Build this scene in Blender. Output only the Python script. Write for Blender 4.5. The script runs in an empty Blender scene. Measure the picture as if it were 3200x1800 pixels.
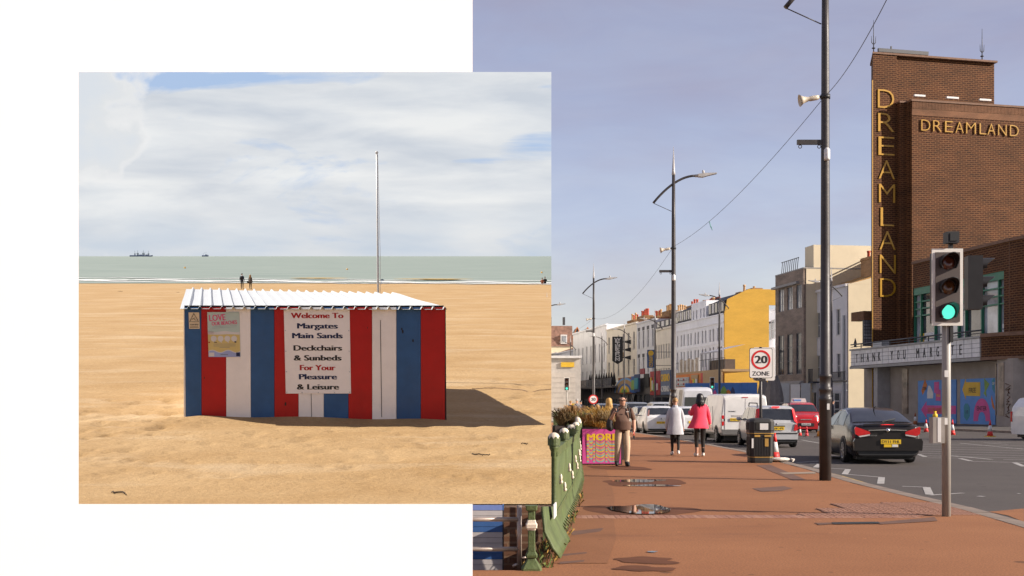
import bpy, bmesh, math, random
from mathutils import Vector, Matrix
random.seed(7)
R = math.radians
SC = bpy.context.scene
COL = SC.collection
# ---------------------------------------------------------------- camera
F, CX, HZ, CAMH = 3733.333, 1600.0, 1261.0, 1.5
cam_d = bpy.data.cameras.new('camera'); cam = bpy.data.objects.new('camera', cam_d); COL.objects.link(cam)
cam.location = (0, 0, CAMH); cam.rotation_euler = (R(90), 0, 0)
cam_d.lens = 42; cam_d.sensor_width = 36; cam_d.shift_y = (HZ - 900) / 3200
cam_d.clip_end = 9000; cam_d.clip_start = 0.1
SC.camera = cam
SC.render.resolution_x = 1024; SC.render.resolution_y = 576
# the beach is a second place, seen beside the street: it rises towards its own horizon
TILT = math.atan((HZ - 797.5) / F); BCAM = 3.7
MBT = Matrix.Translation((0, 0, CAMH)) @ Matrix.Rotation(TILT, 4, 'X') @ Matrix.Translation((0, 0, -BCAM))
# ---------------------------------------------------------------- sky and suns
EL = R(23)
SUN_STREET = Vector((-0.956 * math.cos(EL), 0.292 * math.cos(EL), -math.sin(EL)))   # direction the light travels
SUN_BEACH = (MBT.to_3x3() @ Vector((2.17, -0.62, -2.5))).normalized()
world = bpy.data.worlds.new('World'); SC.world = world; world.use_nodes = True
nt = world.node_tree; nt.nodes.clear()
wo = nt.nodes.new('ShaderNodeOutputWorld'); bg = nt.nodes.new('ShaderNodeBackground')
sk = nt.nodes.new('ShaderNodeTexSky'); sk.sky_type = 'NISHITA'; sk.sun_disc = False
sk.sun_elevation = EL; sk.sun_rotation = math.atan2(-SUN_STREET.x, -SUN_STREET.y)
sk.air_density = 1.0; sk.dust_density = 0.8; sk.ozone_density = 2.0; sk.altitude = 0
tcw = nt.nodes.new('ShaderNodeTexCoord'); mpw = nt.nodes.new('ShaderNodeMapping')
mpw.inputs['Scale'].default_value = (1.6, 1.6, 5.5); mpw.inputs['Rotation'].default_value = (0.25, 0.35, 0.3)
nzw = nt.nodes.new('ShaderNodeTexNoise'); nzw.inputs['Scale'].default_value = 2.2; nzw.inputs['Detail'].default_value = 7; nzw.inputs['Roughness'].default_value = 0.55
rpw = nt.nodes.new('ShaderNodeValToRGB'); rpw.color_ramp.elements[0].position = 0.42; rpw.color_ramp.elements[1].position = 0.78
rpw.color_ramp.elements[0].color = (0.76, 0.76, 0.76, 1); rpw.color_ramp.elements[1].color = (0.98, 0.98, 0.98, 1)
mxw = nt.nodes.new('ShaderNodeMixRGB')
spw = nt.nodes.new('ShaderNodeSeparateXYZ'); hrw = nt.nodes.new('ShaderNodeValToRGB')   # thin high cloud, paler low down through more air
for i_, (p_, c_) in enumerate(((0.03, (2.55, 2.52, 2.42)), (0.15, (1.74, 1.72, 2.22)), (0.34, (1.32, 1.26, 1.74)))):
    e_ = hrw.color_ramp.elements[i_] if i_ < 2 else hrw.color_ramp.elements.new(p_)
    e_.position = p_; e_.color = (*c_, 1)
nt.links.new(tcw.outputs['Generated'], spw.inputs[0]); nt.links.new(spw.outputs['Z'], hrw.inputs[0]); nt.links.new(hrw.outputs[0], mxw.inputs[2])
nt.links.new(tcw.outputs['Generated'], mpw.inputs['Vector']); nt.links.new(mpw.outputs[0], nzw.inputs['Vector'])
nt.links.new(nzw.outputs['Fac'], rpw.inputs[0]); nt.links.new(rpw.outputs[0], mxw.inputs[0])
mp2 = nt.nodes.new('ShaderNodeMapping'); mp2.inputs['Scale'].default_value = (1.1, 1.1, 4.2); mp2.inputs['Rotation'].default_value = (0.0, 0.28, 0.0); nz2 = nt.nodes.new('ShaderNodeTexNoise'); nz2.inputs['Scale'].default_value = 3.4; nz2.inputs['Detail'].default_value = 8; nz2.inputs['Roughness'].default_value = 0.6; nz2.inputs['Distortion'].default_value = 0.5
rp2 = nt.nodes.new('ShaderNodeValToRGB'); rp2.color_ramp.elements[0].position = 0.36; rp2.color_ramp.elements[1].position = 0.70; rp2.color_ramp.elements[0].color = (0.94, 0.945, 0.97, 1); rp2.color_ramp.elements[1].color = (1.09, 1.075, 1.03, 1)
ml2 = nt.nodes.new('ShaderNodeMixRGB'); ml2.blend_type = 'MULTIPLY'; ml2.inputs[0].default_value = 1.0
nt.links.new(tcw.outputs['Generated'], mp2.inputs[0]); nt.links.new(mp2.outputs[0], nz2.inputs['Vector']); nt.links.new(nz2.outputs['Fac'], rp2.inputs[0])
nt.links.new(sk.outputs[0], mxw.inputs[1]); nt.links.new(mxw.outputs[0], ml2.inputs[1]); nt.links.new(rp2.outputs[0], ml2.inputs[2]); nt.links.new(ml2.outputs[0], bg.inputs[0])
bg.inputs[1].default_value = 0.15
nt.links.new(bg.outputs[0], wo.inputs[0])
PLACES = {'street': bpy.data.collections.new('street_place'), 'beach': bpy.data.collections.new('beach_place')}
def sun(name, d, strength, color, place):
    l = bpy.data.lights.new(name, 'SUN'); l.energy = strength; l.angle = R(0.5); l.color = color
    o = bpy.data.objects.new(name, l); COL.objects.link(o); o.location = (0, -5, 60)
    o.rotation_euler = d.to_track_quat('-Z', 'Y').to_euler()
    o.light_linking.receiver_collection = PLACES[place]
    return o
# two photographs, taken under two suns: each lights its own place only
sun('street_sun', SUN_STREET, 5.0, (1.0, 0.90, 0.79), 'street')
sun('beach_sun', SUN_BEACH, 5.0, (1.0, 0.94, 0.84), 'beach')
SC.view_settings.view_transform = 'Standard'; SC.view_settings.look = 'None'
SC.view_settings.gamma = 1; SC.view_settings.use_curve_mapping = False
SC.view_settings.exposure = 0.85
# ---------------------------------------------------------------- helpers
PLACE = 'street'
def place(p):
    global PLACE
    PLACE = p
def P(px, py, y): return Vector(((px - CX) / F * y, y, CAMH - (py - HZ) / F * y))
def G(px, py, z=0.0):
    y = (CAMH - z) * F / (py - HZ); return Vector(((px - CX) / F * y, y, z))
MBI = MBT.inverted()
def BG(px, py, z=0.0):
    a = MBI @ Vector((0, 0, CAMH)); b = MBI @ P(px, py, 10.0); d = b - a
    t = (z - a.z) / d.z; return a + d * t
def BP(px, py, Y):
    a = MBI @ Vector((0, 0, CAMH)); b = MBI @ P(px, py, 10.0); d = b - a
    return a + d * ((Y - a.y) / d.y)
def root_matrix(M): return (MBT @ M) if PLACE == 'beach' else M
def link(o):
    COL.objects.link(o); PLACES[PLACE].objects.link(o)
def tag(o, label=None, cat=None, group=None, kind=None):
    if label: o['label'] = label
    if cat: o['category'] = cat
    if group: o['group'] = group
    if kind: o['kind'] = kind
    return o
def thing(name, label, cat, loc=(0, 0, 0), rz=0.0, group=None, M=None):
    o = bpy.data.objects.new(name, None); o.empty_display_size = 0.2; link(o)
    o.matrix_world = root_matrix(M if M is not None else Matrix.Translation(loc) @ Matrix.Rotation(rz, 4, 'Z'))
    return tag(o, label, cat, group)
def copytree(o, M=None, parent=None, label=None, group=None):
    c = o.copy(); link(c)
    if parent is not None: c.parent = parent
    else: c.matrix_world = root_matrix(M)
    if label: c['label'] = label
    if group: c['group'] = group
    for ch in list(o.children): copytree(ch, parent=c)
    return c
def ngon(n, r, a0=0.0): return [(r * math.cos(a0 + 2 * math.pi * i / n), r * math.sin(a0 + 2 * math.pi * i / n)) for i in range(n)]
class MB:
    def __init__(s): s.v = []; s.f = []; s.m = []; s.s = []; s.mi = 0
    def add(s, vs, fs, sm=False):
        o = len(s.v); s.v += [tuple(v) for v in vs]
        s.f += [tuple(i + o for i in f) for f in fs]; s.m += [s.mi] * len(fs); s.s += [sm] * len(fs); return s
    def mat(s, i): s.mi = i; return s
    def box(s, x0, y0, z0, x1, y1, z1, M=None):
        vs = [Vector(p) for p in ((x0, y0, z0), (x1, y0, z0), (x1, y1, z0), (x0, y1, z0), (x0, y0, z1), (x1, y0, z1), (x1, y1, z1), (x0, y1, z1))]
        if M is not None: vs = [M @ v for v in vs]
        return s.add(vs, [(3, 2, 1, 0), (4, 5, 6, 7), (0, 1, 5, 4), (1, 2, 6, 5), (2, 3, 7, 6), (3, 0, 4, 7)])
    def bar(s, a, b, w, h=None):
        a = Vector(a); b = Vector(b); d = b - a; h = h or w
        M = Matrix.Translation((a + b) / 2) @ d.to_track_quat('Z', 'Y').to_matrix().to_4x4()
        return s.box(-w / 2, -h / 2, -d.length / 2, w / 2, h / 2, d.length / 2, M)
    def grid(s, Pn, closed=False, sm=True):
        n = len(Pn[0]); vs = [p for row in Pn for p in row]; fs = []
        for i in range(len(Pn) - 1):
            for j in range(n if closed else n - 1):
                k = (j + 1) % n; fs.append((i * n + j, i * n + k, (i + 1) * n + k, (i + 1) * n + j))
        return s.add(vs, fs, sm)
    def tube(s, pts, r, n=8, cap=True, sm=True):
        pts = [Vector(p) for p in pts]; rs = r if isinstance(r, (list, tuple)) else [r] * len(pts); rows = []
        up = None
        for i, p in enumerate(pts):
            d = (pts[min(i + 1, len(pts) - 1)] - pts[max(i - 1, 0)]).normalized()
            if up is None: up = Vector((0, 0, 1)) if abs(d.z) < 0.9 else Vector((0, 1, 0))
            a = d.cross(up).normalized(); b = d.cross(a).normalized(); up = -b if b.dot(up) < 0 else b
            rows.append([p + (a * math.cos(2 * math.pi * k / n) + b * math.sin(2 * math.pi * k / n)) * rs[i] for k in range(n)])
        s.grid(rows, True, sm)
        if cap:
            o = len(s.v) - n * len(pts)
            for f in (tuple(range(o, o + n)), tuple(range(o + n * (len(pts) - 1), o + n * len(pts)))): s.f.append(f); s.m.append(s.mi); s.s.append(False)
        return s
    def lathe(s, prof, n=16, M=None, sm=True):
        rows = [[Vector((r * math.cos(2 * math.pi * k / n), r * math.sin(2 * math.pi * k / n), z)) for k in range(n)] for r, z in prof]
        if M is not None: rows = [[M @ p for p in row] for row in rows]
        s.grid(rows, True, sm); o = len(s.v) - n * len(rows)
        for f in (tuple(range(o, o + n)), tuple(range(o + n * (len(rows) - 1), o + n * len(rows)))): s.f.append(f); s.m.append(s.mi); s.s.append(False)
        return s
    def prism(s, poly, z0, z1, M=None):
        n = len(poly); vs = [Vector((p[0], p[1], z0)) for p in poly] + [Vector((p[0], p[1], z1)) for p in poly]
        if M is not None: vs = [M @ v for v in vs]
        return s.add(vs, [tuple(range(n - 1, -1, -1)), tuple(range(n, 2 * n))] + [(i, (i + 1) % n, n + (i + 1) % n, n + i) for i in range(n)])
    def face(s, pts): return s.add(pts, [tuple(range(len(pts)))])
    def ball(s, c, r, nu=12, nv=8, sc=(1, 1, 1), M=None):
        rows = []
        for i in range(nv + 1):
            t = math.pi * (0.002 + 0.996 * i / nv)
            rows.append([Vector((c[0] + r * sc[0] * math.sin(t) * math.cos(2 * math.pi * k / nu), c[1] + r * sc[1] * math.sin(t) * math.sin(2 * math.pi * k / nu), c[2] + r * sc[2] * math.cos(t))) for k in range(nu)])
        if M is not None: rows = [[M @ p for p in row] for row in rows]
        return s.grid(rows, True, True)
    def mesh(s, name, sharp=None):
        me = bpy.data.meshes.new(name); me.from_pydata(s.v, [], s.f)
        me.polygons.foreach_set('material_index', s.m); me.polygons.foreach_set('use_smooth', s.s)
        b = bmesh.new(); b.from_mesh(me)
        b.normal_update()
        if len(b.faces) < 60000: bmesh.ops.recalc_face_normals(b, faces=b.faces)
        b.to_mesh(me); b.free()
        if sharp: me.set_sharp_from_angle(angle=R(sharp))
        me.update(); return me
    def build(s, name, mats, parent=None, M=None, sharp=None, label=None, cat=None, group=None, kind=None):
        me = s.mesh(name, sharp)
        for m in (mats if isinstance(mats, (list, tuple)) else [mats]): me.materials.append(m)
        o = bpy.data.objects.new(name, me); link(o)
        if parent is not None:
            o.parent = parent
            if M is not None: o.matrix_local = M
        else: o.matrix_world = root_matrix(M if M is not None else Matrix.Identity(4))
        return tag(o, label, cat, group, kind)
# ---------------------------------------------------------------- materials
MATS = {}
def srgb(r, g, b):
    f = lambda c: (c / 255 / 12.92) if c / 255 <= 0.04045 else ((c / 255 + 0.055) / 1.055) ** 2.4
    return (f(r), f(g), f(b))
def pm(name, col, rough=0.7, var=0.12, scale=3.0, bump=0.0, bscale=None, metal=0.0, spec=0.4, stretch=(1, 1, 1), col2=None, coat=0.0, dirt=0.0):
    """plain procedural material: base colour broken up by two noises, fine relief, some dirt"""
    if name in MATS: return MATS[name]
    m = bpy.data.materials.new(name); m.use_nodes = True; t = m.node_tree; b = t.nodes['Principled BSDF']
    tc = t.nodes.new('ShaderNodeTexCoord'); mp = t.nodes.new('ShaderNodeMapping'); mp.inputs['Scale'].default_value = stretch
    t.links.new(tc.outputs['Object'], mp.inputs[0])
    n = t.nodes.new('ShaderNodeTexNoise'); n.inputs['Scale'].default_value = scale; n.inputs['Detail'].default_value = 6; n.inputs['Roughness'].default_value = 0.62
    t.links.new(mp.outputs[0], n.inputs['Vector'])
    rp = t.nodes.new('ShaderNodeValToRGB'); c2 = col2 or tuple(c * (1 - var) for c in col)
    hi = col if col2 else tuple(min(1, c * (1 + var)) for c in col)
    rp.color_ramp.elements[0].position = 0.35; rp.color_ramp.elements[1].position = 0.66
    rp.color_ramp.elements[0].color = (*c2, 1); rp.color_ramp.elements[1].color = (*hi, 1)
    t.links.new(n.outputs['Fac'], rp.inputs[0]); out = rp.outputs[0]
    if dirt > 0:
        n2 = t.nodes.new('ShaderNodeTexNoise'); n2.inputs['Scale'].default_value = scale * 0.31; n2.inputs['Detail'].default_value = 8; n2.inputs['Roughness'].default_value = 0.7
        t.links.new(tc.outputs['Object'], n2.inputs['Vector'])
        r2 = t.nodes.new('ShaderNodeValToRGB'); r2.color_ramp.elements[0].position = 0.5; r2.color_ramp.elements[1].position = 0.75
        r2.color_ramp.elements[1].color = (dirt, dirt, dirt, 1); t.links.new(n2.outputs['Fac'], r2.inputs[0])
        mx = t.nodes.new('ShaderNodeMixRGB'); mx.inputs[2].default_value = (0.09, 0.07, 0.05, 1)
        t.links.new(r2.outputs[0], mx.inputs[0]); t.links.new(out, mx.inputs[1]); out = mx.outputs[0]
    t.links.new(out, b.inputs['Base Color'])
    b.inputs['Roughness'].default_value = rough; b.inputs['Metallic'].default_value = metal
    b.inputs['Specular IOR Level'].default_value = spec; b.inputs['Coat Weight'].default_value = coat; b.inputs['Coat Roughness'].default_value = 0.04
    if bump > 0:
        nb = t.nodes.new('ShaderNodeTexNoise'); nb.inputs['Scale'].default_value = bscale or scale * 8; nb.inputs['Detail'].default_value = 5
        t.links.new(mp.outputs[0], nb.inputs['Vector'])
        bp = t.nodes.new('ShaderNodeBump'); bp.inputs['Strength'].default_value = bump; bp.inputs['Distance'].default_value = 0.02
        t.links.new(nb.outputs['Fac'], bp.inputs['Height']); t.links.new(bp.outputs[0], b.inputs['Normal'])
    MATS[name] = m; return m
def emit(name, col, strength, base=(0.02, 0.02, 0.02)):
    if name in MATS: return MATS[name]
    m = pm(name, base, 0.3); b = m.node_tree.nodes['Principled BSDF']
    b.inputs['Emission Color'].default_value = (*col, 1); b.inputs['Emission Strength'].default_value = strength; return m
def brick(name, c1, c2, mortar, sx, msize=0.012, bump=0.5, lo=0.5, hi=1.25, zs=3.2):
    """brick courses as flat print: far walls whose bricks are too small to pick apart"""
    if name in MATS: return MATS[name]
    m = bpy.data.materials.new(name); m.use_nodes = True; t = m.node_tree; b = t.nodes['Principled BSDF']
    tc = t.nodes.new('ShaderNodeTexCoord'); sp = t.nodes.new('ShaderNodeSeparateXYZ'); cb = t.nodes.new('ShaderNodeCombineXYZ')
    ad = t.nodes.new('ShaderNodeMath'); ad.operation = 'ADD'
    t.links.new(tc.outputs['Object'], sp.inputs[0]); t.links.new(sp.outputs['X'], ad.inputs[0]); t.links.new(sp.outputs['Y'], ad.inputs[1])
    t.links.new(ad.outputs[0], cb.inputs['X']); t.links.new(sp.outputs['Z'], cb.inputs['Y'])
    br = t.nodes.new('ShaderNodeTexBrick'); br.inputs['Color1'].default_value = (*c1, 1); br.inputs['Color2'].default_value = (*c2, 1); br.inputs['Mortar'].default_value = (*mortar, 1)
    br.inputs['Scale'].default_value = 1.0; br.inputs['Brick Width'].default_value = sx; br.inputs['Row Height'].default_value = sx * 0.34; br.inputs['Mortar Size'].default_value = msize; br.inputs['Bias'].default_value = -0.1
    t.links.new(cb.outputs[0], br.inputs['Vector'])
    n = t.nodes.new('ShaderNodeTexNoise'); n.inputs['Scale'].default_value = 0.35; n.inputs['Detail'].default_value = 9; n.inputs['Roughness'].default_value = 0.7
    mp = t.nodes.new('ShaderNodeMapping'); mp.inputs['Scale'].default_value = (1, 1, zs); t.links.new(tc.outputs['Object'], mp.inputs[0]); t.links.new(mp.outputs[0], n.inputs['Vector'])
    rp = t.nodes.new('ShaderNodeValToRGB'); rp.color_ramp.elements[0].position = 0.3; rp.color_ramp.elements[1].position = 0.7
    rp.color_ramp.elements[0].color = (lo, lo * 0.96, lo * 0.92, 1); rp.color_ramp.elements[1].color = (hi, hi * 0.93, hi * 0.88, 1)
    mx = t.nodes.new('ShaderNodeMixRGB'); mx.blend_type = 'MULTIPLY'; mx.inputs[0].default_value = 1
    t.links.new(n.outputs['Fac'], rp.inputs[0]); t.links.new(br.outputs['Color'], mx.inputs[1]); t.links.new(rp.outputs[0], mx.inputs[2])
    t.links.new(mx.outputs[0], b.inputs['Base Color']); b.inputs['Roughness'].default_value = 0.85; b.inputs['Specular IOR Level'].default_value = 0.25
    bp = t.nodes.new('ShaderNodeBump'); bp.inputs['Strength'].default_value = bump; bp.inputs['Distance'].default_value = 0.01; bp.invert = True
    t.links.new(br.outputs['Fac'], bp.inputs['Height']); t.links.new(bp.outputs[0], b.inputs['Normal'])
    MATS[name] = m; return m
def glass(name='window_glass', col=(0.03, 0.035, 0.04), rough=0.06):
    return pm(name, col, rough, var=0.3, scale=0.6, spec=0.9)
# ---------------------------------------------------------------- lettering
TXT = {}
def text_geo(s, bold=0.0, extrude=0.0):
    k = (s, bold, extrude)
    if k in TXT: return TXT[k]
    cu = bpy.data.curves.new('lettering', 'FONT'); cu.body = s; cu.size = 1; cu.offset = bold; cu.extrude = extrude; cu.resolution_u = 3
    ob = bpy.data.objects.new('lettering', cu); COL.objects.link(ob)
    me = ob.to_mesh(); vs = [v.co.copy() for v in me.vertices]; fs = [tuple(p.vertices) for p in me.polygons]
    ob.to_mesh_clear(); bpy.data.objects.remove(ob); bpy.data.curves.remove(cu)
    TXT[k] = (vs, fs); return TXT[k]
CAP = None
def lettering(mb, s, x0, x1, zb, cap, y, M=None, bold=0.0, depth=0.004):
    """print s in the local xz plane facing -y, from x0 to x1, baseline zb, capital height cap, proud of y by depth"""
    global CAP
    if CAP is None:
        hv, _ = text_geo('H'); CAP = max(v.y for v in hv) - min(v.y for v in hv)
    vs, fs = text_geo(s, min(0.0, bold), 0.5)
    h = max(0.0, bold) * 1.3   # heavier faces: the letter struck three times, a hair apart
    a = min(v.x for v in vs) - h; b = max(v.x for v in vs) + h; sx = (x1 - x0) / (b - a); sz = cap / CAP
    for k, o in enumerate((0.0, -h, h) if h > 0 else (0.0,)):
        out = [Vector((x0 + (v.x + o - a) * sx, y - (depth - 0.0005 * k) * (v.z + 0.5), zb + v.y * sz)) for v in vs]
        if M is not None: out = [M @ v for v in out]
        mb.add(out, fs)
# ================================================================ the white wall with its two openings
place('street')
white = pm('white_render', (0.96, 0.985, 1.0), 0.9, var=0.01, scale=2, spec=0.1)
WY = 9.8
def white_wall():
    m = MB()
    def X(px): return (px - CX) / F * WY
    def Z(py): return CAMH - (py - HZ) / F * WY
    L, T = -9.0, 8.0
    outer = [(L, 0.0), (X(1477), 0.0), (X(1477), Z(1575)), (X(246), Z(1575)), (X(246), Z(225)), (X(1477), Z(225)), (X(1477), T), (L, T)]
    e = 0.2   # the reveals splay outwards behind the wall face
    inner = [(L, 0.0), (X(1477) - e, 0.0), (X(1477) - e, Z(1575) - e), (X(246) - e, Z(1575) - e), (X(246) - e, Z(225) + e), (X(1477) - e, Z(225) + e), (X(1477) - e, T), (L, T)]
    n = len(outer)
    quads = [(L, 0, X(246), T), (X(246), 0, X(1477), Z(1575)), (X(246), Z(225), X(1477), T)]
    m.face([(p[0], WY, p[1]) for p in outer]); m.face([(p[0], WY + 0.15, p[1]) for p in reversed(inner)])
    for i in range(n):
        a, b = outer[i], outer[(i + 1) % n]; c, d = inner[(i + 1) % n], inner[i]
        m.face([(a[0], WY, a[1]), (b[0], WY, b[1]), (c[0], WY + 0.15, c[1]), (d[0], WY + 0.15, d[1])])
    m.build('white_wall', white, kind='structure')
white_wall()

# ================================================================ the beach
place('beach')
def sand_mat():
    m = bpy.data.materials.new('sand'); m.use_nodes = True; t = m.node_tree; b = t.nodes['Principled BSDF']
    tc = t.nodes.new('ShaderNodeTexCoord')
    def noise(scale, st, det=6, ro=0.6):
        mp = t.nodes.new('ShaderNodeMapping'); mp.inputs['Scale'].default_value = st; t.links.new(tc.outputs['Object'], mp.inputs[0])
        n = t.nodes.new('ShaderNodeTexNoise'); n.inputs['Scale'].default_value = scale; n.inputs['Detail'].default_value = det; n.inputs['Roughness'].default_value = ro
        t.links.new(mp.outputs[0], n.inputs['Vector']); return n.outputs['Fac']
    def ramp(f, p0, p1, c0, c1):
        r = t.nodes.new('ShaderNodeValToRGB'); r.color_ramp.elements[0].position = p0; r.color_ramp.elements[1].position = p1
        r.color_ramp.elements[0].color = (*c0, 1); r.color_ramp.elements[1].color = (*c1, 1); t.links.new(f, r.inputs[0]); return r.outputs[0]
    base = ramp(noise(0.42, (0.6, 1, 1), 9, 0.66), 0.32, 0.68, (0.295, 0.182, 0.080), (0.375, 0.250, 0.126))
    streak = ramp(noise(0.3, (0.45, 1.5, 1), 9, 0.7), 0.52, 0.74, (0, 0, 0), (0.75, 0.75, 0.75))
    mx = t.nodes.new('ShaderNodeMixRGB'); mx.inputs[2].default_value = (0.45, 0.345, 0.225, 1); t.links.new(streak, mx.inputs[0]); t.links.new(base, mx.inputs[1])
    speck = ramp(noise(26, (1, 1, 1), 2), 0.70, 0.76, (0, 0, 0), (0.35, 0.35, 0.35))
    m2 = t.nodes.new('ShaderNodeMixRGB'); m2.inputs[2].default_value = (0.13, 0.08, 0.04, 1); t.links.new(speck, m2.inputs[0]); t.links.new(mx.outputs[0], m2.inputs[1])
    m3 = t.nodes.new('ShaderNodeMixRGB'); m3.blend_type = 'MULTIPLY'; m3.inputs[0].default_value = 1.0; t.links.new(m2.outputs[0], m3.inputs[1]); t.links.new(ramp(noise(11, (1, 1, 1), 6, 0.75), 0.3, 0.7, (0.80, 0.79, 0.77), (1.15, 1.15, 1.15)), m3.inputs[2])
    t.links.new(m3.outputs[0], b.inputs['Base Color']); b.inputs['Roughness'].default_value = 0.95; b.inputs['Specular IOR Level'].default_value = 0.15
    b1 = t.nodes.new('ShaderNodeBump'); b1.inputs['Strength'].default_value = 1.0; b1.inputs['Distance'].default_value = 0.06; t.links.new(noise(3.6, (0.8, 1.2, 1), 9, 0.72), b1.inputs['Height'])
    b2 = t.nodes.new('ShaderNodeBump'); b2.inputs['Strength'].default_value = 0.7; b2.inputs['Distance'].default_value = 0.02; t.links.new(noise(17, (1, 1, 1), 4), b2.inputs['Height'])
    t.links.new(b1.outputs[0], b2.inputs['Normal']); t.links.new(b2.outputs[0], b.inputs['Normal'])
    return m
HUT_Y = 27.0
rs = random.Random(3)
WAVES = [(rs.uniform(0.15, 1.1), rs.uniform(0.3, 1.9), rs.uniform(0, 6.28), rs.uniform(0.004, 0.02)) for _ in range(16)]
PITS = [(rs.uniform(-12, 0.6), rs.uniform(18.5, 26.3), rs.uniform(0.10, 0.28), rs.uniform(0.02, 0.05)) for _ in range(260)] + \
       [(rs.uniform(-10.5, -7.2), rs.uniform(24, 31), rs.uniform(0.12, 0.32), rs.uniform(0.03, 0.08)) for _ in range(110)] + \
       [(rs.uniform(-0.6, 1.1), rs.uniform(28, 36), rs.uniform(0.12, 0.3), rs.uniform(0.02, 0.05)) for _ in range(40)]
def gauss(x, y, cx, cy, sx, sy): return math.exp(-((x - cx) / sx) ** 2 - ((y - cy) / sy) ** 2)
def sand_h(x, y):
    f = max(0.0, min(1.0, (y - 18.2) / 2.0)) * max(0.0, min(1.0, (120 - y) / 60))
    h = sum(a * math.sin(k1 * x + k2 * y + p) for k1, k2, p, a in WAVES) * 0.45
    h += 0.10 * gauss(x, y, -7.0, 26.5, 0.9, 0.9) + 0.05 * gauss(x, y, -8.0, 27.0, 1.2, 1.5) - 0.10 * gauss(x, y, -3.2, 26.4, 2.6, 0.8) - 0.05 * gauss(x, y, 0.0, 27.0, 1.2, 1.0)
    h += 0.10 * gauss(x, y, -6.5, 24.4, 3.0, 1.1) + 0.09 * gauss(x, y, -4.8, 27.0, 1.5, 0.5) + 0.05 * gauss(x, y, -2.2, 27.0, 0.8, 0.4)
    for cx, cy, r, a in PITS:
        dx = x - cx; dy = y - cy
        if abs(dx) < r * 2.5 and abs(dy) < r * 2.5:
            q = (dx * dx + dy * dy) / (r * r); h -= a * (1 - 0.6 * q) * math.exp(-q)
    return h * f
EDGE = lambda Y: (1723 - CX) / F * (math.cos(TILT) * Y + math.sin(TILT) * BCAM)
def beach_ground():
    Y0 = BG(1600, 1575).y; rows = []
    Y = Y0; ys = []
    while Y < 172: ys.append(Y); Y += 0.085 if Y < 24 else (0.11 if Y < 36 else (Y * 0.012))
    for y in ys:
        xe = EDGE(y); xl = -0.385 * y - 0.6; ts = 190
        rows.append([(xl - 0.1 * y * (6 - j), y, 0.0) for j in range(6)] + [(xl + (xe - xl) * (j / ts), y, sand_h(xl + (xe - xl) * (j / ts), y)) for j in range(ts + 1)])
    m = MB(); m.grid(rows)
    # a retaining face under the sand's outer edge
    m.grid([[(EDGE(y), y, sand_h(EDGE(y), y)) for y in ys], [(EDGE(y) - 0.02, y, -0.7) for y in ys]], sm=False)
    m.build('sand_beach', sand_mat(), kind='structure')
beach_ground()
def bounce_wall():
    # the chalk face is added below the beach, edge-on, bouncing sun onto house fronts
    place('street'); m = MB(); top = []; bot = []; Y = 17.9
    while Y < 420:
        p = MBT @ Vector((EDGE(Y) - 0.03 - 0.0006 * Y, Y, -0.08)); top.append(p); bot.append(Vector((p.x, p.y, -3.4))); Y *= 1.08
    m.grid([top, [a.lerp(b, 0.5) for a, b in zip(top, bot)], bot], sm=False)
    m.build('bounce_face', pm('pale_bounce', (0.52, 0.50, 0.46), 0.9, var=0.12, scale=0.6, bump=0.5, bscale=3), kind='structure'); place('beach')
bounce_wall()
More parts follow.
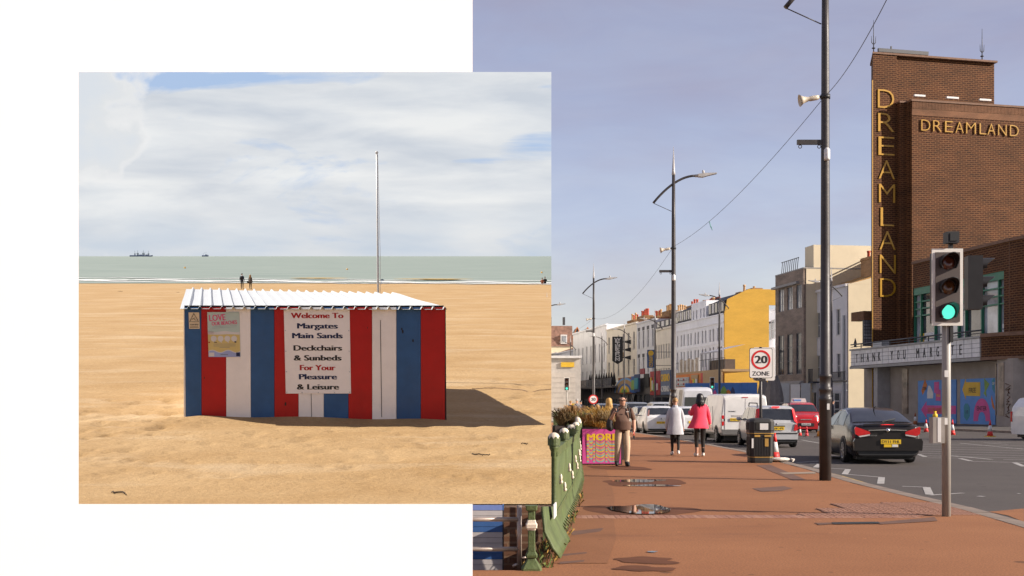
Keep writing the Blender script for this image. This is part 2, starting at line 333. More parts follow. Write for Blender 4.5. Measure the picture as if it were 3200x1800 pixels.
def sea():
    m = bpy.data.materials.new('sea_water'); m.use_nodes = True; t = m.node_tree; b = t.nodes['Principled BSDF']
    tc = t.nodes.new('ShaderNodeTexCoord'); mp = t.nodes.new('ShaderNodeMapping'); mp.inputs['Scale'].default_value = (0.035, 0.16, 1); t.links.new(tc.outputs['Object'], mp.inputs[0])
    n = t.nodes.new('ShaderNodeTexNoise'); n.inputs['Scale'].default_value = 1; n.inputs['Detail'].default_value = 8; n.inputs['Roughness'].default_value = 0.65; t.links.new(mp.outputs[0], n.inputs['Vector'])
    r = t.nodes.new('ShaderNodeValToRGB'); r.color_ramp.elements[0].position = 0.35; r.color_ramp.elements[1].position = 0.7
    r.color_ramp.elements[0].color = (0.15, 0.185, 0.15, 1); r.color_ramp.elements[1].color = (0.23, 0.26, 0.215, 1)
    t.links.new(n.outputs['Fac'], r.inputs[0]); t.links.new(r.outputs[0], b.inputs['Base Color'])
    b.inputs['Roughness'].default_value = 0.45; b.inputs['Specular IOR Level'].default_value = 0.25
    bp = t.nodes.new('ShaderNodeBump'); bp.inputs['Strength'].default_value = 0.5; bp.inputs['Distance'].default_value = 0.3; t.links.new(n.outputs['Fac'], bp.inputs['Height']); t.links.new(bp.outputs[0], b.inputs['Normal'])
    rows = []; y = 158.0
    while y < 4300:
        xe = EDGE(y); xl = -1.0 * y
        rows.append([(xl + (xe - xl) * j / 60, y, 0.03 + 0.05 * math.sin(y * 0.21 + j * 0.4) * min(1, (y - 158) / 60) * (1 if y < 900 else 0)) for j in range(61)]); y *= 1.02
    q = MB(); q.grid(rows); q.build('sea', m, kind='structure')
    # foam lines where the waves run out
    foam = pm('surf_foam', (0.48, 0.48, 0.46), 0.8, var=0.12, scale=0.8, stretch=(0.2, 1, 1))
    rf = random.Random(5)
    for pl, pr, w, nm in ((879, 890, 2.2, 0), (875, 886, 4.4, 1), (869, 880, 1.6, 2)):
        f = MB(); a = []; c = []
        for i in range(121):
            px = -700 + (1723 + 700) * i / 120; py = pl + (pr - pl) * (px - 200) / 1523 + 1.1 * math.sin(i * 0.37 + nm * 2) + rf.uniform(-0.5, 0.5)
            hw = w * (0.25 + 0.5 * abs(math.sin(i * 0.21 + nm)) + rf.uniform(0, 0.3))
            g1 = BG(px, py + hw * 0.5); g2 = BG(px, py - hw * 0.5); a.append((g1.x, g1.y, 0.085 + nm * 0.01)); c.append((g2.x, g2.y, 0.085 + nm * 0.01))
        f.grid([a, c]); f.build('surf_foam', foam, kind='stuff', label='white foam line of small waves running out on the sand', cat='foam')
    weed = pm('floating_weed', (0.30, 0.20, 0.055), 0.8, var=0.3, scale=0.5)
    for p0, p1, py in ((1230, 1480, 876), (1310, 1440, 876.5), (905, 1090, 873)):
        f = MB(); a = []; c = []
        for i in range(31):
            px = p0 + (p1 - p0) * i / 30; hw = 2.6 * math.sin(math.pi * i / 30) ** 0.7 + rf.uniform(0, 0.8)
            yy = py + 3 * (px / 1723 - 0.75); g1 = BG(px, yy + hw * 0.5); g2 = BG(px, yy - hw * 0.5); z = 0.16 + 0.01 * (p0 % 7)
            a.append((g1.x, g1.y, z)); c.append((g2.x, g2.y, z))
        f.grid([a, c]); f.build('seaweed', weed, kind='stuff', label='brown band of floating weed in the shallows', cat='seaweed')
sea()
def beach_sky():
    m = bpy.data.materials.new('cloudy_sky'); m.use_nodes = True; t = m.node_tree; t.nodes.clear()
    o = t.nodes.new('ShaderNodeOutputMaterial'); e = t.nodes.new('ShaderNodeEmission'); tc = t.nodes.new('ShaderNodeTexCoord')
    def noise(sc, det, ro, dist=0.0):
        mp = t.nodes.new('ShaderNodeMapping'); mp.inputs['Scale'].default_value = sc; t.links.new(tc.outputs['Object'], mp.inputs[0])
        n = t.nodes.new('ShaderNodeTexNoise'); n.inputs['Scale'].default_value = 1; n.inputs['Detail'].default_value = det; n.inputs['Roughness'].default_value = ro; n.inputs['Distortion'].default_value = dist
        t.links.new(mp.outputs[0], n.inputs['Vector']); return n.outputs['Fac']
    def ramp(f, els):
        r = t.nodes.new('ShaderNodeValToRGB'); cr = r.color_ramp
        while len(cr.elements) < len(els): cr.elements.new(0.5)
        for el, (p, c) in zip(cr.elements, els): el.position = p; el.color = (*c, 1)
        t.links.new(f, r.inputs[0]); return r.outputs[0]
    def mix(f, a, b, mode='MIX'):
        n = t.nodes.new('ShaderNodeMixRGB'); n.blend_type = mode
        for i, v in ((0, f), (1, a), (2, b)):
            if isinstance(v, (int, float)): n.inputs[i].default_value = v
            elif isinstance(v, tuple): n.inputs[i].default_value = (*v, 1)
            else: t.links.new(v, n.inputs[i])
        return n.outputs[0]
    blue = (0.36, 0.50, 0.74); wht = (0.80, 0.81, 0.81); gry = (0.56, 0.60, 0.66)
    cov = noise((0.0011, 1, 0.0042), 8, 0.58, 0.6)
    for cx, cz, rx, rz, amt in ((-1290, 590, 520, 130, 0.34), (-760, 600, 420, 60, 0.2), (60, 410, 330, 70, 0.22), (-80, 330, 420, 30, 0.14)):   # openings where the blue shows
        mg = t.nodes.new('ShaderNodeMapping'); mg.vector_type = 'POINT'; mg.inputs['Scale'].default_value = (1 / rx, 0, 1 / rz); mg.inputs['Location'].default_value = (-cx / rx, 0, -cz / rz)
        t.links.new(tc.outputs['Object'], mg.inputs[0]); gr = t.nodes.new('ShaderNodeTexGradient'); gr.gradient_type = 'SPHERICAL'; t.links.new(mg.outputs[0], gr.inputs[0])
        ma = t.nodes.new('ShaderNodeMath'); ma.operation = 'MULTIPLY_ADD'; ma.inputs[1].default_value = -amt; t.links.new(gr.outputs['Fac'], ma.inputs[0]); t.links.new(cov, ma.inputs[2]); cov = ma.outputs[0]
    cover = ramp(cov, [(0.32, (0, 0, 0)), (0.43, (1, 1, 1))])
    shade = ramp(noise((0.0016, 1, 0.0085), 9, 0.55, 0.3), [(0.34, (0.0, 0.0, 0.0)), (0.66, (1, 1, 1))])
    cloud = mix(shade, gry, wht)
    body = mix(cover, blue, cloud)
    sep = t.nodes.new('ShaderNodeSeparateXYZ'); t.links.new(tc.outputs['Object'], sep.inputs[0])
    mr = t.nodes.new('ShaderNodeMapRange'); mr.inputs[1].default_value = 0; mr.inputs[2].default_value = 260; t.links.new(sep.outputs['Z'], mr.inputs[0])
    # air near the horizon veils the cloud base
    veil = ramp(mr.outputs[0], [(0.0, (0.85, 0.85, 0.85)), (0.75, (0.12, 0.12, 0.12))])
    hz = mix(ramp(noise((0.0022, 1, 0.009), 6, 0.5), [(0.4, (0, 0, 0)), (0.62, (0.8, 0.8, 0.8))]), (0.53, 0.60, 0.69), (0.70, 0.71, 0.72))
    fin = mix(veil, body, hz)
    # the bank of heaped cloud over the water
    vo = t.nodes.new('ShaderNodeTexNoise'); mpv = t.nodes.new('ShaderNodeMapping'); mpv.inputs['Scale'].default_value = (0.006, 1, 0.007); t.links.new(tc.outputs['Object'], mpv.inputs[0])
    t.links.new(mpv.outputs[0], vo.inputs['Vector']); vo.inputs['Detail'].default_value = 7; vo.inputs['Scale'].default_value = 1; vo.inputs['Roughness'].default_value = 0.5
    mx = t.nodes.new('ShaderNodeMapRange'); mx.inputs[1].default_value = -1420; mx.inputs[2].default_value = -1120; mx.inputs[3].default_value = 0.34; mx.inputs[4].default_value = -0.28; t.links.new(sep.outputs['X'], mx.inputs[0])
    ad = t.nodes.new('ShaderNodeMath'); ad.operation = 'ADD'; t.links.new(vo.outputs['Fac'], ad.inputs[0]); t.links.new(mx.outputs[0], ad.inputs[1])
    lowz = t.nodes.new('ShaderNodeMapRange'); lowz.inputs[1].default_value = 130; lowz.inputs[2].default_value = 400; lowz.inputs[3].default_value = -0.45; lowz.inputs[4].default_value = 0.0; t.links.new(sep.outputs['Z'], lowz.inputs[0])
    ad2 = t.nodes.new('ShaderNodeMath'); ad2.operation = 'ADD'; t.links.new(ad.outputs[0], ad2.inputs[0]); t.links.new(lowz.outputs[0], ad2.inputs[1]); ad = ad2
    heap = ramp(ad.outputs[0], [(0.50, (0, 0, 0)), (0.64, (1, 1, 1))])
    hcol = ramp(ad.outputs[0], [(0.56, (0.80, 0.80, 0.80)), (0.68, (0.70, 0.72, 0.74)), (0.85, (0.66, 0.70, 0.75))])
    fin = mix(heap, fin, hcol)
    t.links.new(fin, e.inputs[0]); e.inputs[1].default_value = 0.60; t.links.new(e.outputs[0], o.inputs[0])
    Y = 4200.0; a = BP(1723, 225, Y); b = BP(1723, 797, Y); l = BP(-1900, 225, Y)
    q = MB(); q.face([(l.x, Y, -40), (EDGE(Y) * 1.0, Y, -40), (b.x, Y, 0), (a.x, Y, a.z), (l.x, Y, l.z)])
    q.build('sky', m, kind='structure')
beach_sky()

# ---------------------------------------------------------------- the kiosk hut
pblue = pm('hut_blue_paint', srgb(40, 80, 124), 0.55, var=0.10, scale=2.5, bump=0.05, dirt=0.12)
pred = pm('hut_red_paint', srgb(166, 8, 6), 0.5, var=0.08, scale=2.5, bump=0.05, dirt=0.08)
pwhite = pm('hut_white_paint', (0.76, 0.71, 0.67), 0.6, var=0.04, scale=2.5, bump=0.05, dirt=0.05)
tin = pm('white_painted_tin', (0.46, 0.47, 0.47), 0.4, var=0.06, scale=6, bump=0.06, dirt=0.05)
board = pm('sign_board_white', (0.76, 0.71, 0.68), 0.5, var=0.03, scale=4, dirt=0.03)
ink_red = pm('ink_red', srgb(160, 16, 20), 0.6, var=0.05); ink_navy = pm('ink_navy', srgb(24, 34, 70), 0.6, var=0.05); ink_black = pm('ink_black', (0.02, 0.018, 0.018), 0.6, var=0.1)
steel = pm('galvanised_steel', (0.45, 0.46, 0.47), 0.45, var=0.15, scale=9, metal=0.7)
dark = pm('dark_gap', (0.02, 0.018, 0.016), 0.9)
def hut():
    org = BP(985, 1308, HUT_Y); org.z = 0
    r = thing('kiosk_hut', 'red white and blue striped beach kiosk with white corrugated tin roof', 'kiosk', org)
    def U(px, py=1130): return BP(px, py, HUT_Y).x - org.x
    def V(py): return BP(985, py, HUT_Y).z
    st = [578.7, 630, 707, 784, 857.5, 933, 1012, 1089, 1163, 1239, 1315, 1391]; cols = [pblue, pred, pwhite, pblue, pred, pwhite, pblue, pred, pwhite, pblue, pred]
    ztop = V(963)
    for i in range(11):
        g = 0.004; yo = 0.003 * (i % 2)
        at, bt, ab, bb = U(st[i], 963) + g, U(st[i + 1], 963) - g, U(st[i], 1308) + g, U(st[i + 1], 1308) - g
        m = MB(); m.add([(x, y, z) for y in (-0.03 - yo, 0.02) for x, z in ((ab, -0.25), (bb, -0.25), (bt, ztop + 0.02), (at, ztop + 0.02))], [(0, 1, 2, 3), (7, 6, 5, 4), (0, 3, 7, 4), (1, 5, 6, 2), (3, 2, 6, 7), (0, 4, 5, 1)])
        m.build('panel', cols[i], r)
    for px, py, s in ((1256, 1028, 0.022), (1259, 1036, 0.03), (1291, 1064, 0.026), (1149, 1024, 0.012), (893, 1262, 0.03), (640, 1180, 0.015)):   # chips in the paint
        m = MB(); q_ = BP(px, py, HUT_Y); m.prism(ngon(7, s, px), 0, 0.002, Matrix.Translation((q_.x - org.x, -0.0335, q_.z)) @ Matrix.Rotation(R(90), 4, 'X') @ Matrix.Diagonal((0.7, 1.5, 1, 1))); m.build('paint_chip', dark, r)
    for px in (971, 1191):   # door leaf joints in two of the white panels
        m = MB(); m.box(U(px) - 0.006, -0.036, 0.04, U(px) + 0.006, -0.02, V(1225 if px == 971 else 1000)); m.build('joint', dark, r)
    # body behind the panels
    BL = Vector((-9.1 - org.x, 33.5 - HUT_Y, 2.75)); BR = Vector((-3.32 - org.x, 33.8 - HUT_Y, 2.6)); xl, xr = U(579), U(1391)
    m = MB(); fl = [(xl, 0.02), (xr, 0.02), (BR.x - 0.12, BR.y - 0.1), (BL.x + 0.05, BL.y - 0.1)]
    z = [ztop, ztop, BR.z - 0.06, BL.z - 0.06]
    m.face([(fl[1][0], fl[1][1], -0.25), (fl[2][0], fl[2][1], -0.25), (fl[2][0], fl[2][1], z[2]), (fl[1][0], fl[1][1], z[1])])
    m.face([(fl[2][0], fl[2][1], -0.25), (fl[3][0], fl[3][1], -0.25), (fl[3][0], fl[3][1], z[3]), (fl[2][0], fl[2][1], z[2])])
    m.face([(fl[3][0], fl[3][1], -0.25), (fl[0][0], fl[0][1], -0.25), (fl[0][0], fl[0][1], z[0]), (fl[3][0], fl[3][1], z[3])])
    m.build('wall', pwhite, r)
    m = MB(); x0, x1 = U(577.5, 1308), U(577.5, 963); m.add([(x0 - .016, -.034, -.1), (x0, -.034, -.1), (x1, -.034, ztop), (x1 - .016, -.034, ztop), (x0 - .016, .01, -.1), (x0, .01, -.1), (x1, .01, ztop), (x1 - .016, .01, ztop)], [(0, 1, 2, 3), (7, 6, 5, 4), (0, 3, 7, 4), (1, 5, 6, 2)]); m.build('corner_trim', pwhite, r)
    m = MB(); m.box(xr + 0.002, -0.02, -0.1, xr + 0.02, 0.03, ztop + 0.01); m.build('corner_trim', dark, r)
    # corrugated roof: ribs run from front to back
    A = Vector((U(573), -0.13, V(966))); Bv = Vector((U(1400), -0.13, V(968)))
    n = 24; top = []; rows = []
    prof = [(0, 0), (0.62, 0), (0.74, 0.055), (0.84, 0.055), (0.96, 0)]
    rr = random.Random(2)
    for v in range(7):
        t = v / 6; row = []
        L = A.lerp(BL, t); Q = Bv.lerp(BR, t)
        for i in range(n):
            for (fu, h) in prof:
                p = L.lerp(Q, (i + fu) / n); row.append((p.x, p.y + (rr.uniform(-0.004, 0.004) if v == 0 else 0), p.z + h + 0.012 + (0.012 * math.sin(i * 0.9 + v) if 0 < v < 6 else 0)))
        row.append((Q.x, Q.y, Q.z + 0.012)); rows.append(row)
    m = MB(); m.grid(rows, sm=False); m.grid([[(p[0], p[1], p[2] - 0.006) for p in row] for row in rows], sm=False); m.build('roof', tin, r)
    m = MB(); m.box(xl + 0.02, 0.0, ztop - 0.02, xr - 0.02, 0.04, ztop + 0.06); m.build('roof_plate', dark, r)
    # the big notice
    s = thing('notice_board', 'white notice board on the hut welcoming visitors to the main sands', 'sign', org)
    x0, x1, z0, z1 = U(892), U(1096), V(1229), V(964)
    m = MB(); m.box(x0, -0.05, z0, x1, -0.036, z1); m.build('board', board, s)
    m = MB()
    for k in range(5):
        for xx in (x0 + 0.025, x1 - 0.025): m.ball((xx, -0.052, z0 + 0.03 + (z1 - z0 - 0.06) * k / 4), 0.013, 6, 4)
    for k in range(1, 4):
        for zz in (z0 + 0.025, z1 - 0.025): m.ball((x0 + (x1 - x0) * k / 4, -0.052, zz), 0.013, 6, 4)
    m.build('screw_heads', steel, s)
    zf = lambda q: V(860 + q / 2.787); uf = lambda q: U(540 + q / 2.787)
    for txt, a, b, c, mat in (('Welcome To', 1040, 1497, 350, ink_red), ('Margates', 1092, 1447, 440, ink_navy), ('Main Sands', 1047, 1488, 525, ink_navy), ('Deckchairs', 1057, 1480, 632, ink_black),
                              ('& Sunbeds', 1057, 1474, 718, ink_black), ('For Your', 1108, 1420, 803, ink_red), ('Pleasure', 1098, 1432, 882, ink_navy), ('& Leisure', 1078, 1448, 970, ink_black)):
        m = MB(); lettering(m, txt, uf(a), uf(b), zf(c + 23), zf(c - 23) - zf(c + 23), -0.05, bold=0.038, depth=0.003); m.build('lettering', mat, s)
    # CCTV warning
    s = thing('warning_sign', 'small cream warning sign with a black camera triangle on the hut', 'sign', org)
    cream = pm('sign_cream', (0.66, 0.52, 0.34), 0.5, var=0.05)
    x0, x1, z0, z1 = U(596), U(629), V(1027), V(976); w = x1 - x0
    m = MB(); m.box(x0, -0.046, z0, x1, -0.037, z1); m.build('board', cream, s)
    m = MB(); cx = (x0 + x1) / 2; zb = V(1005); zt = V(979)
    for a, b in (((cx - w * 0.42, zb), (cx + w * 0.42, zb)), ((cx + w * 0.42, zb), (cx, zt)), ((cx, zt), (cx - w * 0.42, zb))):
        m.bar((a[0], -0.048, a[1]), (b[0], -0.048, b[1]), 0.02, 0.006)
    m.bar((cx - 0.05, -0.048, V(998)), (cx + 0.02, -0.048, V(993)), 0.03, 0.006); m.bar((cx, -0.048, V(997)), (cx + 0.05, -0.048, V(1001)), 0.01, 0.006)
    m.build('camera_symbol', ink_black, s)
    m = MB(); lettering(m, 'WARNING', x0 + 0.02, x1 - 0.02, V(1015.5), 0.028, -0.046, bold=0.01)
    m.box(x0 + 0.03, -0.049, V(1019.4), x1 - 0.03, -0.046, V(1018)); m.box(x0 + 0.02, -0.049, V(1023.4), x1 - 0.02, -0.046, V(1022)); m.build('lettering', ink_black, s)
    # poster
    s = thing('beach_poster', 'pastel poster about loving our beaches fixed across the red and white stripes', 'poster', org)
    x0, x1, z0, z1 = U(654), U(753), V(1115), V(975)
    pu = lambda q: x0 + (x1 - x0) * (q - 648) / (1333 - 648); pz = lambda q: z1 - (z1 - z0) * (q - 318) / (1278 - 318)
    mint = pm('poster_mint', (0.42, 0.50, 0.45), 0.45, var=0.03); yel = pm('poster_yellow', (0.56, 0.43, 0.16), 0.45, var=0.03); lil = pm('poster_lilac', (0.30, 0.34, 0.55), 0.45, var=0.04)
    pnk = pm('poster_pink', (0.62, 0.05, 0.16), 0.45, var=0.04); pale = pm('poster_pale', (0.58, 0.54, 0.52), 0.45, var=0.03)
    m = MB(); m.box(x0, -0.046, z0, x1, -0.036, z1); m.build('sheet', mint, s)
    def band(top, bot, y, mat, nm, step=8):
        q = MB(); a = [(pu(648 + (1333 - 648) * i / 24), y, pz(top(i / 24))) for i in range(25)]; b = [(pu(648 + (1333 - 648) * i / 24), y, pz(bot(i / 24))) for i in range(25)]
        q.grid([a, b], sm=False); q.build(nm, mat, s)
    band(lambda u: 735 + 14 * math.sin(u * 9), lambda u: 800, -0.0465, pale, 'foam_print')
    band(lambda u: 795 + 4 * math.sin(u * 7), lambda u: 1180, -0.047, yel, 'sand_print')
    band(lambda u: 1150 + 26 * math.sin(u * 12.5 + 3.2), lambda u: 1278, -0.0475, pale, 'foam_print')
    band(lambda u: 1166 + 26 * math.sin(u * 12.5 + 3.2), lambda u: 1278, -0.048, lil, 'sea_print')
    m = MB(); Mt = Matrix.Translation((pu(690), 0, pz(512))) @ Matrix.Rotation(R(-4), 4, 'Y')
    lettering(m, 'LOVE', 0, pu(1042) - pu(690), 0, pz(382) - pz(512), -0.046, Mt, bold=0.02)
    Mt = Matrix.Translation((pu(740), 0, pz(606))) @ Matrix.Rotation(R(-4), 4, 'Y')
    lettering(m, 'OUR BEACHES', 0, pu(1285) - pu(740), 0, pz(530) - pz(606), -0.046, Mt, bold=0.02); m.build('lettering', pnk, s)
    m = MB()
    for q in (634, 664): m.bar((pu(740), -0.047, pz(q)), (pu(1275), -0.047, pz(q - 32)), 0.007, 0.002)
    for q in (1000, 1040, 1068): m.box(pu(760 if q != 1068 else 890), -0.0490, pz(q + 5), pu(1240 if q != 1068 else 1110), -0.047, pz(q - 3))
    m.box(pu(910), -0.05, pz(1232), pu(1070), -0.048, pz(1218)); m.build('small_print', pm('print_grey', (0.16, 0.17, 0.2), 0.5), s)
    for cx in (770, 918, 1065, 1210):
        m = MB(); Mt = Matrix.Translation((pu(cx), -0.0475, pz(885))) @ Matrix.Rotation(R(90), 4, 'X'); m.prism(ngon(18, (pu(832) - pu(705)) / 2), 0, 0.0012, Mt)
        m.prism([(-0.02, -0.06), (0.02, -0.06), (0.03, -0.10)], 0, 0.001, Mt); m.build('bubble', pale, s)
    m = MB(); m.box(pu(1245), -0.05, pz(1262), pu(1328), -0.048, pz(1180)); m.build('corner_emblem', ink_navy, s)
    m = MB(); m.box(pu(656), -0.05, pz(1265), pu(772), -0.048, pz(1182)); m.build('corner_map', pale, s)
    m = MB()
    for k in range(3): m.bar((pu(650), -0.0485, pz(738 + 24 * k)), (pu(780), -0.0485, pz(730 + 22 * k)), 0.012, 0.001)
    m.box(pu(655), -0.05, pz(980), pu(688), -0.048, pz(950)); m.build('parasol_print', pred, s)
    m = MB(); m.box(pu(778), -0.05, pz(972), pu(838), -0.0485, pz(960)); m.bar((pu(780), -0.0495, pz(932)), (pu(800), -0.0495, pz(962)), 0.02, 0.001); m.box(pu(1215), -0.05, pz(970), pu(1256), -0.0485, pz(940)); m.build('seat_print', ink_black, s)
hut()
def flagpole():
    b = BP(1180, 900, 35.5); b.z = 0; tp = BP(1177.5, 480, 35.5)
    r = thing('flagpole', 'bare white flagpole standing behind the striped hut', 'flagpole', b)
    t = tp - b
    m = MB(); m.tube([(0, 0, -0.2), t * 0.5, t], [0.036, 0.032, 0.026], 10); m.build('pole', pm('white_pole', (0.46, 0.45, 0.43), 0.4, var=0.06), r)
    m = MB(); m.tube([t + Vector((0.03, -0.02, -0.04)), t * 0.55 + Vector((0.075, -0.03, 0)), t * 0.15 + Vector((0.06, -0.03, 0))], 0.007, 5); m.build('halyard', pm('rope_grey', (0.35, 0.34, 0.33), 0.8), r)
    m = MB(); m.ball((t.x, t.y, t.z + 0.03), 0.045, 10, 6); m.build('finial', pm('white_pole', (0.78, 0.76, 0.73)), r)
flagpole()
def seaside_bits():
    g = BG(1330, 1213); pts = []
    rr = random.Random(8)
    for i in range(26):
        q = BG(1475 + (1722 - 1475) * i / 25, 1216 - 4 * math.sin(i * 0.25) + rr.uniform(-0.6, 0.6)); pts.append((q.x, q.y, sand_h(q.x, q.y) + 0.02))
    m = MB(); m.tube(pts, 0.009, 6); m.build('hose', pm('hose_brown', (0.16, 0.09, 0.06), 0.7), label='thin dark hose lying across the sand behind the hut', cat='hose')
    wd = pm('dry_seaweed', (0.05, 0.032, 0.02), 0.9, var=0.3)
    for k, (px, py, s) in enumerate(((376, 911, 0.5), (1489, 1419, 0.22), (1520, 1421, 0.16), (1640, 1390, 0.12), (372, 1543, 0.3), (556, 914, 0.3))):
        q = BG(px, py); m = MB(); pts = []
        for i in range(7): pts.append((0.5 * s * (i / 3 - 1) + rr.uniform(-0.02, 0.02), rr.uniform(-0.06, 0.06) * s * 3, 0.012 + 0.02 * abs(math.sin(i * 1.3))))
        m.tube(pts, [0.008 + 0.02 * s * math.sin(math.pi * (i + 0.5) / 7) for i in range(7)], 5)
        m.build('seaweed_scrap', wd, M=Matrix.Translation((q.x, q.y, sand_h(q.x, q.y))) @ Matrix.Rotation(rr.uniform(-0.5, 0.5), 4, 'Z'), label='scrap of dark dried seaweed lying on the open sand', cat='seaweed', group='seaweed scraps on the sand')
    br = pm('buoy_yellow', (0.75, 0.38, 0.05), 0.4, var=0.1)
    for px, py, lb in ((578, 839, 'small yellow buoy floating below the big ship'), (1085, 844, 'small yellow buoy floating beside the white flagpole'), (1693, 854, 'small yellow buoy floating behind the couple at the water')):
        q = BG(px, py); d = q.y / F * 6; b = thing('buoy', lb, 'buoy', (q.x, q.y, 0), group='mooring buoys')
        m = MB(); m.lathe([(d * 0.12, -0.1), (d * 0.42, 0.05 * d), (d * 0.5, d * 0.35), (d * 0.4, d * 0.7), (d * 0.12, d * 0.85)], 12); m.build('float', br, b)
        m = MB(); m.lathe([(d * 0.1, d * 0.85), (d * 0.1, d)], 8); m.build('ring', dark, b)
    hull = pm('ship_hull_blue', (0.10, 0.13, 0.24), 0.6); sup = pm('ship_grey', (0.34, 0.37, 0.40), 0.6)
    def ship(pl, pr, lb, masts):
        Y = 3300.0; a = BP(pl, 798, Y); b = BP(pr, 798, Y); L = b.x - a.x; k = Y / F
        r = thing('ship', lb, 'ship', ((a.x + b.x) / 2, Y, 0))
        m = MB(); h = 4.2 * k
        m.prism([(-L / 2, 0.0), (-L * 0.49, h), (L * 0.40, h * 0.8), (L * 0.5, h), (L * 0.47, 0.0)], -4, 4, Matrix.Rotation(R(90), 4, 'X')); m.build('hull', hull, r)
        m = MB()
        for u, w, hh in masts:
            m.box(L * u - w * k / 2, -1.5, h * 0.7, L * u + w * k / 2, 1.5, h + hh * k * 0.45); m.box(L * u - 0.35 * k, -0.4, h, L * u + 0.35 * k, 0.4, h + hh * k)
        m.build('superstructure', sup, r)
        m = MB(); m.bar((-L * 0.3, 0, h * 1.5), (-L * 0.14, 0, h + 8 * k), 0.5 * k); m.bar((L * 0.02, 0, h + 10 * k), (L * 0.2, 0, h + 9 * k), 0.6 * k); m.build('crane', sup, r)
    ship(406, 477, 'long dredging ship with masts and cranes on the horizon', [(-0.28, 3, 13), (-0.15, 5, 15), (0.1, 7, 15), (0.32, 4, 13), (-0.02, 10, 4), (0.24, 8, 4)])
    ship(632, 651, 'small low vessel alone on the horizon', [(0.1, 4, 5), (0.3, 2, 3)])
    q = BG(1188, 889); m = MB(); kz = 1.0; w = q.y / F
    m.add([(0, 0, 14 * w), (6 * w, 0.1, 17 * w), (13 * w, 0.1, 14 * w), (11 * w, 0.05, 11.5 * w), (4 * w, 0, 12 * w), (5 * w, 0.4, 14 * w)], [(0, 1, 5), (1, 2, 5), (2, 3, 5), (3, 4, 5), (4, 0, 5)])
    m.tube([(5 * w, 0.3, 12.5 * w), (2 * w, 0.2, 0)], 0.02, 4)
    m.build('kite', pm('kite_blue', (0.08, 0.2, 0.42), 0.5), M=Matrix.Translation((q.x, q.y, 0)), label='small blue kite flying low at the water line by the flagpole', cat='kite')
seaside_bits()
# ================================================================ the street: ground
place('street')
def ground_mat(name, c1, c2, c3, sc=0.45, bump=0.35, rough=0.85, fine=0.6, patch=0.35):
    m = bpy.data.materials.new(name); m.use_nodes = True; t = m.node_tree; b = t.nodes['Principled BSDF']; tc = t.nodes.new('ShaderNodeTexCoord')
    def noise(scale, st=(1, 1, 1), det=7, ro=0.62):
        mp = t.nodes.new('ShaderNodeMapping'); mp.inputs['Scale'].default_value = st; t.links.new(tc.outputs['Object'], mp.inputs[0])
        n = t.nodes.new('ShaderNodeTexNoise'); n.inputs['Scale'].default_value = scale; n.inputs['Detail'].default_value = det; n.inputs['Roughness'].default_value = ro
        t.links.new(mp.outputs[0], n.inputs['Vector']); return n.outputs['Fac']
    def ramp(f, p0, p1, a, z):
        r = t.nodes.new('ShaderNodeValToRGB'); r.color_ramp.elements[0].position = p0; r.color_ramp.elements[1].position = p1
        r.color_ramp.elements[0].color = (*a, 1); r.color_ramp.elements[1].color = (*z, 1); t.links.new(f, r.inputs[0]); return r.outputs[0]
    def mix(f, a, z, mode='MIX'):
        n = t.nodes.new('ShaderNodeMixRGB'); n.blend_type = mode
        for i, v in ((0, f), (1, a), (2, z)):
            if isinstance(v, float): n.inputs[i].default_value = v
            elif isinstance(v, tuple): n.inputs[i].default_value = (*v, 1)
            else: t.links.new(v, n.inputs[i])
        return n.outputs[0]
    base = ramp(noise(sc), 0.3, 0.7, c1, c2)
    stain = ramp(noise(sc * 0.8, (0.5, 1.6, 1), 9, 0.7), 0.56, 0.74, (0, 0, 0), (patch * 2, patch * 2, patch * 2))
    col = mix(stain, base, c3)
    g = ramp(noise(48, (1, 1, 1), 4, 0.75), 0.3, 0.7, (1 - fine * 0.4,) * 3, (1 + fine * 0.4,) * 3); col = mix(1.0, col, g, 'MULTIPLY')
    for vs_, rad_, c_ in ((2.6, 0.055, tuple(x * 0.45 for x in c1)), (1.7, 0.03, tuple(min(1, x * 1.7) for x in c2)), (0.55, 0.035, tuple(x * 0.3 for x in c1))):   # trodden gum, drips and spots
        vo = t.nodes.new('ShaderNodeTexVoronoi'); vo.inputs['Scale'].default_value = vs_; t.links.new(tc.outputs['Object'], vo.inputs['Vector'])
        lt = t.nodes.new('ShaderNodeMapRange'); lt.inputs[1].default_value = rad_; lt.inputs[2].default_value = rad_ * 1.5; lt.inputs[3].default_value = 0.7; lt.inputs[4].default_value = 0.0
        t.links.new(vo.outputs['Distance'], lt.inputs[0]); col = mix(lt.outputs[0], col, c_)
    t.links.new(col, b.inputs['Base Color']); b.inputs['Roughness'].default_value = rough; b.inputs['Specular IOR Level'].default_value = 0.3
    bp = t.nodes.new('ShaderNodeBump'); bp.inputs['Strength'].default_value = bump; bp.inputs['Distance'].default_value = 0.01; t.links.new(noise(60, (1, 1, 1), 4), bp.inputs['Height']); t.links.new(bp.outputs[0], b.inputs['Normal'])
    MATS[name] = m; return m
red_asph = ground_mat('red_asphalt', (0.238, 0.095, 0.036), (0.292, 0.123, 0.049), (0.165, 0.066, 0.030), patch=0.4, fine=1.1)
road_m = ground_mat('road_asphalt', (0.066, 0.055, 0.048), (0.085, 0.072, 0.062), (0.05, 0.042, 0.038), sc=0.3)
pave_m = ground_mat('grey_paving', (0.075, 0.066, 0.058), (0.10, 0.088, 0.078), (0.05, 0.045, 0.042))
kerb_m = pm('kerb_stone', (0.22, 0.17, 0.13), 0.8, var=0.25, scale=2, bump=0.3, dirt=0.3)
low_m = ground_mat('lower_ground', (0.20, 0.15, 0.10), (0.26, 0.20, 0.14), (0.12, 0.09, 0.06))
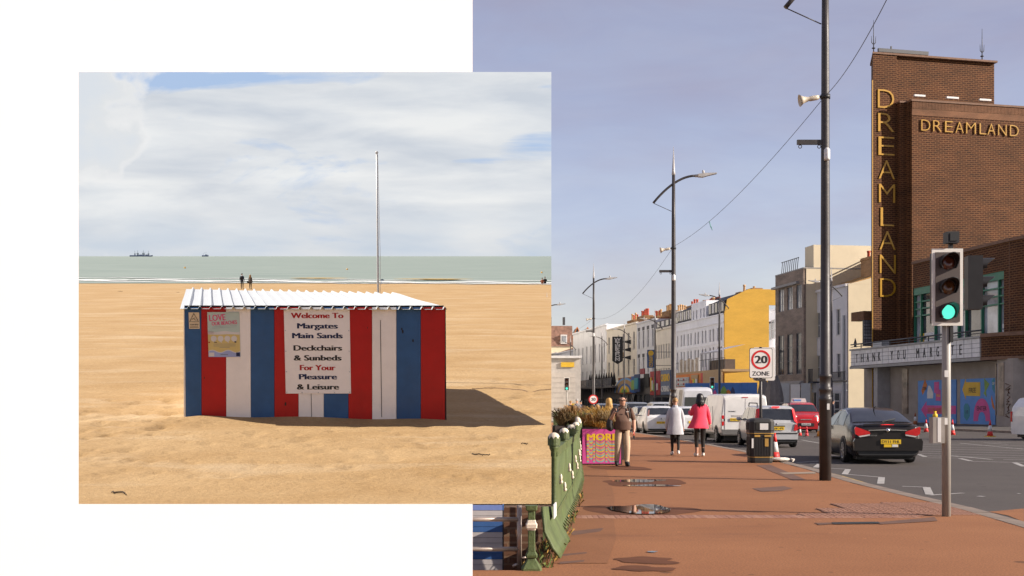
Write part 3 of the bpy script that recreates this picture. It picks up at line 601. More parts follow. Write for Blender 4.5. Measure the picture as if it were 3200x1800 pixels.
line_m = pm('road_paint_white', (0.36, 0.34, 0.31), 0.7, var=0.2, scale=6, dirt=0.45)
KERB = [(6.0, -12.0), (6.05, 0.0), (5.9, 9.0), (6.05, 12.0), (6.34, 14.8), (6.5, 17.1), (6.5, 19.2), (6.55, 22.8), (6.85, 27.3), (6.95, 30.0), (7.3, 37.6), (7.15, 44.0), (7.0, 49.5), (6.67, 56.6), (6.3, 62.0), (4.9, 80.0), (1.5, 110.0), (-3.5, 150.0), (-12.0, 210.0), (-18.0, 250.0)]
SEA = [(0.285, 11.2), (0.50, 13.3), (0.745, 16.2), (0.98, 18.8), (1.28, 22.9), (1.55, 28.2), (1.74, 31.9), (1.86, 40.8), (1.98, 60.0), (-3.0, 110.0), (-14.0, 190.0), (-24.0, 250.0)]
def kerb_x(y):
    for (x0, y0), (x1, y1) in zip(KERB, KERB[1:]):
        if y0 <= y <= y1: return x0 + (x1 - x0) * (y - y0) / (y1 - y0)
    return KERB[-1][0]
def ground():
    m = MB(); m.face([(-3000, -600, -3.4), (3000, -600, -3.4), (3000, 6000, -3.4), (-3000, 6000, -3.4)]); m.build('ground', low_m, kind='structure')
    left = [(-14.0, -12.0), (-14.0, 10.75), (0.2, 10.75)] + SEA
    poly = left + [(x - 0.12, y) for x, y in reversed(KERB)]
    m = MB(); m.face([(x, y, 0) for x, y in poly]); m.grid([[(x, y, 0) for x, y in left], [(x, y, -3.4) for x, y in left]], sm=False)
    pr = m.build('promenade', red_asph, kind='structure')
    # kerb stones, one by one, then the far run
    st = MB(); st.box(-0.125, 0.01, -0.14, 0.125, 0.90, 0.0); me = st.mesh('kerb_stone'); me.materials.append(kerb_m)
    y = 10.0; k = 0
    while y < 66:
        a = Vector((kerb_x(y), y, 0)); b = Vector((kerb_x(y + 0.91), y + 0.91, 0)); d = b - a
        o = bpy.data.objects.new('kerb_stone', me); link(o); o.parent = pr
        o.matrix_local = Matrix.Translation((a.x, a.y, 0.006 + random.uniform(-0.003, 0.003))) @ Matrix.Rotation(math.atan2(d.y, d.x) - R(90), 4, 'Z'); y += 0.91
    far = [(x, y) for x, y in KERB if y >= 66]; far = [(kerb_x(y), y)] + far
    f = MB(); f.grid([[(x - 0.12, y, 0.006) for x, y in far], [(x + 0.12, y, 0.006) for x, y in far], [(x + 0.12, y, -0.14) for x, y in far]], sm=False); f.build('kerb', kerb_m, pr)
    # a soldier course of bricks across the promenade
    bk = [pm('paver_%d' % i, c, 0.85, var=0.15, scale=5, bump=0.2) for i, c in enumerate(((0.29, 0.14, 0.09), (0.32, 0.165, 0.105), (0.26, 0.12, 0.075)))]
    ms = []
    for b in bk:
        q = MB(); q.box(-0.034, -0.21, -0.03, 0.034, 0.21, 0.0); e = q.mesh('brick'); e.materials.append(b); ms.append(e)
    x = 0.88
    while x < 5.35:
        o = bpy.data.objects.new('brick', random.choice(ms)); link(o); o.parent = pr; yy = 15.75 + 0.02 * x
        o.matrix_local = Matrix.Translation((x, yy, 0.006 + random.uniform(-0.0015, 0.002))) @ Matrix.Rotation(R(random.uniform(-1, 1)), 4, 'Z'); x += 0.074
    # blister paving at the crossing
    sl = MB(); sl.box(-0.195, -0.195, -0.03, 0.195, 0.195, 0)
    for i in range(6):
        for j in range(6): sl.lathe([(0.014, 0), (0.010, 0.006)], 5, Matrix.Translation((-0.165 + i * 0.066, -0.165 + j * 0.066, 0)))
    e = sl.mesh('tactile_slab'); e.materials.append(pm('tactile_buff', (0.27, 0.135, 0.085), 0.85, var=0.12, scale=4))
    for i in range(7):
        for j in range(5):
            y = 16.0 + j * 0.4 + (0.0 if i > 1 else 0.2); xx = kerb_x(y) - 0.36 - i * 0.4
            if xx < 4.0 + j * 0.18: continue
            o = bpy.data.objects.new('tactile_slab', e); link(o); o.parent = pr; o.matrix_local = Matrix.Translation((xx, y, 0.012))
    # drain covers and repair patches
    pt = pm('asphalt_patch', (0.13, 0.065, 0.042), 0.9, var=0.15, scale=3, bump=0.2)
    def patch(pts, z, mat, nm): q = MB(); q.face([(p.x, p.y, z) for p in (G(a, b) for a, b in pts)]); return q.build(nm, mat, pr)
    for a in ([(1779, 1662), (1887, 1651), (1876, 1662), (1790, 1674)], [(1757, 1733), (1835, 1726), (1832, 1731), (1757, 1739)], [(1750, 1757), (1827, 1751), (1824, 1757), (1748, 1764)]): patch(a, 0.005, pt, 'repair_patch')
    patch([(2365, 1455), (2405, 1452), (2520, 1500), (2480, 1502)], 0.005, pt, 'repair_patch')
    patch([(2435, 1478), (2545, 1475), (2552, 1481), (2450, 1483)], 0.009, pm('slab_pale', (0.27, 0.2, 0.14), 0.85), 'pale_slab')
    patch([(2350, 1527), (2450, 1520), (2478, 1527), (2440, 1535), (2380, 1537)], 0.005, pt, 'repair_patch')
    patch([(2545, 1635), (2600, 1634), (2606, 1638), (2560, 1642)], 0.006, pt, 'repair_patch')
    patch([(2598, 1634), (2745, 1632), (2750, 1638), (2605, 1640)], 0.009, pm('drain_iron', (0.03, 0.028, 0.026), 0.7, bump=0.4, bscale=60), 'drain_grating')
    patch([(2745, 1633), (2920, 1617), (2930, 1629), (2750, 1640)], 0.006, pt, 'repair_patch')
    # the strip of older tarmac along the railing
    q = MB(); off = [(x + 0.02, y) for x, y in SEA[:8]]; q.grid([[(x, y, 0.004) for x, y in off], [(x + 0.62 + 0.03 * math.sin(y), y, 0.004) for x, y in off]], sm=False); q.build('edge_strip', ground_mat('edge_asphalt', (0.205, 0.083, 0.033), (0.25, 0.105, 0.043), (0.14, 0.058, 0.026)), pr)
    # road, far pavement
    road = [(x + 0.11, y) for x, y in KERB]
    m = MB(); m.face([(x, y, -0.11) for x, y in road] + [(-18, 700, -0.11), (400, 700, -0.11), (400, -12, -0.11)]); rd = m.build('road', road_m, kind='structure')
    # paved apron and footway in front of the buildings
    m = MB(); edge = [(60, 47), (36, 53), (28.2, 60), (25.2, 75), (23.0, 92), (20.5, 110), (16.0, 140), (9, 190), (2, 245)]
    m.face([(x, y, 0.0) for x, y in edge] + [(-20, 420, 0), (250, 420, 0), (250, 47, 0)]); m.grid([[(x, y, 0) for x, y in edge], [(x - 0.02, y - 0.02, -0.13) for x, y in edge]], sm=False)
    fw = m.build('footway', pave_m, kind='structure')
    m = MB(); m.grid([[(x, y, 0.012) for x, y in edge], [(x + 0.2, y + 0.2, 0.012) for x, y in edge], ], sm=False); m.grid([[(x - 0.03, y - 0.03, 0.012) for x, y in edge], [(x - 0.03, y - 0.03, -0.13) for x, y in edge]], sm=False); m.build('kerb', kerb_m, fw)
    # painted markings
    def line(pts, w, nm='painted_line', mat=line_m):
        g = [G(a, b, -0.11) for a, b in pts]; q = MB()
        for i in range(len(g) - 1):
            a, b = g[i], g[i + 1]; d = (b - a).normalized(); n = Vector((-d.y, d.x, 0)) * w / 2; z = Vector((0, 0, 0.0045 + 0.0001 * i))
            q.face([a - n - d * 0.0 + z, b - n + z, b + n + z, a + n + z])
        return q.build(nm, mat, rd)
    zz = [(2530, 1449), (2562, 1450), (2549, 1461), (2650, 1467), (2640, 1482), (2755, 1492), (2752, 1512)]
    for a, b in zip(zz, zz[1:]): line([a, b], 0.09 if abs(a[0] - b[0]) > 40 else 0.14)
    for a, b, w in (((2820, 1520), (2895, 1523), 0.1), ((2895, 1523), (2905, 1546), 0.14), ((2905, 1548), (3010, 1541), 0.1), ((2490, 1446), (2560, 1441), 0.1),
                    ((3060, 1552), (3072, 1551), 0.12), ((3180, 1543), (3188, 1543), 0.12),
                    ((2970, 1424), (3100, 1436), 0.14), ((3000, 1433), (3035, 1441), 0.14), ((3035, 1442), (3200, 1446), 0.1), ((3170, 1446), (3200, 1458), 0.14), ((3135, 1436), (3200, 1437), 0.1),
                    ((2870, 1420), (2892, 1428), 0.14), ((2800, 1414), (2870, 1418), 0.1), ((2900, 1431), (3010, 1432), 0.06)): line([a, b], w)
    for k in range(6): line([(2875, 1389 + k * 7.0), (3200, 1394 + k * 7.6)], 0.09)
    line([(3030, 1380), (3160, 1384)], 0.1); line([(3075, 1384), (3150, 1389)], 0.1); line([(3000, 1385), (3200, 1404)], 0.1)
    for k in range(4): line([(2490, 1362 + k * 6), (2600, 1364 + k * 6)], 0.09)
    line([(2505, 1375), (2565, 1386)], 0.1)
    yl = pm('road_paint_yellow', (0.42, 0.28, 0.06), 0.7, var=0.2, dirt=0.3)
    for off in (0.28, 0.46):
        q = MB(); pts = [(kerb_x(y) + off, y) for y in range(24, 66, 2)]; q.grid([[(x, y, -0.1055) for x, y in pts], [(x + 0.08, y, -0.1055) for x, y in pts]], sm=False); q.build('yellow_line', yl, rd)
    m = MB(); d0 = G(3070, 1601, -0.11); q = [G(a, b, -0.11) for a, b in ((3090, 1600), (3200, 1590), (3200, 1632), (3150, 1612))]
    m.face([(p.x, p.y, -0.105) for p in q]); m.build('red_patch', red_asph, rd)
    # puddles: standing water in shallow dips, with a damp rim
    wet = pm('damp_asphalt', (0.125, 0.05, 0.024), 0.8, var=0.2, scale=1.5, spec=0.15)
    water = pm('puddle_water', (0.030, 0.026, 0.024), 0.015, var=0.1, spec=1.0)
    def blob(c, rx, ry, seed, n=56, amp=0.24):
        q = random.Random(seed); ph = [(k, q.uniform(0, 6.28), amp / k ** 0.8) for k in range(2, 7)]
        return [(c[0] + rx * math.cos(t) * (1 + sum(a * math.sin(k * t + p) for k, p, a in ph)), c[1] + ry * math.sin(t) * (1 + sum(a * math.sin(k * t + p) for k, p, a in ph))) for t in [2 * math.pi * i / n for i in range(n)]]
    def pud(px, py, rpx, ry, seed, mat, z, nm, lb=None):
        g = G(px, py); q = MB(); q.face([(x, y, z) for x, y in blob((g.x, g.y), rpx / F * g.y, ry, seed)]); return q.build(nm, mat, pr)
    pud(2020, 1509, 122, 1.15, 1, wet, 0.0045, 'damp_patch'); pud(1995, 1596, 150, 1.05, 4, wet, 0.0045, 'damp_patch')
    pud(1990, 1503, 82, 0.42, 2, water, 0.008, 'puddle_water'); pud(2035, 1518, 72, 0.26, 3, water, 0.008, 'puddle_water')
    pud(2005, 1594, 108, 0.62, 6, water, 0.016, 'puddle_water')
    pud(2020, 1752, 98, 0.25, 5, wet, 0.0045, 'damp_patch'); pud(2010, 1778, 92, 0.18, 9, wet, 0.0045, 'damp_patch'); pud(2038, 1726, 16, 0.05, 2, water, 0.008, 'puddle_water')
    pud(1935, 1462, 90, 0.9, 12, wet, 0.0045, 'damp_patch')
    # bits of weed and litter in the gutter
ground()

# ================================================================ people
def skin_mesh(names, V, E, RAD, rootname, lv=2):
    me = bpy.data.meshes.new('figure'); idx = {n: i for i, n in enumerate(names)}
    me.from_pydata([V[n] for n in names], [(idx[a], idx[b]) for a, b in E], [])
    ob = bpy.data.objects.new('figure', me); COL.objects.link(ob)
    sk = ob.modifiers.new('s', 'SKIN'); sk.use_smooth_shade = True; sk.branch_smoothing = 0.6
    for n in names:
        d = me.skin_vertices[0].data[idx[n]]; r = RAD[n]; d.radius = r if isinstance(r, tuple) else (r, r); d.use_root = (n == rootname)
    ob.modifiers.new('u', 'SUBSURF').levels = lv
    bpy.context.view_layer.update(); dg = bpy.context.evaluated_depsgraph_get()
    out = bpy.data.meshes.new_from_object(ob.evaluated_get(dg)); vs = [v.co.copy() for v in out.vertices]; fs = [tuple(p.vertices) for p in out.polygons]
    bpy.data.objects.remove(ob); bpy.data.meshes.remove(me); bpy.data.meshes.remove(out); return vs, fs
BASE_J = dict(pel=(0, 0, .95), spi=(0, 0, 1.13), che=(0, 0, 1.33), nkb=(0, .005, 1.47), nkt=(0, -.005, 1.53), hed=(0, -.02, 1.615), het=(0, -.012, 1.70),
    shl=(.165, 0, 1.40), ell=(.22, .02, 1.13), wrl=(.235, -.04, .89), pll=(.235, -.06, .82), shr=(-.165, 0, 1.40), elr=(-.22, .02, 1.13), wrr=(-.235, -.04, .89), plr=(-.235, -.06, .82),
    hpl=(.09, 0, .88), knl=(.095, -.02, .50), anl=(.095, .02, .10), tol=(.105, -.13, .045), hpr=(-.09, 0, .88), knr=(-.095, -.02, .50), anr=(-.095, .02, .10), tor=(-.105, -.13, .045))
BASE_R = dict(pel=(.155, .115), spi=(.145, .105), che=(.165, .115), nkb=.06, nkt=.052, hed=(.074, .09), het=(.055, .066), shl=.062, ell=.044, wrl=.030, pll=.032, shr=.062, elr=.044, wrr=.030, plr=.032,
    hpl=.092, knl=.062, anl=.042, tol=.036, hpr=.092, knr=.062, anr=.042, tor=.036)
EDG = [('pel', 'spi', 'top'), ('spi', 'che', 'top'), ('che', 'nkb', 'top'), ('nkb', 'nkt', 'skin'), ('nkt', 'hed', 'skin'), ('hed', 'het', 'skin'), ('che', 'shl', 'top'), ('shl', 'ell', 'sleeve'), ('ell', 'wrl', 'fore'), ('wrl', 'pll', 'skin'),
    ('che', 'shr', 'top'), ('shr', 'elr', 'sleeve'), ('elr', 'wrr', 'fore'), ('wrr', 'plr', 'skin'), ('pel', 'hpl', 'leg'), ('hpl', 'knl', 'leg'), ('knl', 'anl', 'shin'), ('anl', 'tol', 'shoe'), ('pel', 'hpr', 'leg'), ('hpr', 'knr', 'leg'), ('knr', 'anr', 'shin'), ('anr', 'tor', 'shoe')]
SKIN = pm('skin', (0.50, 0.27, 0.18), 0.55, var=0.08, scale=6)
def person(label, M, H, mats, J=None, Rd=None, hair=None, hairmat=None, fingers=True, group=None, face=True):
    r = thing('person', label, 'person', M=M, group=group)
    k = H / 1.74; j = dict(BASE_J); j.update(J or {}); rd = dict(BASE_R); rd.update(Rd or {})
    names = list(j); V = {n: Vector(j[n]) for n in names}
    vs, fs = skin_mesh(names, V, [(a, b) for a, b, _ in EDG], rd, 'pel')
    allm = []; mi = {}
    def slot(t):
        m = mats.get(t) or mats['skin']
        if m not in allm: allm.append(m)
        return allm.index(m)
    m = MB(); m.v = [tuple(v) for v in vs]
    def seg(p, a, b):
        d = b - a; t = max(0, min(1, (p - a).dot(d) / d.length_squared)); return (p - a - d * t).length, t
    rv = lambda n: rd[n] if not isinstance(rd[n], tuple) else sum(rd[n]) / 2
    for f in fs:
        c = sum((vs[i] for i in f), Vector()) / len(f); best = None
        for a, b, t in EDG:
            d, u = seg(c, V[a], V[b]); d -= rv(a) * (1 - u) + rv(b) * u
            if best is None or d < best[0]: best = (d, t)
        m.f.append(f); m.m.append(slot(best[1])); m.s.append(True)
    m.mi = slot('skin')
    for sd, wr, pl in ((1, 'wrl', 'pll'), (-1, 'wrr', 'plr')):
        if not fingers: break
        d = (V[pl] - V[wr]).normalized(); side = d.cross(Vector((1, 0, 0)) * sd).normalized(); side = side if side.length > .1 else Vector((0, 1, 0)); nrm = d.cross(side).normalized()
        for q in range(4):
            o = V[pl] + side * (0.026 - 0.0175 * q) + d * 0.012; L = (0.062, 0.074, 0.070, 0.055)[q]
            m.tube([o, o + d * L * 0.5 + nrm * 0.006 * sd, o + d * L * 0.85 + nrm * 0.024 * sd], [.0105, .0095, .007], 6)
        o = V[wr].lerp(V[pl], 0.35) + side * 0.024
        m.tube([o, o + side * 0.026 + d * 0.022, o + side * 0.030 + d * 0.052], [.0115, .0105, .008], 6)
    hd = V['hed']
    if face:
        m.ball((hd.x, hd.y - .093, hd.z - .012), .017, 8, 6, (0.8, 1.0, 1.4)); m.ball((hd.x, hd.y - .085, hd.z - .055), .022, 8, 5, (1.3, 0.5, 0.5))
        for s in (-1, 1): m.ball((hd.x + s * .078, hd.y + .005, hd.z - .005), .024, 8, 6, (0.4, 0.8, 1.25)); m.ball((hd.x + s * .032, hd.y - .082, hd.z + .028), .02, 8, 5, (1.4, 0.6, 0.5))
        m.mi = slot('dark')
        for s in (-1, 1): m.ball((hd.x + s * .031, hd.y - .086, hd.z + .008), .009, 6, 5, (1.4, 0.7, 0.8))
        m.box(hd.x - .022, hd.y - .0965, hd.z - .058, hd.x + .022, hd.y - .09, hd.z - .054)
    Ms = Matrix.Scale(k, 4)
    m.v = [tuple(Ms @ Vector(v)) for v in m.v]
    m.build('body', allm, r)
    if hair: hair(r, V, k, hairmat)
    return r, V, k
def cap_hair(grow=1.0, low=-0.02, back=-0.07):
    def f(r, V, k, mat):
        c = V['hed'] + Vector((0, 0.012, 0.02)); rows = []
        for i in range(9):
            t = i / 8; row = []
            for a in range(20):
                an = 2 * math.pi * a / 20; b = 0.5 - 0.5 * math.sin(an)      # b = 1 at the face side
                zl = low * b * 0 + (0.045 * b + back * (1 - b)); th = math.pi * 0.5 * t * (1.0)
                z = 0.105 * math.cos(th) if t < 0.75 else None
                rad = math.sin(th)
                zz = 0.112 * math.cos(th) * grow if math.cos(th) * 0.112 > zl else zl + 0.002
                rr = rad if zz > zl + 0.003 else math.sin(math.acos(max(-1, min(1, zl / 0.112))))
                w = 1.0 + 0.03 * math.sin(a * 5 + i * 2)
                row.append((c + Vector((0.088 * rr * math.cos(an) * grow * w, 0.104 * rr * math.sin(an) * grow * w, zz))) * k)
            rows.append(row)
        m = MB(); m.grid(rows, True); m.build('hair', mat, r)
    return f
def long_hair(length=0.30, width=1.0, seed=1, ywide=1.0):
    def f(r, V, k, mat):
        c = V['hed']; q = random.Random(seed); m = MB()
        prof = [(0.125, 0.02), (0.11, 0.065), (0.06, 0.095), (0.0, 0.108), (-0.08, 0.105), (-0.16, 0.115), (-0.08 - length * 0.5, 0.13), (-0.08 - length * 0.8, 0.115), (-0.08 - length, 0.05)]
        rows = []
        for z, rr in prof:
            row = []
            for a in range(22):
                an = 2 * math.pi * a / 22; w = 1 + 0.10 * math.sin(a * 4 + z * 25) + q.uniform(-0.05, 0.05)
                yy = rr * math.sin(an) * ywide * w
                if yy < -0.03 and z < 0.07: yy = -0.03 + 0.02 * math.cos(an)
                row.append((c + Vector((rr * width * math.cos(an) * w, yy + 0.035, z))) * k)
            rows.append(row)
        m.grid(rows, True)
        for i in range(26):   # loose strands
            a = q.uniform(0.1, 3.0); x = 0.1 * width * math.cos(a); y = 0.03 + 0.1 * math.sin(a) * ywide
            m.tube([(c + Vector((x * 0.8, y * 0.9, 0.02))) * k, (c + Vector((x * 1.15, y * 1.15, -0.12))) * k, (c + Vector((x * 1.25 + q.uniform(-.03, .03), y * 1.2, -0.1 - length + q.uniform(-.05, .03)))) * k], [0.014, 0.016, 0.004], 5)
        m.build('hair', mat, r)
    return f
def shoes(r, V, k, mat):
    for s in 'lr':
        a, t = V['an' + s], V['to' + s]; c = a.lerp(t, 0.52); d = t - a; A = Matrix.Translation(Vector((c.x, c.y, 0.052 + max(0, a.z - 0.1))) * k) @ Matrix.Rotation(math.atan2(d.y, d.x) + R(90), 4, 'Z')
        m = MB(); m.ball((0, 0, 0), 0.052 * k, 12, 8, (0.95, 2.5, 0.95), M=A); m.ball((0, 0.06 * k, 0.03 * k), 0.05 * k, 10, 6, (0.9, 1.2, 1.0), M=A); m.build('shoe', mat, r)
def loft(r, name, mat, rings, k, n=24, fold=0.0, seed=1):
    q = random.Random(seed); ph = q.uniform(0, 6); rows = []
    for (cx, cy, z, rx, ry) in rings:
        row = []
        for a in range(n):
            an = 2 * math.pi * a / n; w = 1 + fold * math.sin(a * 2 * math.pi / n * 5 + ph) * max(0, (1.25 - z)) + fold * 0.4 * math.sin(a * 9.1 + z * 14)
            ex = math.copysign(abs(math.cos(an)) ** 0.85, math.cos(an)); ey = math.copysign(abs(math.sin(an)) ** 0.85, math.sin(an))
            row.append(Vector((cx + rx * ex * w, cy + ry * ey * w, z)) * k)
        rows.append(row)
    m = MB(); m.grid(rows, True); return m.build(name, mat, r)
def street_people():
    dk = pm('black_cloth', (0.015, 0.014, 0.014), 0.85, var=0.2); gl = pm('black_leather', (0.02, 0.017, 0.015), 0.3, var=0.25, scale=9, bump=0.2)
    shoe_w = pm('white_trainer', (0.62, 0.58, 0.53), 0.6, var=0.1, scale=20); shoe_b = pm('black_shoe', (0.02, 0.02, 0.022), 0.55)
    blond = pm('blond_hair', (0.42, 0.24, 0.07), 0.55, var=0.3, scale=18, stretch=(1, 1, 0.15)); blk = pm('black_hair', (0.012, 0.009, 0.009), 0.4, var=0.3, scale=20); ginger = pm('fair_hair', (0.30, 0.16, 0.05), 0.55, var=0.3, scale=25); grey_h = pm('grey_hair', (0.30, 0.28, 0.26), 0.6, var=0.2, scale=25)
    # --- the man with the telephone, walking towards us
    g = G(1945, 1458); polo = pm('brown_polo', (0.115, 0.062, 0.042), 0.85, var=0.12, scale=7, bump=0.25, bscale=30); chino = pm('beige_chinos', (0.46, 0.33, 0.22), 0.85, var=0.1, scale=5, bump=0.3, bscale=18)
    r, V, k = person('man in a brown polo shirt and beige trousers looking at his phone', Matrix.Translation(g) @ Matrix.Rotation(R(4), 4, 'Z'), 1.70,
        dict(skin=SKIN, top=polo, sleeve=polo, leg=chino, shin=chino, shoe=shoe_b, dark=pm('eye_dark', (0.02, 0.015, 0.012), 0.4)),
        J=dict(pel=(0, 0, .96), spi=(0, -.03, 1.12), che=(0, -.005, 1.34), hed=(0, -.045, 1.605), het=(0, -.035, 1.69), nkt=(0, -.02, 1.53), shr=(-.185, 0, 1.41), elr=(-.29, -.03, 1.13), wrr=(-.245, -.24, 1.30), plr=(-.215, -.29, 1.355),
               shl=(.185, 0, 1.41), ell=(.285, .03, 1.13), wrl=(.285, -.03, .90), pll=(.262, -.06, .83), knl=(.11, -.05, .49), anl=(.105, .0, .10), tol=(.12, -.15, .045), knr=(-.115, .0, .49), anr=(-.125, .09, .11), tor=(-.145, -.05, .045)),
        Rd=dict(pel=(.185, .145), spi=(.205, .18), che=(.195, .145), nkb=.075, nkt=.066, hed=(.08, .095), shl=.08, shr=.08, ell=.056, elr=.056, wrl=.036, wrr=.036, hpl=.11, hpr=.11, knl=.085, knr=.085, anl=.066, anr=.066, tol=.044, tor=.044),
        hair=None)
    shoes(r, V, k, shoe_b)
    m = MB()    # cropped hair round the back and sides
    c = V['hed']
    for a in range(14):
        an = math.pi * (-0.05 + 1.1 * a / 13); m.ball(((c.x + .078 * math.cos(an)) * k, (c.y + .005 + .09 * math.sin(an)) * k, (c.z + .03) * k), .026 * k, 6, 5, (1, 1, 1.7))
    m.build('hair', pm('brown_stubble', (0.10, 0.06, 0.04), 0.8), r)
    m = MB()
    for s in (-1, 1): m.tube([((c.x + s * .032 + .022 * math.cos(t)) * k, (c.y - .106) * k, (c.z + .005 + .017 * math.sin(t)) * k) for t in [i * math.pi / 5 for i in range(11)]], .004, 5); m.tube([((c.x + s * .054) * k, (c.y - .104) * k, (c.z + .008) * k), ((c.x + s * .088) * k, (c.y + .01) * k, (c.z + .012) * k)], .003, 4)
    m.build('glasses', pm('spectacle_frame', (0.02, 0.015, 0.012), 0.3), r)
    loft(r, 'shirt_hem', polo, [(0, -.02, 1.10, .215, .19), (0, -.015, .98, .21, .175), (0, -.005, .90, .205, .165)], k, fold=0.02)
    m = MB(); m.tube([Vector((-.085, -.02, 1.475)) * k, Vector((-.045, -.10, 1.455)) * k, Vector((0, -.13, 1.41)) * k, Vector((.045, -.10, 1.455)) * k, Vector((.085, -.02, 1.475)) * k], .014, 6); m.build('collar', polo, r)
    m = MB(); m.box(.06 * k, -.185 * k, 1.33 * k, .13 * k, -.17 * k, 1.345 * k); m.build('chest_logo', pm('logo_white', (0.6, 0.56, 0.52), 0.6), r)
    ph = thing('phone', 'dark mobile phone held up in the man\'s hand', 'phone', M=Matrix.Translation(g) @ Matrix.Rotation(R(4), 4, 'Z')); m = MB(); m.box(-.04, -.004, -.075, .04, .005, .075, Matrix.Translation(Vector((-.195, -.305, 1.40)) * k) @ Matrix.Rotation(R(-25), 4, 'X')); m.build('case', shoe_b, ph)
    bg_ = thing('shoulder_bag', 'dark shoulder bag hanging at the man\'s side', 'bag', M=Matrix.Translation(g) @ Matrix.Rotation(R(4), 4, 'Z'))
    bm = pm('dark_bag', (0.028, 0.024, 0.023), 0.8, var=0.2, bump=0.3)
    loft(bg_, 'bag_body', bm, [(-.30, .04, 1.20, .015, .05), (-.30, .03, 1.14, .06, .12), (-.31, .02, 1.0, .085, .16), (-.30, .02, .90, .08, .15), (-.29, .02, .86, .02, .06)], k, n=16)
    m = MB(); m.tube([Vector(p) * k for p in ((-.30, .03, 1.18), (-.235, -.02, 1.36), (-.17, .0, 1.492), (-.16, .1, 1.38))], .016, 6); m.build('strap', bm, bg_)
    m = MB(); m.tube([Vector(p) * k for p in ((.17, -.11, 1.18), (.15, -.135, 1.32), (.135, -.02, 1.487), (.13, .12, 1.35))], .02, 6); m.build('rucksack_strap', bm, r)
    ky = thing('key_fob', 'red and black key strap hanging from the man\'s hand', 'keys', M=Matrix.Translation(g) @ Matrix.Rotation(R(4), 4, 'Z'))
    m = MB(); m.tube([Vector((.262, -.075, .88)) * k, Vector((.265, -.08, .80)) * k, Vector((.268, -.075, .75)) * k], [.01, .014, .012], 6); m.build('strap', pm('red_strap', (0.5, 0.02, 0.03), 0.5), ky)
    m = MB(); m.box(.245 * k, -.095 * k, .68 * k, .288 * k, -.07 * k, .752 * k); m.build('fob', shoe_b, ky)
    # --- two women walking away
    gc = pm('pale_grey_wool', (0.43, 0.43, 0.45), 0.9, var=0.08, scale=9, bump=0.3, bscale=40); pk = pm('coral_wool', (0.72, 0.055, 0.10), 0.85, var=0.06, scale=6, bump=0.3, bscale=40)
    leg = dict(hpl=.085, hpr=.085, knl=.055, knr=.055, anl=.036, anr=.036)
    g = G(2110, 1423)
    r, V, k = person('woman with short fair hair in a pale grey coat walking away', Matrix.Translation(g) @ Matrix.Rotation(R(178), 4, 'Z'), 1.66,
        dict(skin=SKIN, top=gc, sleeve=gc, fore=gc, leg=dk, shin=dk, shoe=shoe_w, dark=dk), J=dict(shl=(.16, 0, 1.40), shr=(-.16, 0, 1.40), ell=(.23, .0, 1.12), elr=(-.23, .0, 1.12), wrl=(.26, -.06, .87), wrr=(-.25, -.03, .87), pll=(.262, -.08, .81), plr=(-.252, -.05, .81),
            knr=(-.09, .02, .50), anr=(-.085, .10, .13), tor=(-.10, .0, .05), knl=(.09, -.06, .49), anl=(.085, -.02, .10)),
        Rd=dict(shl=.075, shr=.075, ell=.066, elr=.066, wrl=.055, wrr=.055, **leg), hair=cap_hair(1.06), hairmat=ginger)
    loft(r, 'coat', gc, [(0, .0, 1.475, .075, .075), (0, .0, 1.44, .15, .10), (0, .0, 1.36, .185, .125), (0, 0, 1.18, .185, .135), (0, .0, 1.0, .205, .15), (0, .01, .82, .235, .165), (0, .01, .64, .262, .18), (0, .01, .636, .262, .18)], k, fold=0.03, seed=3)
    shoes(r, V, k, shoe_w)
    loft(r, 'collar', gc, [(0, .005, 1.46, .088, .085), (0, .005, 1.50, .08, .078), (0, .005, 1.52, .07, .068)], k, n=16)
    g = G(2187, 1427)
    r, V, k = person('woman with long black hair in a coral pink coat walking away', Matrix.Translation(g) @ Matrix.Rotation(R(184), 4, 'Z'), 1.79,
        dict(skin=SKIN, top=pk, sleeve=pk, fore=pk, leg=gl, shin=gl, shoe=shoe_w, dark=dk), J=dict(ell=(.235, -.03, 1.14), wrl=(.24, -.22, 1.22), pll=(.22, -.27, 1.26), elr=(-.245, .0, 1.13), wrr=(-.285, -.03, .92), plr=(-.29, -.05, .85), anl=(.085, .0, .10), anr=(-.085, .03, .10), knl=(.088, -.03, .5), knr=(-.088, -.01, .5)),
        Rd=dict(shl=.07, shr=.07, ell=.06, elr=.06, wrl=.046, wrr=.046, hpl=.1, hpr=.1, knl=.07, knr=.07, anl=.042, anr=.042), hair=long_hair(0.14, 0.95, 4), hairmat=blk)
    loft(r, 'coat', pk, [(0, .0, 1.475, .08, .075), (0, .0, 1.44, .15, .10), (0, .0, 1.36, .195, .135), (0, 0, 1.18, .185, .14), (0.01, .0, 1.05, .20, .16), (.03, .01, .90, .245, .185), (.045, .01, .80, .29, .205), (.05, .01, .775, .295, .205), (.05, .01, .77, .24, .17)], k, fold=0.045, seed=9)
    shoes(r, V, k, shoe_w)
    for s in (-1, 1): loft(r, 'ankle', SKIN, [(s * .086, .015, .26, .045, .05), (s * .086, .015, .16, .04, .044), (s * .087, .01, .09, .04, .046)], k, n=10)
    # --- people farther along the promenade
    brn = pm('brown_coat', (0.06, 0.035, 0.02), 0.85); jk = pm('grey_jacket', (0.20, 0.19, 0.20), 0.9, var=0.1); nv = pm('navy_cloth', (0.02, 0.022, 0.035), 0.85)
    def at(px, y): return Matrix.Translation(((px - CX) / F * y, y, 0))
    r, V, k = person('woman with long wavy blond hair in a dark brown coat', at(1903, 41) @ Matrix.Rotation(R(175), 4, 'Z'), 1.70, dict(skin=SKIN, top=brn, sleeve=brn, fore=brn, leg=dk, shin=dk, shoe=shoe_b), hair=long_hair(0.34, 1.0, 7), hairmat=blond, face=False)
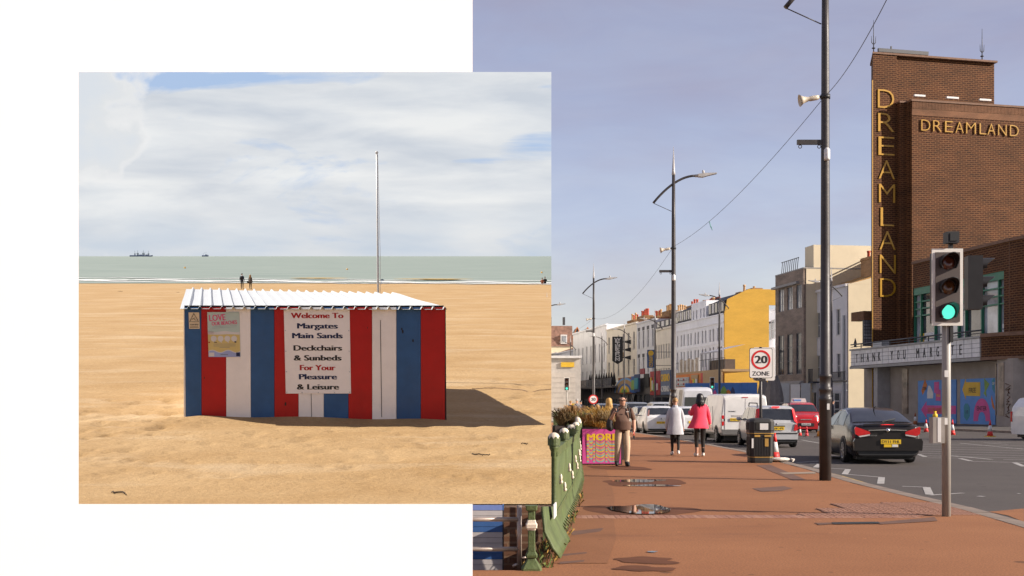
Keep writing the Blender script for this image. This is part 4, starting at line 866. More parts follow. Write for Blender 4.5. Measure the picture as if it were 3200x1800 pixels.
    r, V, k = person('fair haired child in a pale top behind the planters', at(1867, 42) @ Matrix.Rotation(R(170), 4, 'Z'), 1.46, dict(skin=SKIN, top=pm('beige_top', (0.4, 0.3, 0.22), 0.9), sleeve=pm('beige_top', (0.4, 0.3, 0.22)), leg=nv, shin=nv, shoe=shoe_b), hair=cap_hair(1.08), hairmat=ginger, face=False)
    r, V, k = person('grey haired man in a grey jacket with a dark strap across his back', at(1803, 66) @ Matrix.Rotation(R(185), 4, 'Z'), 1.76, dict(skin=SKIN, top=jk, sleeve=jk, fore=jk, leg=nv, shin=nv, shoe=shoe_b), Rd=dict(che=(.19, .13), pel=(.18, .13), spi=(.18, .12), shl=.08, shr=.08), hair=cap_hair(1.05), hairmat=grey_h, face=False)
    m = MB(); m.tube([Vector(p) * k for p in ((.12, .1, 1.47), (.0, .165, 1.3), (-.16, .15, 1.05))], .02, 5); m.build('strap', dk, r)
    person('person in a black jacket beside the grey haired man', at(1783, 68) @ Matrix.Rotation(R(185), 4, 'Z'), 1.66, dict(skin=SKIN, top=dk, sleeve=dk, fore=dk, leg=dk, shin=dk, shoe=shoe_b), hair=cap_hair(1.05), hairmat=ginger, face=False)
    person('person in dark clothes walking ahead of the grey haired man', at(1815, 78) @ Matrix.Rotation(R(185), 4, 'Z'), 1.70, dict(skin=SKIN, top=nv, sleeve=nv, fore=nv, leg=nv, shin=nv, shoe=shoe_b), hair=cap_hair(1.05), hairmat=blk, face=False)
    person('person in a dark coat standing at the kerb by the red car', at(2603, 74) @ Matrix.Rotation(R(90), 4, 'Z'), 1.72, dict(skin=SKIN, top=nv, sleeve=nv, fore=nv, leg=nv, shin=nv, shoe=shoe_b), hair=cap_hair(1.05), hairmat=blk, face=False)
street_people()
def beach_people():
    place('beach')
    dk = MATS['black_cloth']; nv = MATS['navy_cloth']; jb = pm('blue_jacket', (0.03, 0.05, 0.11), 0.8); gr = pm('grey_brown_coat', (0.10, 0.085, 0.07), 0.85); red = pm('brick_coat', (0.30, 0.10, 0.05), 0.85)
    def at(px, py): q = BG(px, py); return Matrix.Translation((q.x, q.y, 0))
    r, V, k = person('person in a blue jacket with a dark rucksack walking to the sea', at(757, 904) @ Matrix.Rotation(R(180), 4, 'Z'), 1.74, dict(skin=SKIN, top=jb, sleeve=jb, fore=nv, leg=dk, shin=dk, shoe=dk), Rd=dict(che=(.2, .14), spi=(.19, .13), shl=.09, shr=.09), hair=cap_hair(1.05), hairmat=MATS['black_hair'], face=False, fingers=False)
    loft(r, 'rucksack', dk, [(0, .16, 1.42, .1, .05), (0, .2, 1.38, .15, .1), (0, .21, 1.15, .16, .11), (0, .18, 1.02, .13, .08)], k, n=14)
    m = MB(); m.ball((0, .05 * k, 1.47 * k), .09 * k, 10, 6, (1.2, 1, .5)); m.build('hood', pm('pale_hood', (0.5, 0.52, 0.56), 0.9), r)
    r, V, k = person('person with long fair hair and a dark shoulder bag walking to the sea', at(783, 904) @ Matrix.Rotation(R(165), 4, 'Z'), 1.60, dict(skin=SKIN, top=gr, sleeve=gr, fore=dk, leg=dk, shin=dk, shoe=dk), hair=long_hair(0.35, 1.0, 3), hairmat=MATS['fair_hair'], face=False, fingers=False)
    loft(r, 'coat', gr, [(0, 0, 1.44, .14, .1), (0, 0, 1.3, .2, .14), (0, 0, 1.0, .22, .17), (0, 0, .8, .24, .18)], k, n=14)
    s = thing('shoulder_bag', 'dark bag on the arm of the fair haired walker', 'bag', M=at(783, 904) @ Matrix.Rotation(R(165), 4, 'Z')); loft(s, 'bag_body', dk, [(.26, .05, 1.0, .05, .1), (.29, .05, .9, .09, .16), (.28, .05, .72, .07, .14), (.27, .05, .69, .02, .06)], k, n=12)
    for px, m1, hh, lb in ((1703, dk, 1.1, 'person in black sitting close to a companion at the water'), (1694.5, red, 0.98, 'person in a russet top sitting beside the one in black')):
        # seated on the sand looking out to sea
        person(lb, at(px, 888 if m1 is dk else 888.5) @ Matrix.Rotation(R(180), 4, 'Z') @ Matrix.Translation((0, 0, -0.78)), 1.74 if m1 is dk else 1.62, dict(skin=SKIN, top=m1, sleeve=m1, fore=m1, leg=nv, shin=nv, shoe=dk), J=dict(knl=(.12, -.42, 1.15), knr=(-.12, -.42, 1.15), anl=(.1, -.62, .88), anr=(-.1, -.62, .88), tol=(.1, -.75, .86), tor=(-.1, -.75, .86), ell=(.26, -.1, 1.18), elr=(-.26, -.1, 1.18), wrl=(.16, -.36, 1.2), wrr=(-.16, -.36, 1.2), pll=(.12, -.42, 1.22), plr=(-.12, -.42, 1.22)), Rd=dict(che=(.2, .14), spi=(.19, .14)), hair=cap_hair(1.05), hairmat=MATS['black_hair'], face=False, fingers=False)
    place('street')
beach_people()
# ================================================================ buildings along the street
SL = 0.15; KL = math.sqrt(1 + SL * SL); C0 = 45.15; RZ = math.atan2(-1, SL)
def yf(px, c=C0): return c / ((px - CX) / F + SL)
def fp(px, c=C0): y = yf(px, c); return Vector((c - SL * y, y, 0))
def zf(px, py, c=C0): return CAMH + (HZ - py) / F * yf(px, c)
white_frame = pm('window_frame_white', (0.55, 0.53, 0.52), 0.5, var=0.06); dark_frame = pm('window_frame_dark', (0.05, 0.05, 0.055), 0.5)
pane_m = glass(); pane_l = pm('window_glass_pale', (0.25, 0.26, 0.28), 0.12, var=0.5, scale=0.8, spec=0.9)
stucco_w = pm('stucco_white', (0.80, 0.80, 0.82), 0.85, var=0.07, scale=0.8, bump=0.1, dirt=0.12, stretch=(1, 1, 0.4)); stucco_g = pm('stucco_grey', (0.58, 0.58, 0.60), 0.85, var=0.08, scale=0.8, bump=0.1, dirt=0.15)
stucco_c = pm('stucco_cream', (0.70, 0.64, 0.54), 0.85, var=0.07, scale=0.8, bump=0.1, dirt=0.15); stucco_b = pm('stucco_bluegrey', (0.56, 0.58, 0.66), 0.85, var=0.08, scale=0.8, dirt=0.12)
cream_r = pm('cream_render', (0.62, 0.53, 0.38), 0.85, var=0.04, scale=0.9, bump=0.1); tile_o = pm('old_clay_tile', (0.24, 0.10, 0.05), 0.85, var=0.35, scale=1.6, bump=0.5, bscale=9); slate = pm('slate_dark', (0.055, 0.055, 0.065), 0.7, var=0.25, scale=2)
stack_b = brick('stack_brick', (0.33, 0.19, 0.085), (0.25, 0.135, 0.06), (0.30, 0.22, 0.13), 0.24, 0.012); pot_r = pm('pot_terracotta', (0.42, 0.07, 0.035), 0.7, var=0.25, scale=2); pot_y = pm('pot_buff', (0.46, 0.27, 0.12), 0.7, var=0.2, scale=2)
grey_brick = brick('grey_brown_brick', (0.27, 0.21, 0.17), (0.21, 0.16, 0.13), (0.33, 0.29, 0.25), 0.26, 0.016); yel_brick = brick('painted_yellow_brick', (0.60, 0.37, 0.065), (0.55, 0.34, 0.06), (0.50, 0.30, 0.05), 0.26, 0.014, bump=0.8, lo=0.85, hi=1.08)
red_stack = brick('tan_brick', (0.40, 0.24, 0.12), (0.34, 0.19, 0.09), (0.36, 0.26, 0.16), 0.24, 0.012)
def window(root, u0, u1, z0, z1, rec=0.14, frame=white_frame, glassm=pane_m, sill=True, bars=(1, 1), fw=0.05, y=0.0):
    m = MB()
    for a in ((u0, z0, u0 + fw, z1), (u1 - fw, z0, u1, z1), (u0 + fw, z0, u1 - fw, z0 + fw), (u0 + fw, z1 - fw, u1 - fw, z1)): m.box(a[0], y + rec - 0.05, a[1], a[2], y + rec, a[3])
    nu, nv = bars
    for i in range(1, nu): m.box(u0 + (u1 - u0) * i / nu - 0.02, y + rec - 0.045, z0 + fw, u0 + (u1 - u0) * i / nu + 0.02, y + rec - 0.004, z1 - fw)
    for i in range(1, nv): m.box(u0 + fw, y + rec - 0.043, z0 + (z1 - z0) * i / nv - 0.025, u1 - fw, y + rec - 0.006, z0 + (z1 - z0) * i / nv + 0.025)
    o = m.build('window', frame, root); g = MB(); g.box(u0, y + rec - 0.012, z0, u1, y + rec + 0.01, z1); g.build('pane', glassm, o)
    if sill: s = MB(); s.box(u0 - 0.07, y - 0.07, z0 - 0.09, u1 + 0.07, y + rec - 0.06, z0 - 0.002); s.build('sill', frame, o)
    return o
def wall_mesh(L, z0, z1, wins, depth, rec=0.14, arch=(), y=0.0):
    """front wall with real openings, plain flanks and back"""
    m = MB(); us = sorted({0.0, L} | {a for w in wins for a in (w[0], w[1])}); zs = sorted({z0, z1} | {a for w in wins for a in (w[2], w[3])})
    for i in range(len(us) - 1):
        for j in range(len(zs) - 1):
            cu, cz = (us[i] + us[i + 1]) / 2, (zs[j] + zs[j + 1]) / 2
            if any(w[0] < cu < w[1] and w[2] < cz < w[3] for w in wins): continue
            m.face([(us[i], y, zs[j]), (us[i + 1], y, zs[j]), (us[i + 1], y, zs[j + 1]), (us[i], y, zs[j + 1])])
    for (a, b, c, d) in wins:
        m.face([(a, y, c), (a, y, d), (a, y + rec, d), (a, y + rec, c)]); m.face([(b, y, c), (b, y + rec, c), (b, y + rec, d), (b, y, d)])
        m.face([(a, y, c), (a, y + rec, c), (b, y + rec, c), (b, y, c)]); m.face([(a, y, d), (b, y, d), (b, y + rec, d), (a, y + rec, d)])
    for (a, b, c, d) in arch:   # rounded heads: fill the two top corners
        rr = (b - a) / 2; cx = (a + b) / 2; zc = d - rr
        for s in (-1, 1):
            pts = [(cx + s * rr, d)] + [(cx + s * rr * math.cos(t), zc + rr * math.sin(t)) for t in [i * math.pi / 12 for i in range(7)]]
            m.prism([(p[0], p[1]) for p in pts], -0.003, 0.08, Matrix.Translation((0, y, 0)) @ Matrix(((1, 0, 0, 0), (0, 0, 1, 0), (0, 1, 0, 0), (0, 0, 0, 1))))
    m.face([(L, y, z0), (L, y + depth, z0), (L, y + depth, z1), (L, y, z1)]); m.face([(0, y + depth, z0), (0, y, z0), (0, y, z1), (0, y + depth, z1)])
    m.face([(L, y + depth, z0), (0, y + depth, z0), (0, y + depth, z1), (L, y + depth, z1)]); return m
def pots(root, u0, u1, y, z, n, red=0.5, h=0.9):
    for i in range(n):
        u = u0 + (u1 - u0) * (i + 0.5) / n; hh = h * random.uniform(0.75, 1.15); m = MB()
        m.lathe([(0.16, 0), (0.15, 0.1), (0.125, hh * 0.75), (0.165, hh * 0.8), (0.165, hh), (0.12, hh)], 10, Matrix.Translation((u, y, z)))
        m.build('chimney_pot', pot_r if random.random() < red else pot_y, root)
def chimney(root, u0, u1, y0, y1, z0, z1, n, mat, red=0.5, h=0.9):
    m = MB(); m.box(u0, y0, z0, u1, y1, z1 - 0.25); m.box(u0 - 0.06, y0 - 0.06, z1 - 0.25, u1 + 0.06, y1 + 0.06, z1 - 0.12); m.box(u0 - 0.02, y0 - 0.02, z1 - 0.12, u1 + 0.02, y1 + 0.02, z1)
    c = m.build('chimney', mat, root); pots(c, u0, u1, (y0 + y1) / 2, z1, n, red, h); return c
def roof(root, L, depth, z, rise, mat, over=0.15, hip=False):
    m = MB(); y0, y1 = -over, depth; yr = depth * 0.5
    a, b, c, d, e, f = (0, y0, z), (L, y0, z), (L, y1, z), (0, y1, z), (0.02, yr, z + rise), (L - 0.02, yr, z + rise)
    m.face([a, b, f, e]); m.face([d, e, f, c]); m.face([b, c, f]); m.face([a, e, d]); return m.build('roof', mat, root)
def house(name, label, pxl, pxr, ztop, wins, wall, c=C0, depth=9.0, frame=white_frame, bars=(1, 2), glassm=pane_m, sill=True, group='shops and houses along the street', arch=(), cornice=True, z0=0.0, parapet=0.0):
    A, B = fp(pxl, c), fp(pxr, c); L = (B - A).length
    r = thing(name, label, 'building', A, RZ, group)
    w = [x[:4] for x in wins]
    wall_mesh(L, z0, ztop, w, depth, arch=arch).build('wall', wall, r)
    for x in wins: window(r, *x[:4], frame=frame, bars=x[4] if len(x) > 4 else bars, glassm=x[5] if len(x) > 5 else glassm, sill=sill)
    m = MB(); m.face([(0, 0.02, ztop - 0.02), (L, 0.02, ztop - 0.02), (L, depth, ztop - 0.02), (0, depth, ztop - 0.02)]); m.build('flat_roof', slate, r)
    if cornice: m = MB(); m.box(-0.02, -0.16, ztop - 0.18, L + 0.02, 0.3, ztop + 0.06); m.build('cornice', wall, r)
    return r, L
def row(L, n, w, z0, z1, a=0.0, b=None, pair=0.0, extra=()):
    b = L if b is None else b; out = []
    for i in range(n):
        u = a + (b - a) * (i + 0.5) / n + (pair if i % 2 == 0 else -pair)
        out.append((u - w / 2, u + w / 2, z0, z1) + tuple(extra))
    return out
def uof(pxl, px, c=C0): return (yf(pxl, c) - yf(px, c)) * KL
def shopfront(r, L, y0, h, mat, opens, glassm=pane_m, depth=None):
    """single-storey front standing out towards the street"""
    m = wall_mesh(L, 0, h, opens, abs(y0) + 0.0, y=y0); m.build('shop_wall', mat, r)
    m = MB(); m.box(-0.03, y0 - 0.08, h, L + 0.03, 0.0, h + 0.12); m.build('shop_roof', pm('lead_grey', (0.2, 0.2, 0.21), 0.7), r)
    for o in opens: window(r, *o[:4], frame=dark_frame, bars=(max(1, int((o[1] - o[0]) / 1.2)), 1), sill=False, y=y0)
def signboard(r, u0, u1, z0, z1, y, mat, txt=None, tm=None, nm='sign', bold=0.02, pad=0.06):
    m = MB(); m.box(u0, y - 0.1, z0, u1, y, z1); o = m.build(nm, mat, r)
    if txt:
        q = MB(); w = u1 - u0; h = z1 - z0
        lettering(q, txt, u0 + w * pad, u1 - w * pad, z0 + h * 0.24, h * 0.52, y - 0.1, bold=bold, depth=0.03); q.build('lettering', tm, o)
    return o
C = {n: pm('sign_' + n, c, 0.55, var=0.08, scale=2) for n, c in dict(red=(0.42, 0.03, 0.03), orange=(0.52, 0.15, 0.02), blue=(0.03, 0.10, 0.30), navy=(0.02, 0.04, 0.12), yellow=(0.62, 0.38, 0.03), black=(0.015, 0.015, 0.016), white=(0.6, 0.58, 0.56), pink=(0.55, 0.07, 0.25), green=(0.18, 0.30, 0.06), teal=(0.04, 0.22, 0.28), tan=(0.34, 0.22, 0.11), silver=(0.36, 0.37, 0.38), maroon=(0.22, 0.012, 0.03), skyblue=(0.10, 0.27, 0.55)).items()}
def terrace():
    # --- white terrace with arched first floor windows; its near gable is painted yellow
    pl, pr = 2103, 2262; L = uof(pl, pr); H = 11.85
    w2 = row(L, 14, 0.52, 8.85, 10.35, pair=0.12); w1 = row(L, 14, 0.55, 5.9, 8.2, pair=0.12)
    r, L = house('terrace_house', 'white stucco terrace with arched windows and a yellow painted end wall', pl, pr, H, w2 + w1, stucco_w, depth=5.3, bars=(1, 2), arch=w1, cornice=False, sill=False)
    m = MB(); m.box(-0.02, -0.10, 10.85, L + 0.02, 0.05, 11.0); m.box(-0.02, -0.12, H - 0.05, L + 0.02, 0.1, H + 0.1); m.box(-0.02, -0.06, 8.45, L, 0.02, 8.55); m.build('string_course', stucco_w, r)
    # yellow gable: a wall of its own thickness on the near end
    g = MB(); pz = [(0.0, 0.0), (0.0, 11.9), (0.35, 13.55), (2.9, 14.75), (7.0, 14.75), (7.0, 12.9), (5.35, 12.9), (5.35, 0.0)]
    g.prism([(p[0], p[1]) for p in pz], 0.0, 0.25, Matrix.Translation((L, 0, 0)) @ Matrix(((0, 0, 1, 0), (1, 0, 0, 0), (0, 1, 0, 0), (0, 0, 0, 1)))); g.build('gable_wall', yel_brick, r)
    m = MB()   # mansard slope with dormers behind the parapet
    m.face([(0, 0.25, H), (L, 0.25, H), (L, 0.75, H + 1.75), (0, 0.75, H + 1.75)]); m.face([(0, 0.75, H + 1.75), (L, 0.75, H + 1.75), (L, 3.0, H + 2.75), (0, 3.0, H + 2.75)]); m.face([(0, 3.0, H + 2.75), (L, 3.0, H + 2.75), (L, 5.3, H + 1.6), (0, 5.3, H + 1.6)]); m.build('roof', slate, r)
    ua, ub = uof(pl, 2161), uof(pl, 2207)
    wt = row(ub - ua, 4, 0.5, H - 0.1, H + 1.25, pair=0.1); wt = [(a + ua, b + ua, c, d) for a, b, c, d in wt]
    m = wall_mesh(ub - ua, H, H + 2.15, [(a - ua, b - ua, max(c, H + 0.01), d) for a, b, c, d in wt], 6.0); o = m.build('attic_storey', stucco_w, r, M=Matrix.Translation((ua, -0.012, 0)))
    for a in wt: window(r, a[0], a[1], H + 0.01, a[3], bars=(1, 2), sill=False)
    for u0, u1, n in ((ub + 0.5, L - 0.2, 5), (0.3, ua - 0.4, 9)):
        m = MB(); m.box(u0, 0.15, H + 0.25, u1, 1.4, H + 1.6); o = m.build('dormer', slate, r)
        for i in range(n):
            a = u0 + (u1 - u0) * (i + 0.12) / n; b = u0 + (u1 - u0) * (i + 0.80) / n; q = MB(); q.box(a, 0.11, H + 0.4, b, 0.16, H + 1.5); q.build('dormer_frame', white_frame if i % 2 else pane_m, o)
    for u, n in ((ua - 5.6, 3), (ua - 3.0, 4), (ua - 0.7, 4)): chimney(r, u, u + 1.9, 2.6, 4.0, H + 1.2, H + 2.4, n, red_stack, 0.75, 0.7)
    chimney(r, ub + 2.0, ub + 3.6, 3.0, 4.6, H + 1.5, H + 2.9, 1, stack_b, 0.0, 0.8); chimney(r, ub + 3.9, ub + 6.2, 3.6, 4.8, H + 1.5, H + 3.1, 1, stack_b, 0.0, 0.3)
    # first floor terrace: timber and glass screens, awning
    cs = 41.9; zt = 5.2
    e = thing('arcade_front', 'low amusement arcade with orange sign panels below the white terrace', 'building', fp(2103, cs), RZ, 'shops and houses along the street'); Le = uof(2103, 2262, cs)
    wall_mesh(Le, 0, 3.0, [(0.6, Le * 0.45, 0.3, 2.6), (Le * 0.5, Le - 0.8, 0.3, 2.6)], 3.0).build('shop_wall', dark_frame, e)
    for a, b in ((0.6, Le * 0.45), (Le * 0.5, Le - 0.8)): window(e, a, b, 0.3, 2.6, frame=dark_frame, bars=(7, 1), sill=False)
    m = MB(); m.box(-0.05, -0.4, 3.0, Le + 0.05, 3.1, 3.3); m.box(-0.05, -0.15, 4.95, Le + 0.05, 3.1, zt); m.build('fascia_edge', C['tan'], e)
    signboard(e, 0.0, Le * 0.62, 3.3, 4.95, -0.15, C['orange']); signboard(e, Le * 0.05, Le * 0.40, 3.55, 4.6, -0.26, C['silver']); signboard(e, Le * 0.45, Le * 0.58, 3.5, 4.8, -0.26, C['tan']); signboard(e, Le * 0.62, Le * 0.66, 3.3, 4.95, -0.16, C['red'])
    for i in range(18):   # lamps in the silver panel
        m = MB(); m.lathe([(0.16, 0), (0.05, 0.12)], 8, Matrix.Translation((Le * 0.05 + (i % 9 + 0.5) * Le * 0.35 / 9, -0.36, 3.8 + 0.52 * (i // 9))) @ Matrix.Rotation(R(90), 4, 'X')); m.build('lamp_cup', C['white'] if i % 3 else C['red'], e)
    for k, cc in enumerate(('red', 'yellow', 'green', 'white')): signboard(e, Le * (0.46 + 0.03 * k), Le * (0.485 + 0.03 * k), 3.7, 4.2 + 0.12 * (k % 2), -0.36, C[cc])
    signboard(e, Le * 0.66, Le, 3.3, 4.95, -0.15, C['tan'])
    for i in range(16):   # windbreak panels on the terrace
        u = Le * 0.14 + Le * 0.42 * i / 16; m = MB(); m.box(u, -0.05, zt, u + Le * 0.024, 0.0, zt + 1.5 + 0.1 * math.sin(i)); m.build('screen_panel', pm('screen_timber', (0.36, 0.30, 0.24), 0.8, var=0.4, scale=2) if i % 3 else C['white'], e)
    m = MB()
    for i in range(22): u = Le * i / 21; m.box(u - 0.02, 0.1, zt, u + 0.02, 0.14, zt + 1.25)
    m.box(0, 0.1, zt + 1.2, Le, 0.14, zt + 1.26); m.build('balustrade', dark_frame, e)
    m = MB(); m.add([(Le * 0.62, -0.3, zt + 2.0), (Le * 0.98, -0.3, zt + 2.0), (Le * 0.98, 2.6, zt + 2.7), (Le * 0.70, 2.6, zt + 2.7)], [(0, 1, 2, 3)]); m.box(Le * 0.62, -0.32, zt + 1.85, Le * 0.98, -0.28, zt + 2.0); m.build('awning', pm('awning_grey', (0.42, 0.42, 0.45), 0.8), e)
    for u in (0.63, 0.8, 0.97): m = MB(); m.box(Le * u - 0.04, -0.3, zt, Le * u + 0.04, -0.22, zt + 2.0); m.build('awning_post', dark_frame, e)
    m = MB(); m.box(Le * 0.68, 0.4, zt, Le * 0.95, 1.6, zt + 1.1); m.build('bar_counter', pm('bar_brown', (0.09, 0.06, 0.045), 0.7), e)
    # --- cream section with blue projecting sign
    pl2, pr2 = 2048, 2102.5; L2 = uof(pl2, pr2); ws = row(L2, 7, 0.55, 7.6, 9.6) + row(L2, 7, 0.55, 4.4, 6.3)
    r, L2 = house('cream_house', 'cream terrace house with a tall stack and red chimney pots', pl2, pr2, 11.8, ws, stucco_c, depth=11, sill=False, cornice=True)
    m = MB(); m.face([(0, 0.2, 11.8), (L2, 0.2, 11.8), (L2, 0.6, 12.95), (0, 0.6, 12.95)]); m.face([(0, 0.6, 12.95), (L2, 0.6, 12.95), (L2, 4, 13.7), (0, 4, 13.7)]); m.face([(0, 4, 13.7), (L2, 4, 13.7), (L2, 11, 12), (0, 11, 12)]); m.build('roof', tile_o, r)
    m = MB(); m.box(0.2, 0.12, 11.95, L2 - 0.3, 1.6, 12.9); o = m.build('dormer', slate, r)
    for i in range(5): q = MB(); q.box(0.6 + i * 2.2, 0.08, 12.1, 1.9 + i * 2.2, 0.12, 12.8); q.build('dormer_frame', white_frame if i % 2 else pane_m, o)
    chimney(r, 0.2, 4.4, 2.5, 3.8, 11.8, 14.3, 4, stucco_c, 0.3, 0.85); chimney(r, 6.2, 9.6, 2.6, 3.9, 12.5, 14.6, 3, red_stack, 0.9, 0.8); chimney(r, 10.2, 12.6, 3.4, 4.7, 12.5, 14.4, 2, red_stack, 0.7, 0.7)
    # projecting vertical sign
    s = thing('blue_sign', 'tall blue projecting sign with yellow lettering on the grey house', 'sign', fp(2046, 42.6), RZ); zz0, zz1 = zf(2046, 1149, 42.6), zf(2046, 1093, 42.6)
    A = Matrix.Translation((0, 0, 0)) @ Matrix.Rotation(R(74), 4, 'Z'); m = MB(); m.box(-1.0, -0.12, zz0, 0.0, 0.12, zz1, A); m.build('panel', pm('sign_bluepanel', (0.03, 0.08, 0.20), 0.5), s)
    q = MB(); hh = (zz1 - zz0); lettering(q, 'FLAMINGO', 0, hh * 0.72, 0, 0.52, 0, A @ Matrix.Translation((-0.76, -0.122, zz1 - hh * 0.23)) @ Matrix.Rotation(R(90), 4, 'Y'), bold=0.02, depth=0.02); q.build('lettering', C['yellow'], s)
    q = MB(); q.prism(ngon(14, 0.36), 0, 0.03, A @ Matrix.Translation((-0.5, -0.122, zz1 - 0.45)) @ Matrix.Rotation(R(90), 4, 'X')); q.build('emblem', C['yellow'], s)
    m = MB(); m.bar((0.0, 0.1, zz1 - 0.3), (0.3, 2.6, zz1 - 0.3), 0.06); m.bar((0.0, 0.1, zz0 + 0.3), (0.3, 2.6, zz0 + 0.3), 0.06); m.build('bracket', dark_frame, s)
    # casino hoardings in front of it
    cc = 42.0; e = thing('casino_front', 'red and blue casino hoarding beside the arcade front', 'building', fp(2036, cc), RZ, 'shops and houses along the street'); Lc = uof(2036, 2102, cc)
    wall_mesh(Lc, 0, 2.6, [(0.8, Lc * 0.48, 0.2, 2.3), (Lc * 0.52, Lc - 0.8, 0.2, 2.3)], 6).build('shop_wall', dark_frame, e)
    signboard(e, 0, Lc * 0.48, 2.6, 5.7, -0.1, pm('casino_red', (0.26, 0.02, 0.025), 0.6)); o = signboard(e, Lc * 0.52, Lc * 0.96, 2.6, 5.7, -0.1, pm('casino_slate', (0.10, 0.13, 0.20), 0.6))
    q = MB(); lettering(q, 'CASINO', Lc * 0.54, Lc * 0.94, 4.3, 0.9, -0.2, bold=0.03, depth=0.05); q.build('lettering', C['yellow'], o); q = MB(); lettering(q, 'CASINO', Lc * 0.56, Lc * 0.92, 3.0, 0.7, -0.2, bold=0.02, depth=0.05); q.build('lettering', C['white'], o)
    for k in range(6): signboard(e, Lc * (0.06 + 0.06 * k), Lc * (0.10 + 0.06 * k), 3.1 + 0.15 * (k % 2), 4.9 - 0.4 * (k % 3), -0.22, C[('yellow', 'white', 'green', 'tan', 'pink', 'white')[k]])
    # --- grey-white house
    pl3, pr3 = 1990, 2047.5; L3 = uof(pl3, pr3); ws = []
    for z0, z1 in ((9.6, 12.1), (6.0, 8.2), (3.3, 4.6)): ws += row(L3, 4, 0.75, z0, z1)
    r, L3 = house('grey_house', 'pale grey house with dark window lintels between cream neighbours', pl3, pr3, 13.4, ws, stucco_g, depth=10)
    for z in (12.15, 8.25):
        for a in row(L3, 4, 0.95, 0, 0): m = MB(); m.prism([(a[0] - 0.08, 0), (a[1] + 0.08, 0), (a[1] + 0.18, 0.5), (a[0] - 0.18, 0.5)], -0.01, 0.03, Matrix(((1, 0, 0, 0), (0, 0, -1, 0), (0, 1, 0, z), (0, 0, 0, 1)))); m.build('lintel', slate, r)
    roof(r, L3, 8, 13.4, 0.6, tile_o); chimney(r, 0.3, 4.0, 2, 3.4, 13.4, 14.3, 5, stack_b, 0.6, 0.9); chimney(r, 6.5, 10.4, 2, 3.4, 13.4, 14.6, 5, stack_b, 0.4, 1.0)
    # --- cream public house with black projecting sign
    pl4, pr4 = 1896, 1989.5; L4 = uof(pl4, pr4); ws = []
    for z0, z1 in ((9.7, 12.3), (5.9, 8.2), (2.6, 4.7)): ws += row(L4, 6, 0.95, z0, z1)
    r, L4 = house('public_house', 'cream public house front with rows of small sash windows', pl4, pr4, 13.6, ws, stucco_c, depth=10)
    roof(r, L4, 8, 13.6, 0.7, tile_o); chimney(r, L4 * 0.30, L4 * 0.52, 2, 3.4, 13.6, 14.7, 4, stack_b, 0.7, 1.0); chimney(r, L4 * 0.62, L4 * 0.84, 2, 3.4, 13.6, 14.9, 5, stack_b, 0.8, 1.0)
    signboard(r, L4 * 0.30, L4 * 0.60, 8.75, 9.45, -0.02, C['tan'])
    m = MB(); m.box(0, -0.08, 4.9, L4, 0.02, 5.15); m.build('string_course', stucco_w, r)
    s = thing('pub_sign', 'tall black vertical sign with white letters on the public house', 'sign', fp(1963, C0 - 0.4), RZ); A = Matrix.Rotation(R(72), 4, 'Z'); zz0, zz1 = zf(1963, 1131, C0 - 1.4), zf(1963, 1047, C0 - 1.4)
    m = MB(); m.prism([(-2.4, zz0 + 0.3), (-1.6, zz0 - 0.2), (-0.8, zz0 + 0.3), (-0.8, zz1), (-2.4, zz1)], -0.14, 0.14, A @ Matrix(((1, 0, 0, 0), (0, 0, 1, 0), (0, 1, 0, 0), (0, 0, 0, 1)))); m.build('panel', C['black'], s)
    for i, ch in enumerate('WETHERSPOON'):
        q = MB(); z = zz1 - 0.62 - i * (zz1 - zz0 - 0.6) / 11; lettering(q, ch, -1.95 if ch != 'W' else -2.1, -1.25 if ch != 'W' else -1.1, z, 0.42, -0.142, A, bold=0.015, depth=0.03); q.build('letter', C['white'], s)
    for z in (zz0 + 0.8, (zz0 + zz1) / 2, zz1 - 0.8): m = MB(); m.add([A @ Vector(p) for p in ((-0.8, 0, z - 0.05), (-0.8, 0, z + 0.05), (0.9, 0, z + 0.45), (0.9, 0, z - 0.45), (-0.8, 0.1, z - 0.05), (-0.8, 0.1, z + 0.05), (0.9, 0.1, z + 0.45), (0.9, 0.1, z - 0.45))], [(0, 1, 2, 3), (4, 5, 6, 7), (1, 2, 6, 5), (0, 3, 7, 4)]); m.build('bracket', C['black'], s)
    # --- long white house and the lower ones beyond
    pl5, pr5 = 1791, 1895.5; L5 = uof(pl5, pr5); ws = []
    for z0, z1 in ((8.6, 11.6), (4.6, 7.2), (2.0, 3.4)): ws += [x for x in row(L5, 8, 0.8, z0, z1)]
    r, L5 = house('white_house', 'long plain white house with narrow windows beyond the public house', pl5, pr5, 14.6, ws, stucco_w, depth=10)
    pl6, pr6 = 1738, 1790.5; L6 = uof(pl6, pr6); r, L6 = house('low_blue_house', 'lower blue white house at the bend of the street', pl6, pr6, 11.6, row(L6, 4, 1.2, 6.2, 9.0) + row(L6, 4, 1.2, 1.6, 4.6), stucco_b, depth=10); roof(r, L6, 8, 11.6, 1.4, tile_o); chimney(r, 2, 9, 3, 4.4, 12, 14.0, 2, stack_b, 0.6, 1.2)
    chimney(r, L6 * 0.55, L6 * 0.95, 3, 4.4, 12, 13.9, 1, stack_b, 0.2, 0.8)
    pl7, pr7 = 1708, 1737.5; L7 = uof(pl7, pr7); r, L7 = house('grey_end_house', 'grey house at the far end of the street', pl7, pr7, 11.8, row(L7, 3, 1.2, 6.0, 9.2) + row(L7, 3, 1.2, 1.6, 4.4), stucco_g, depth=10)
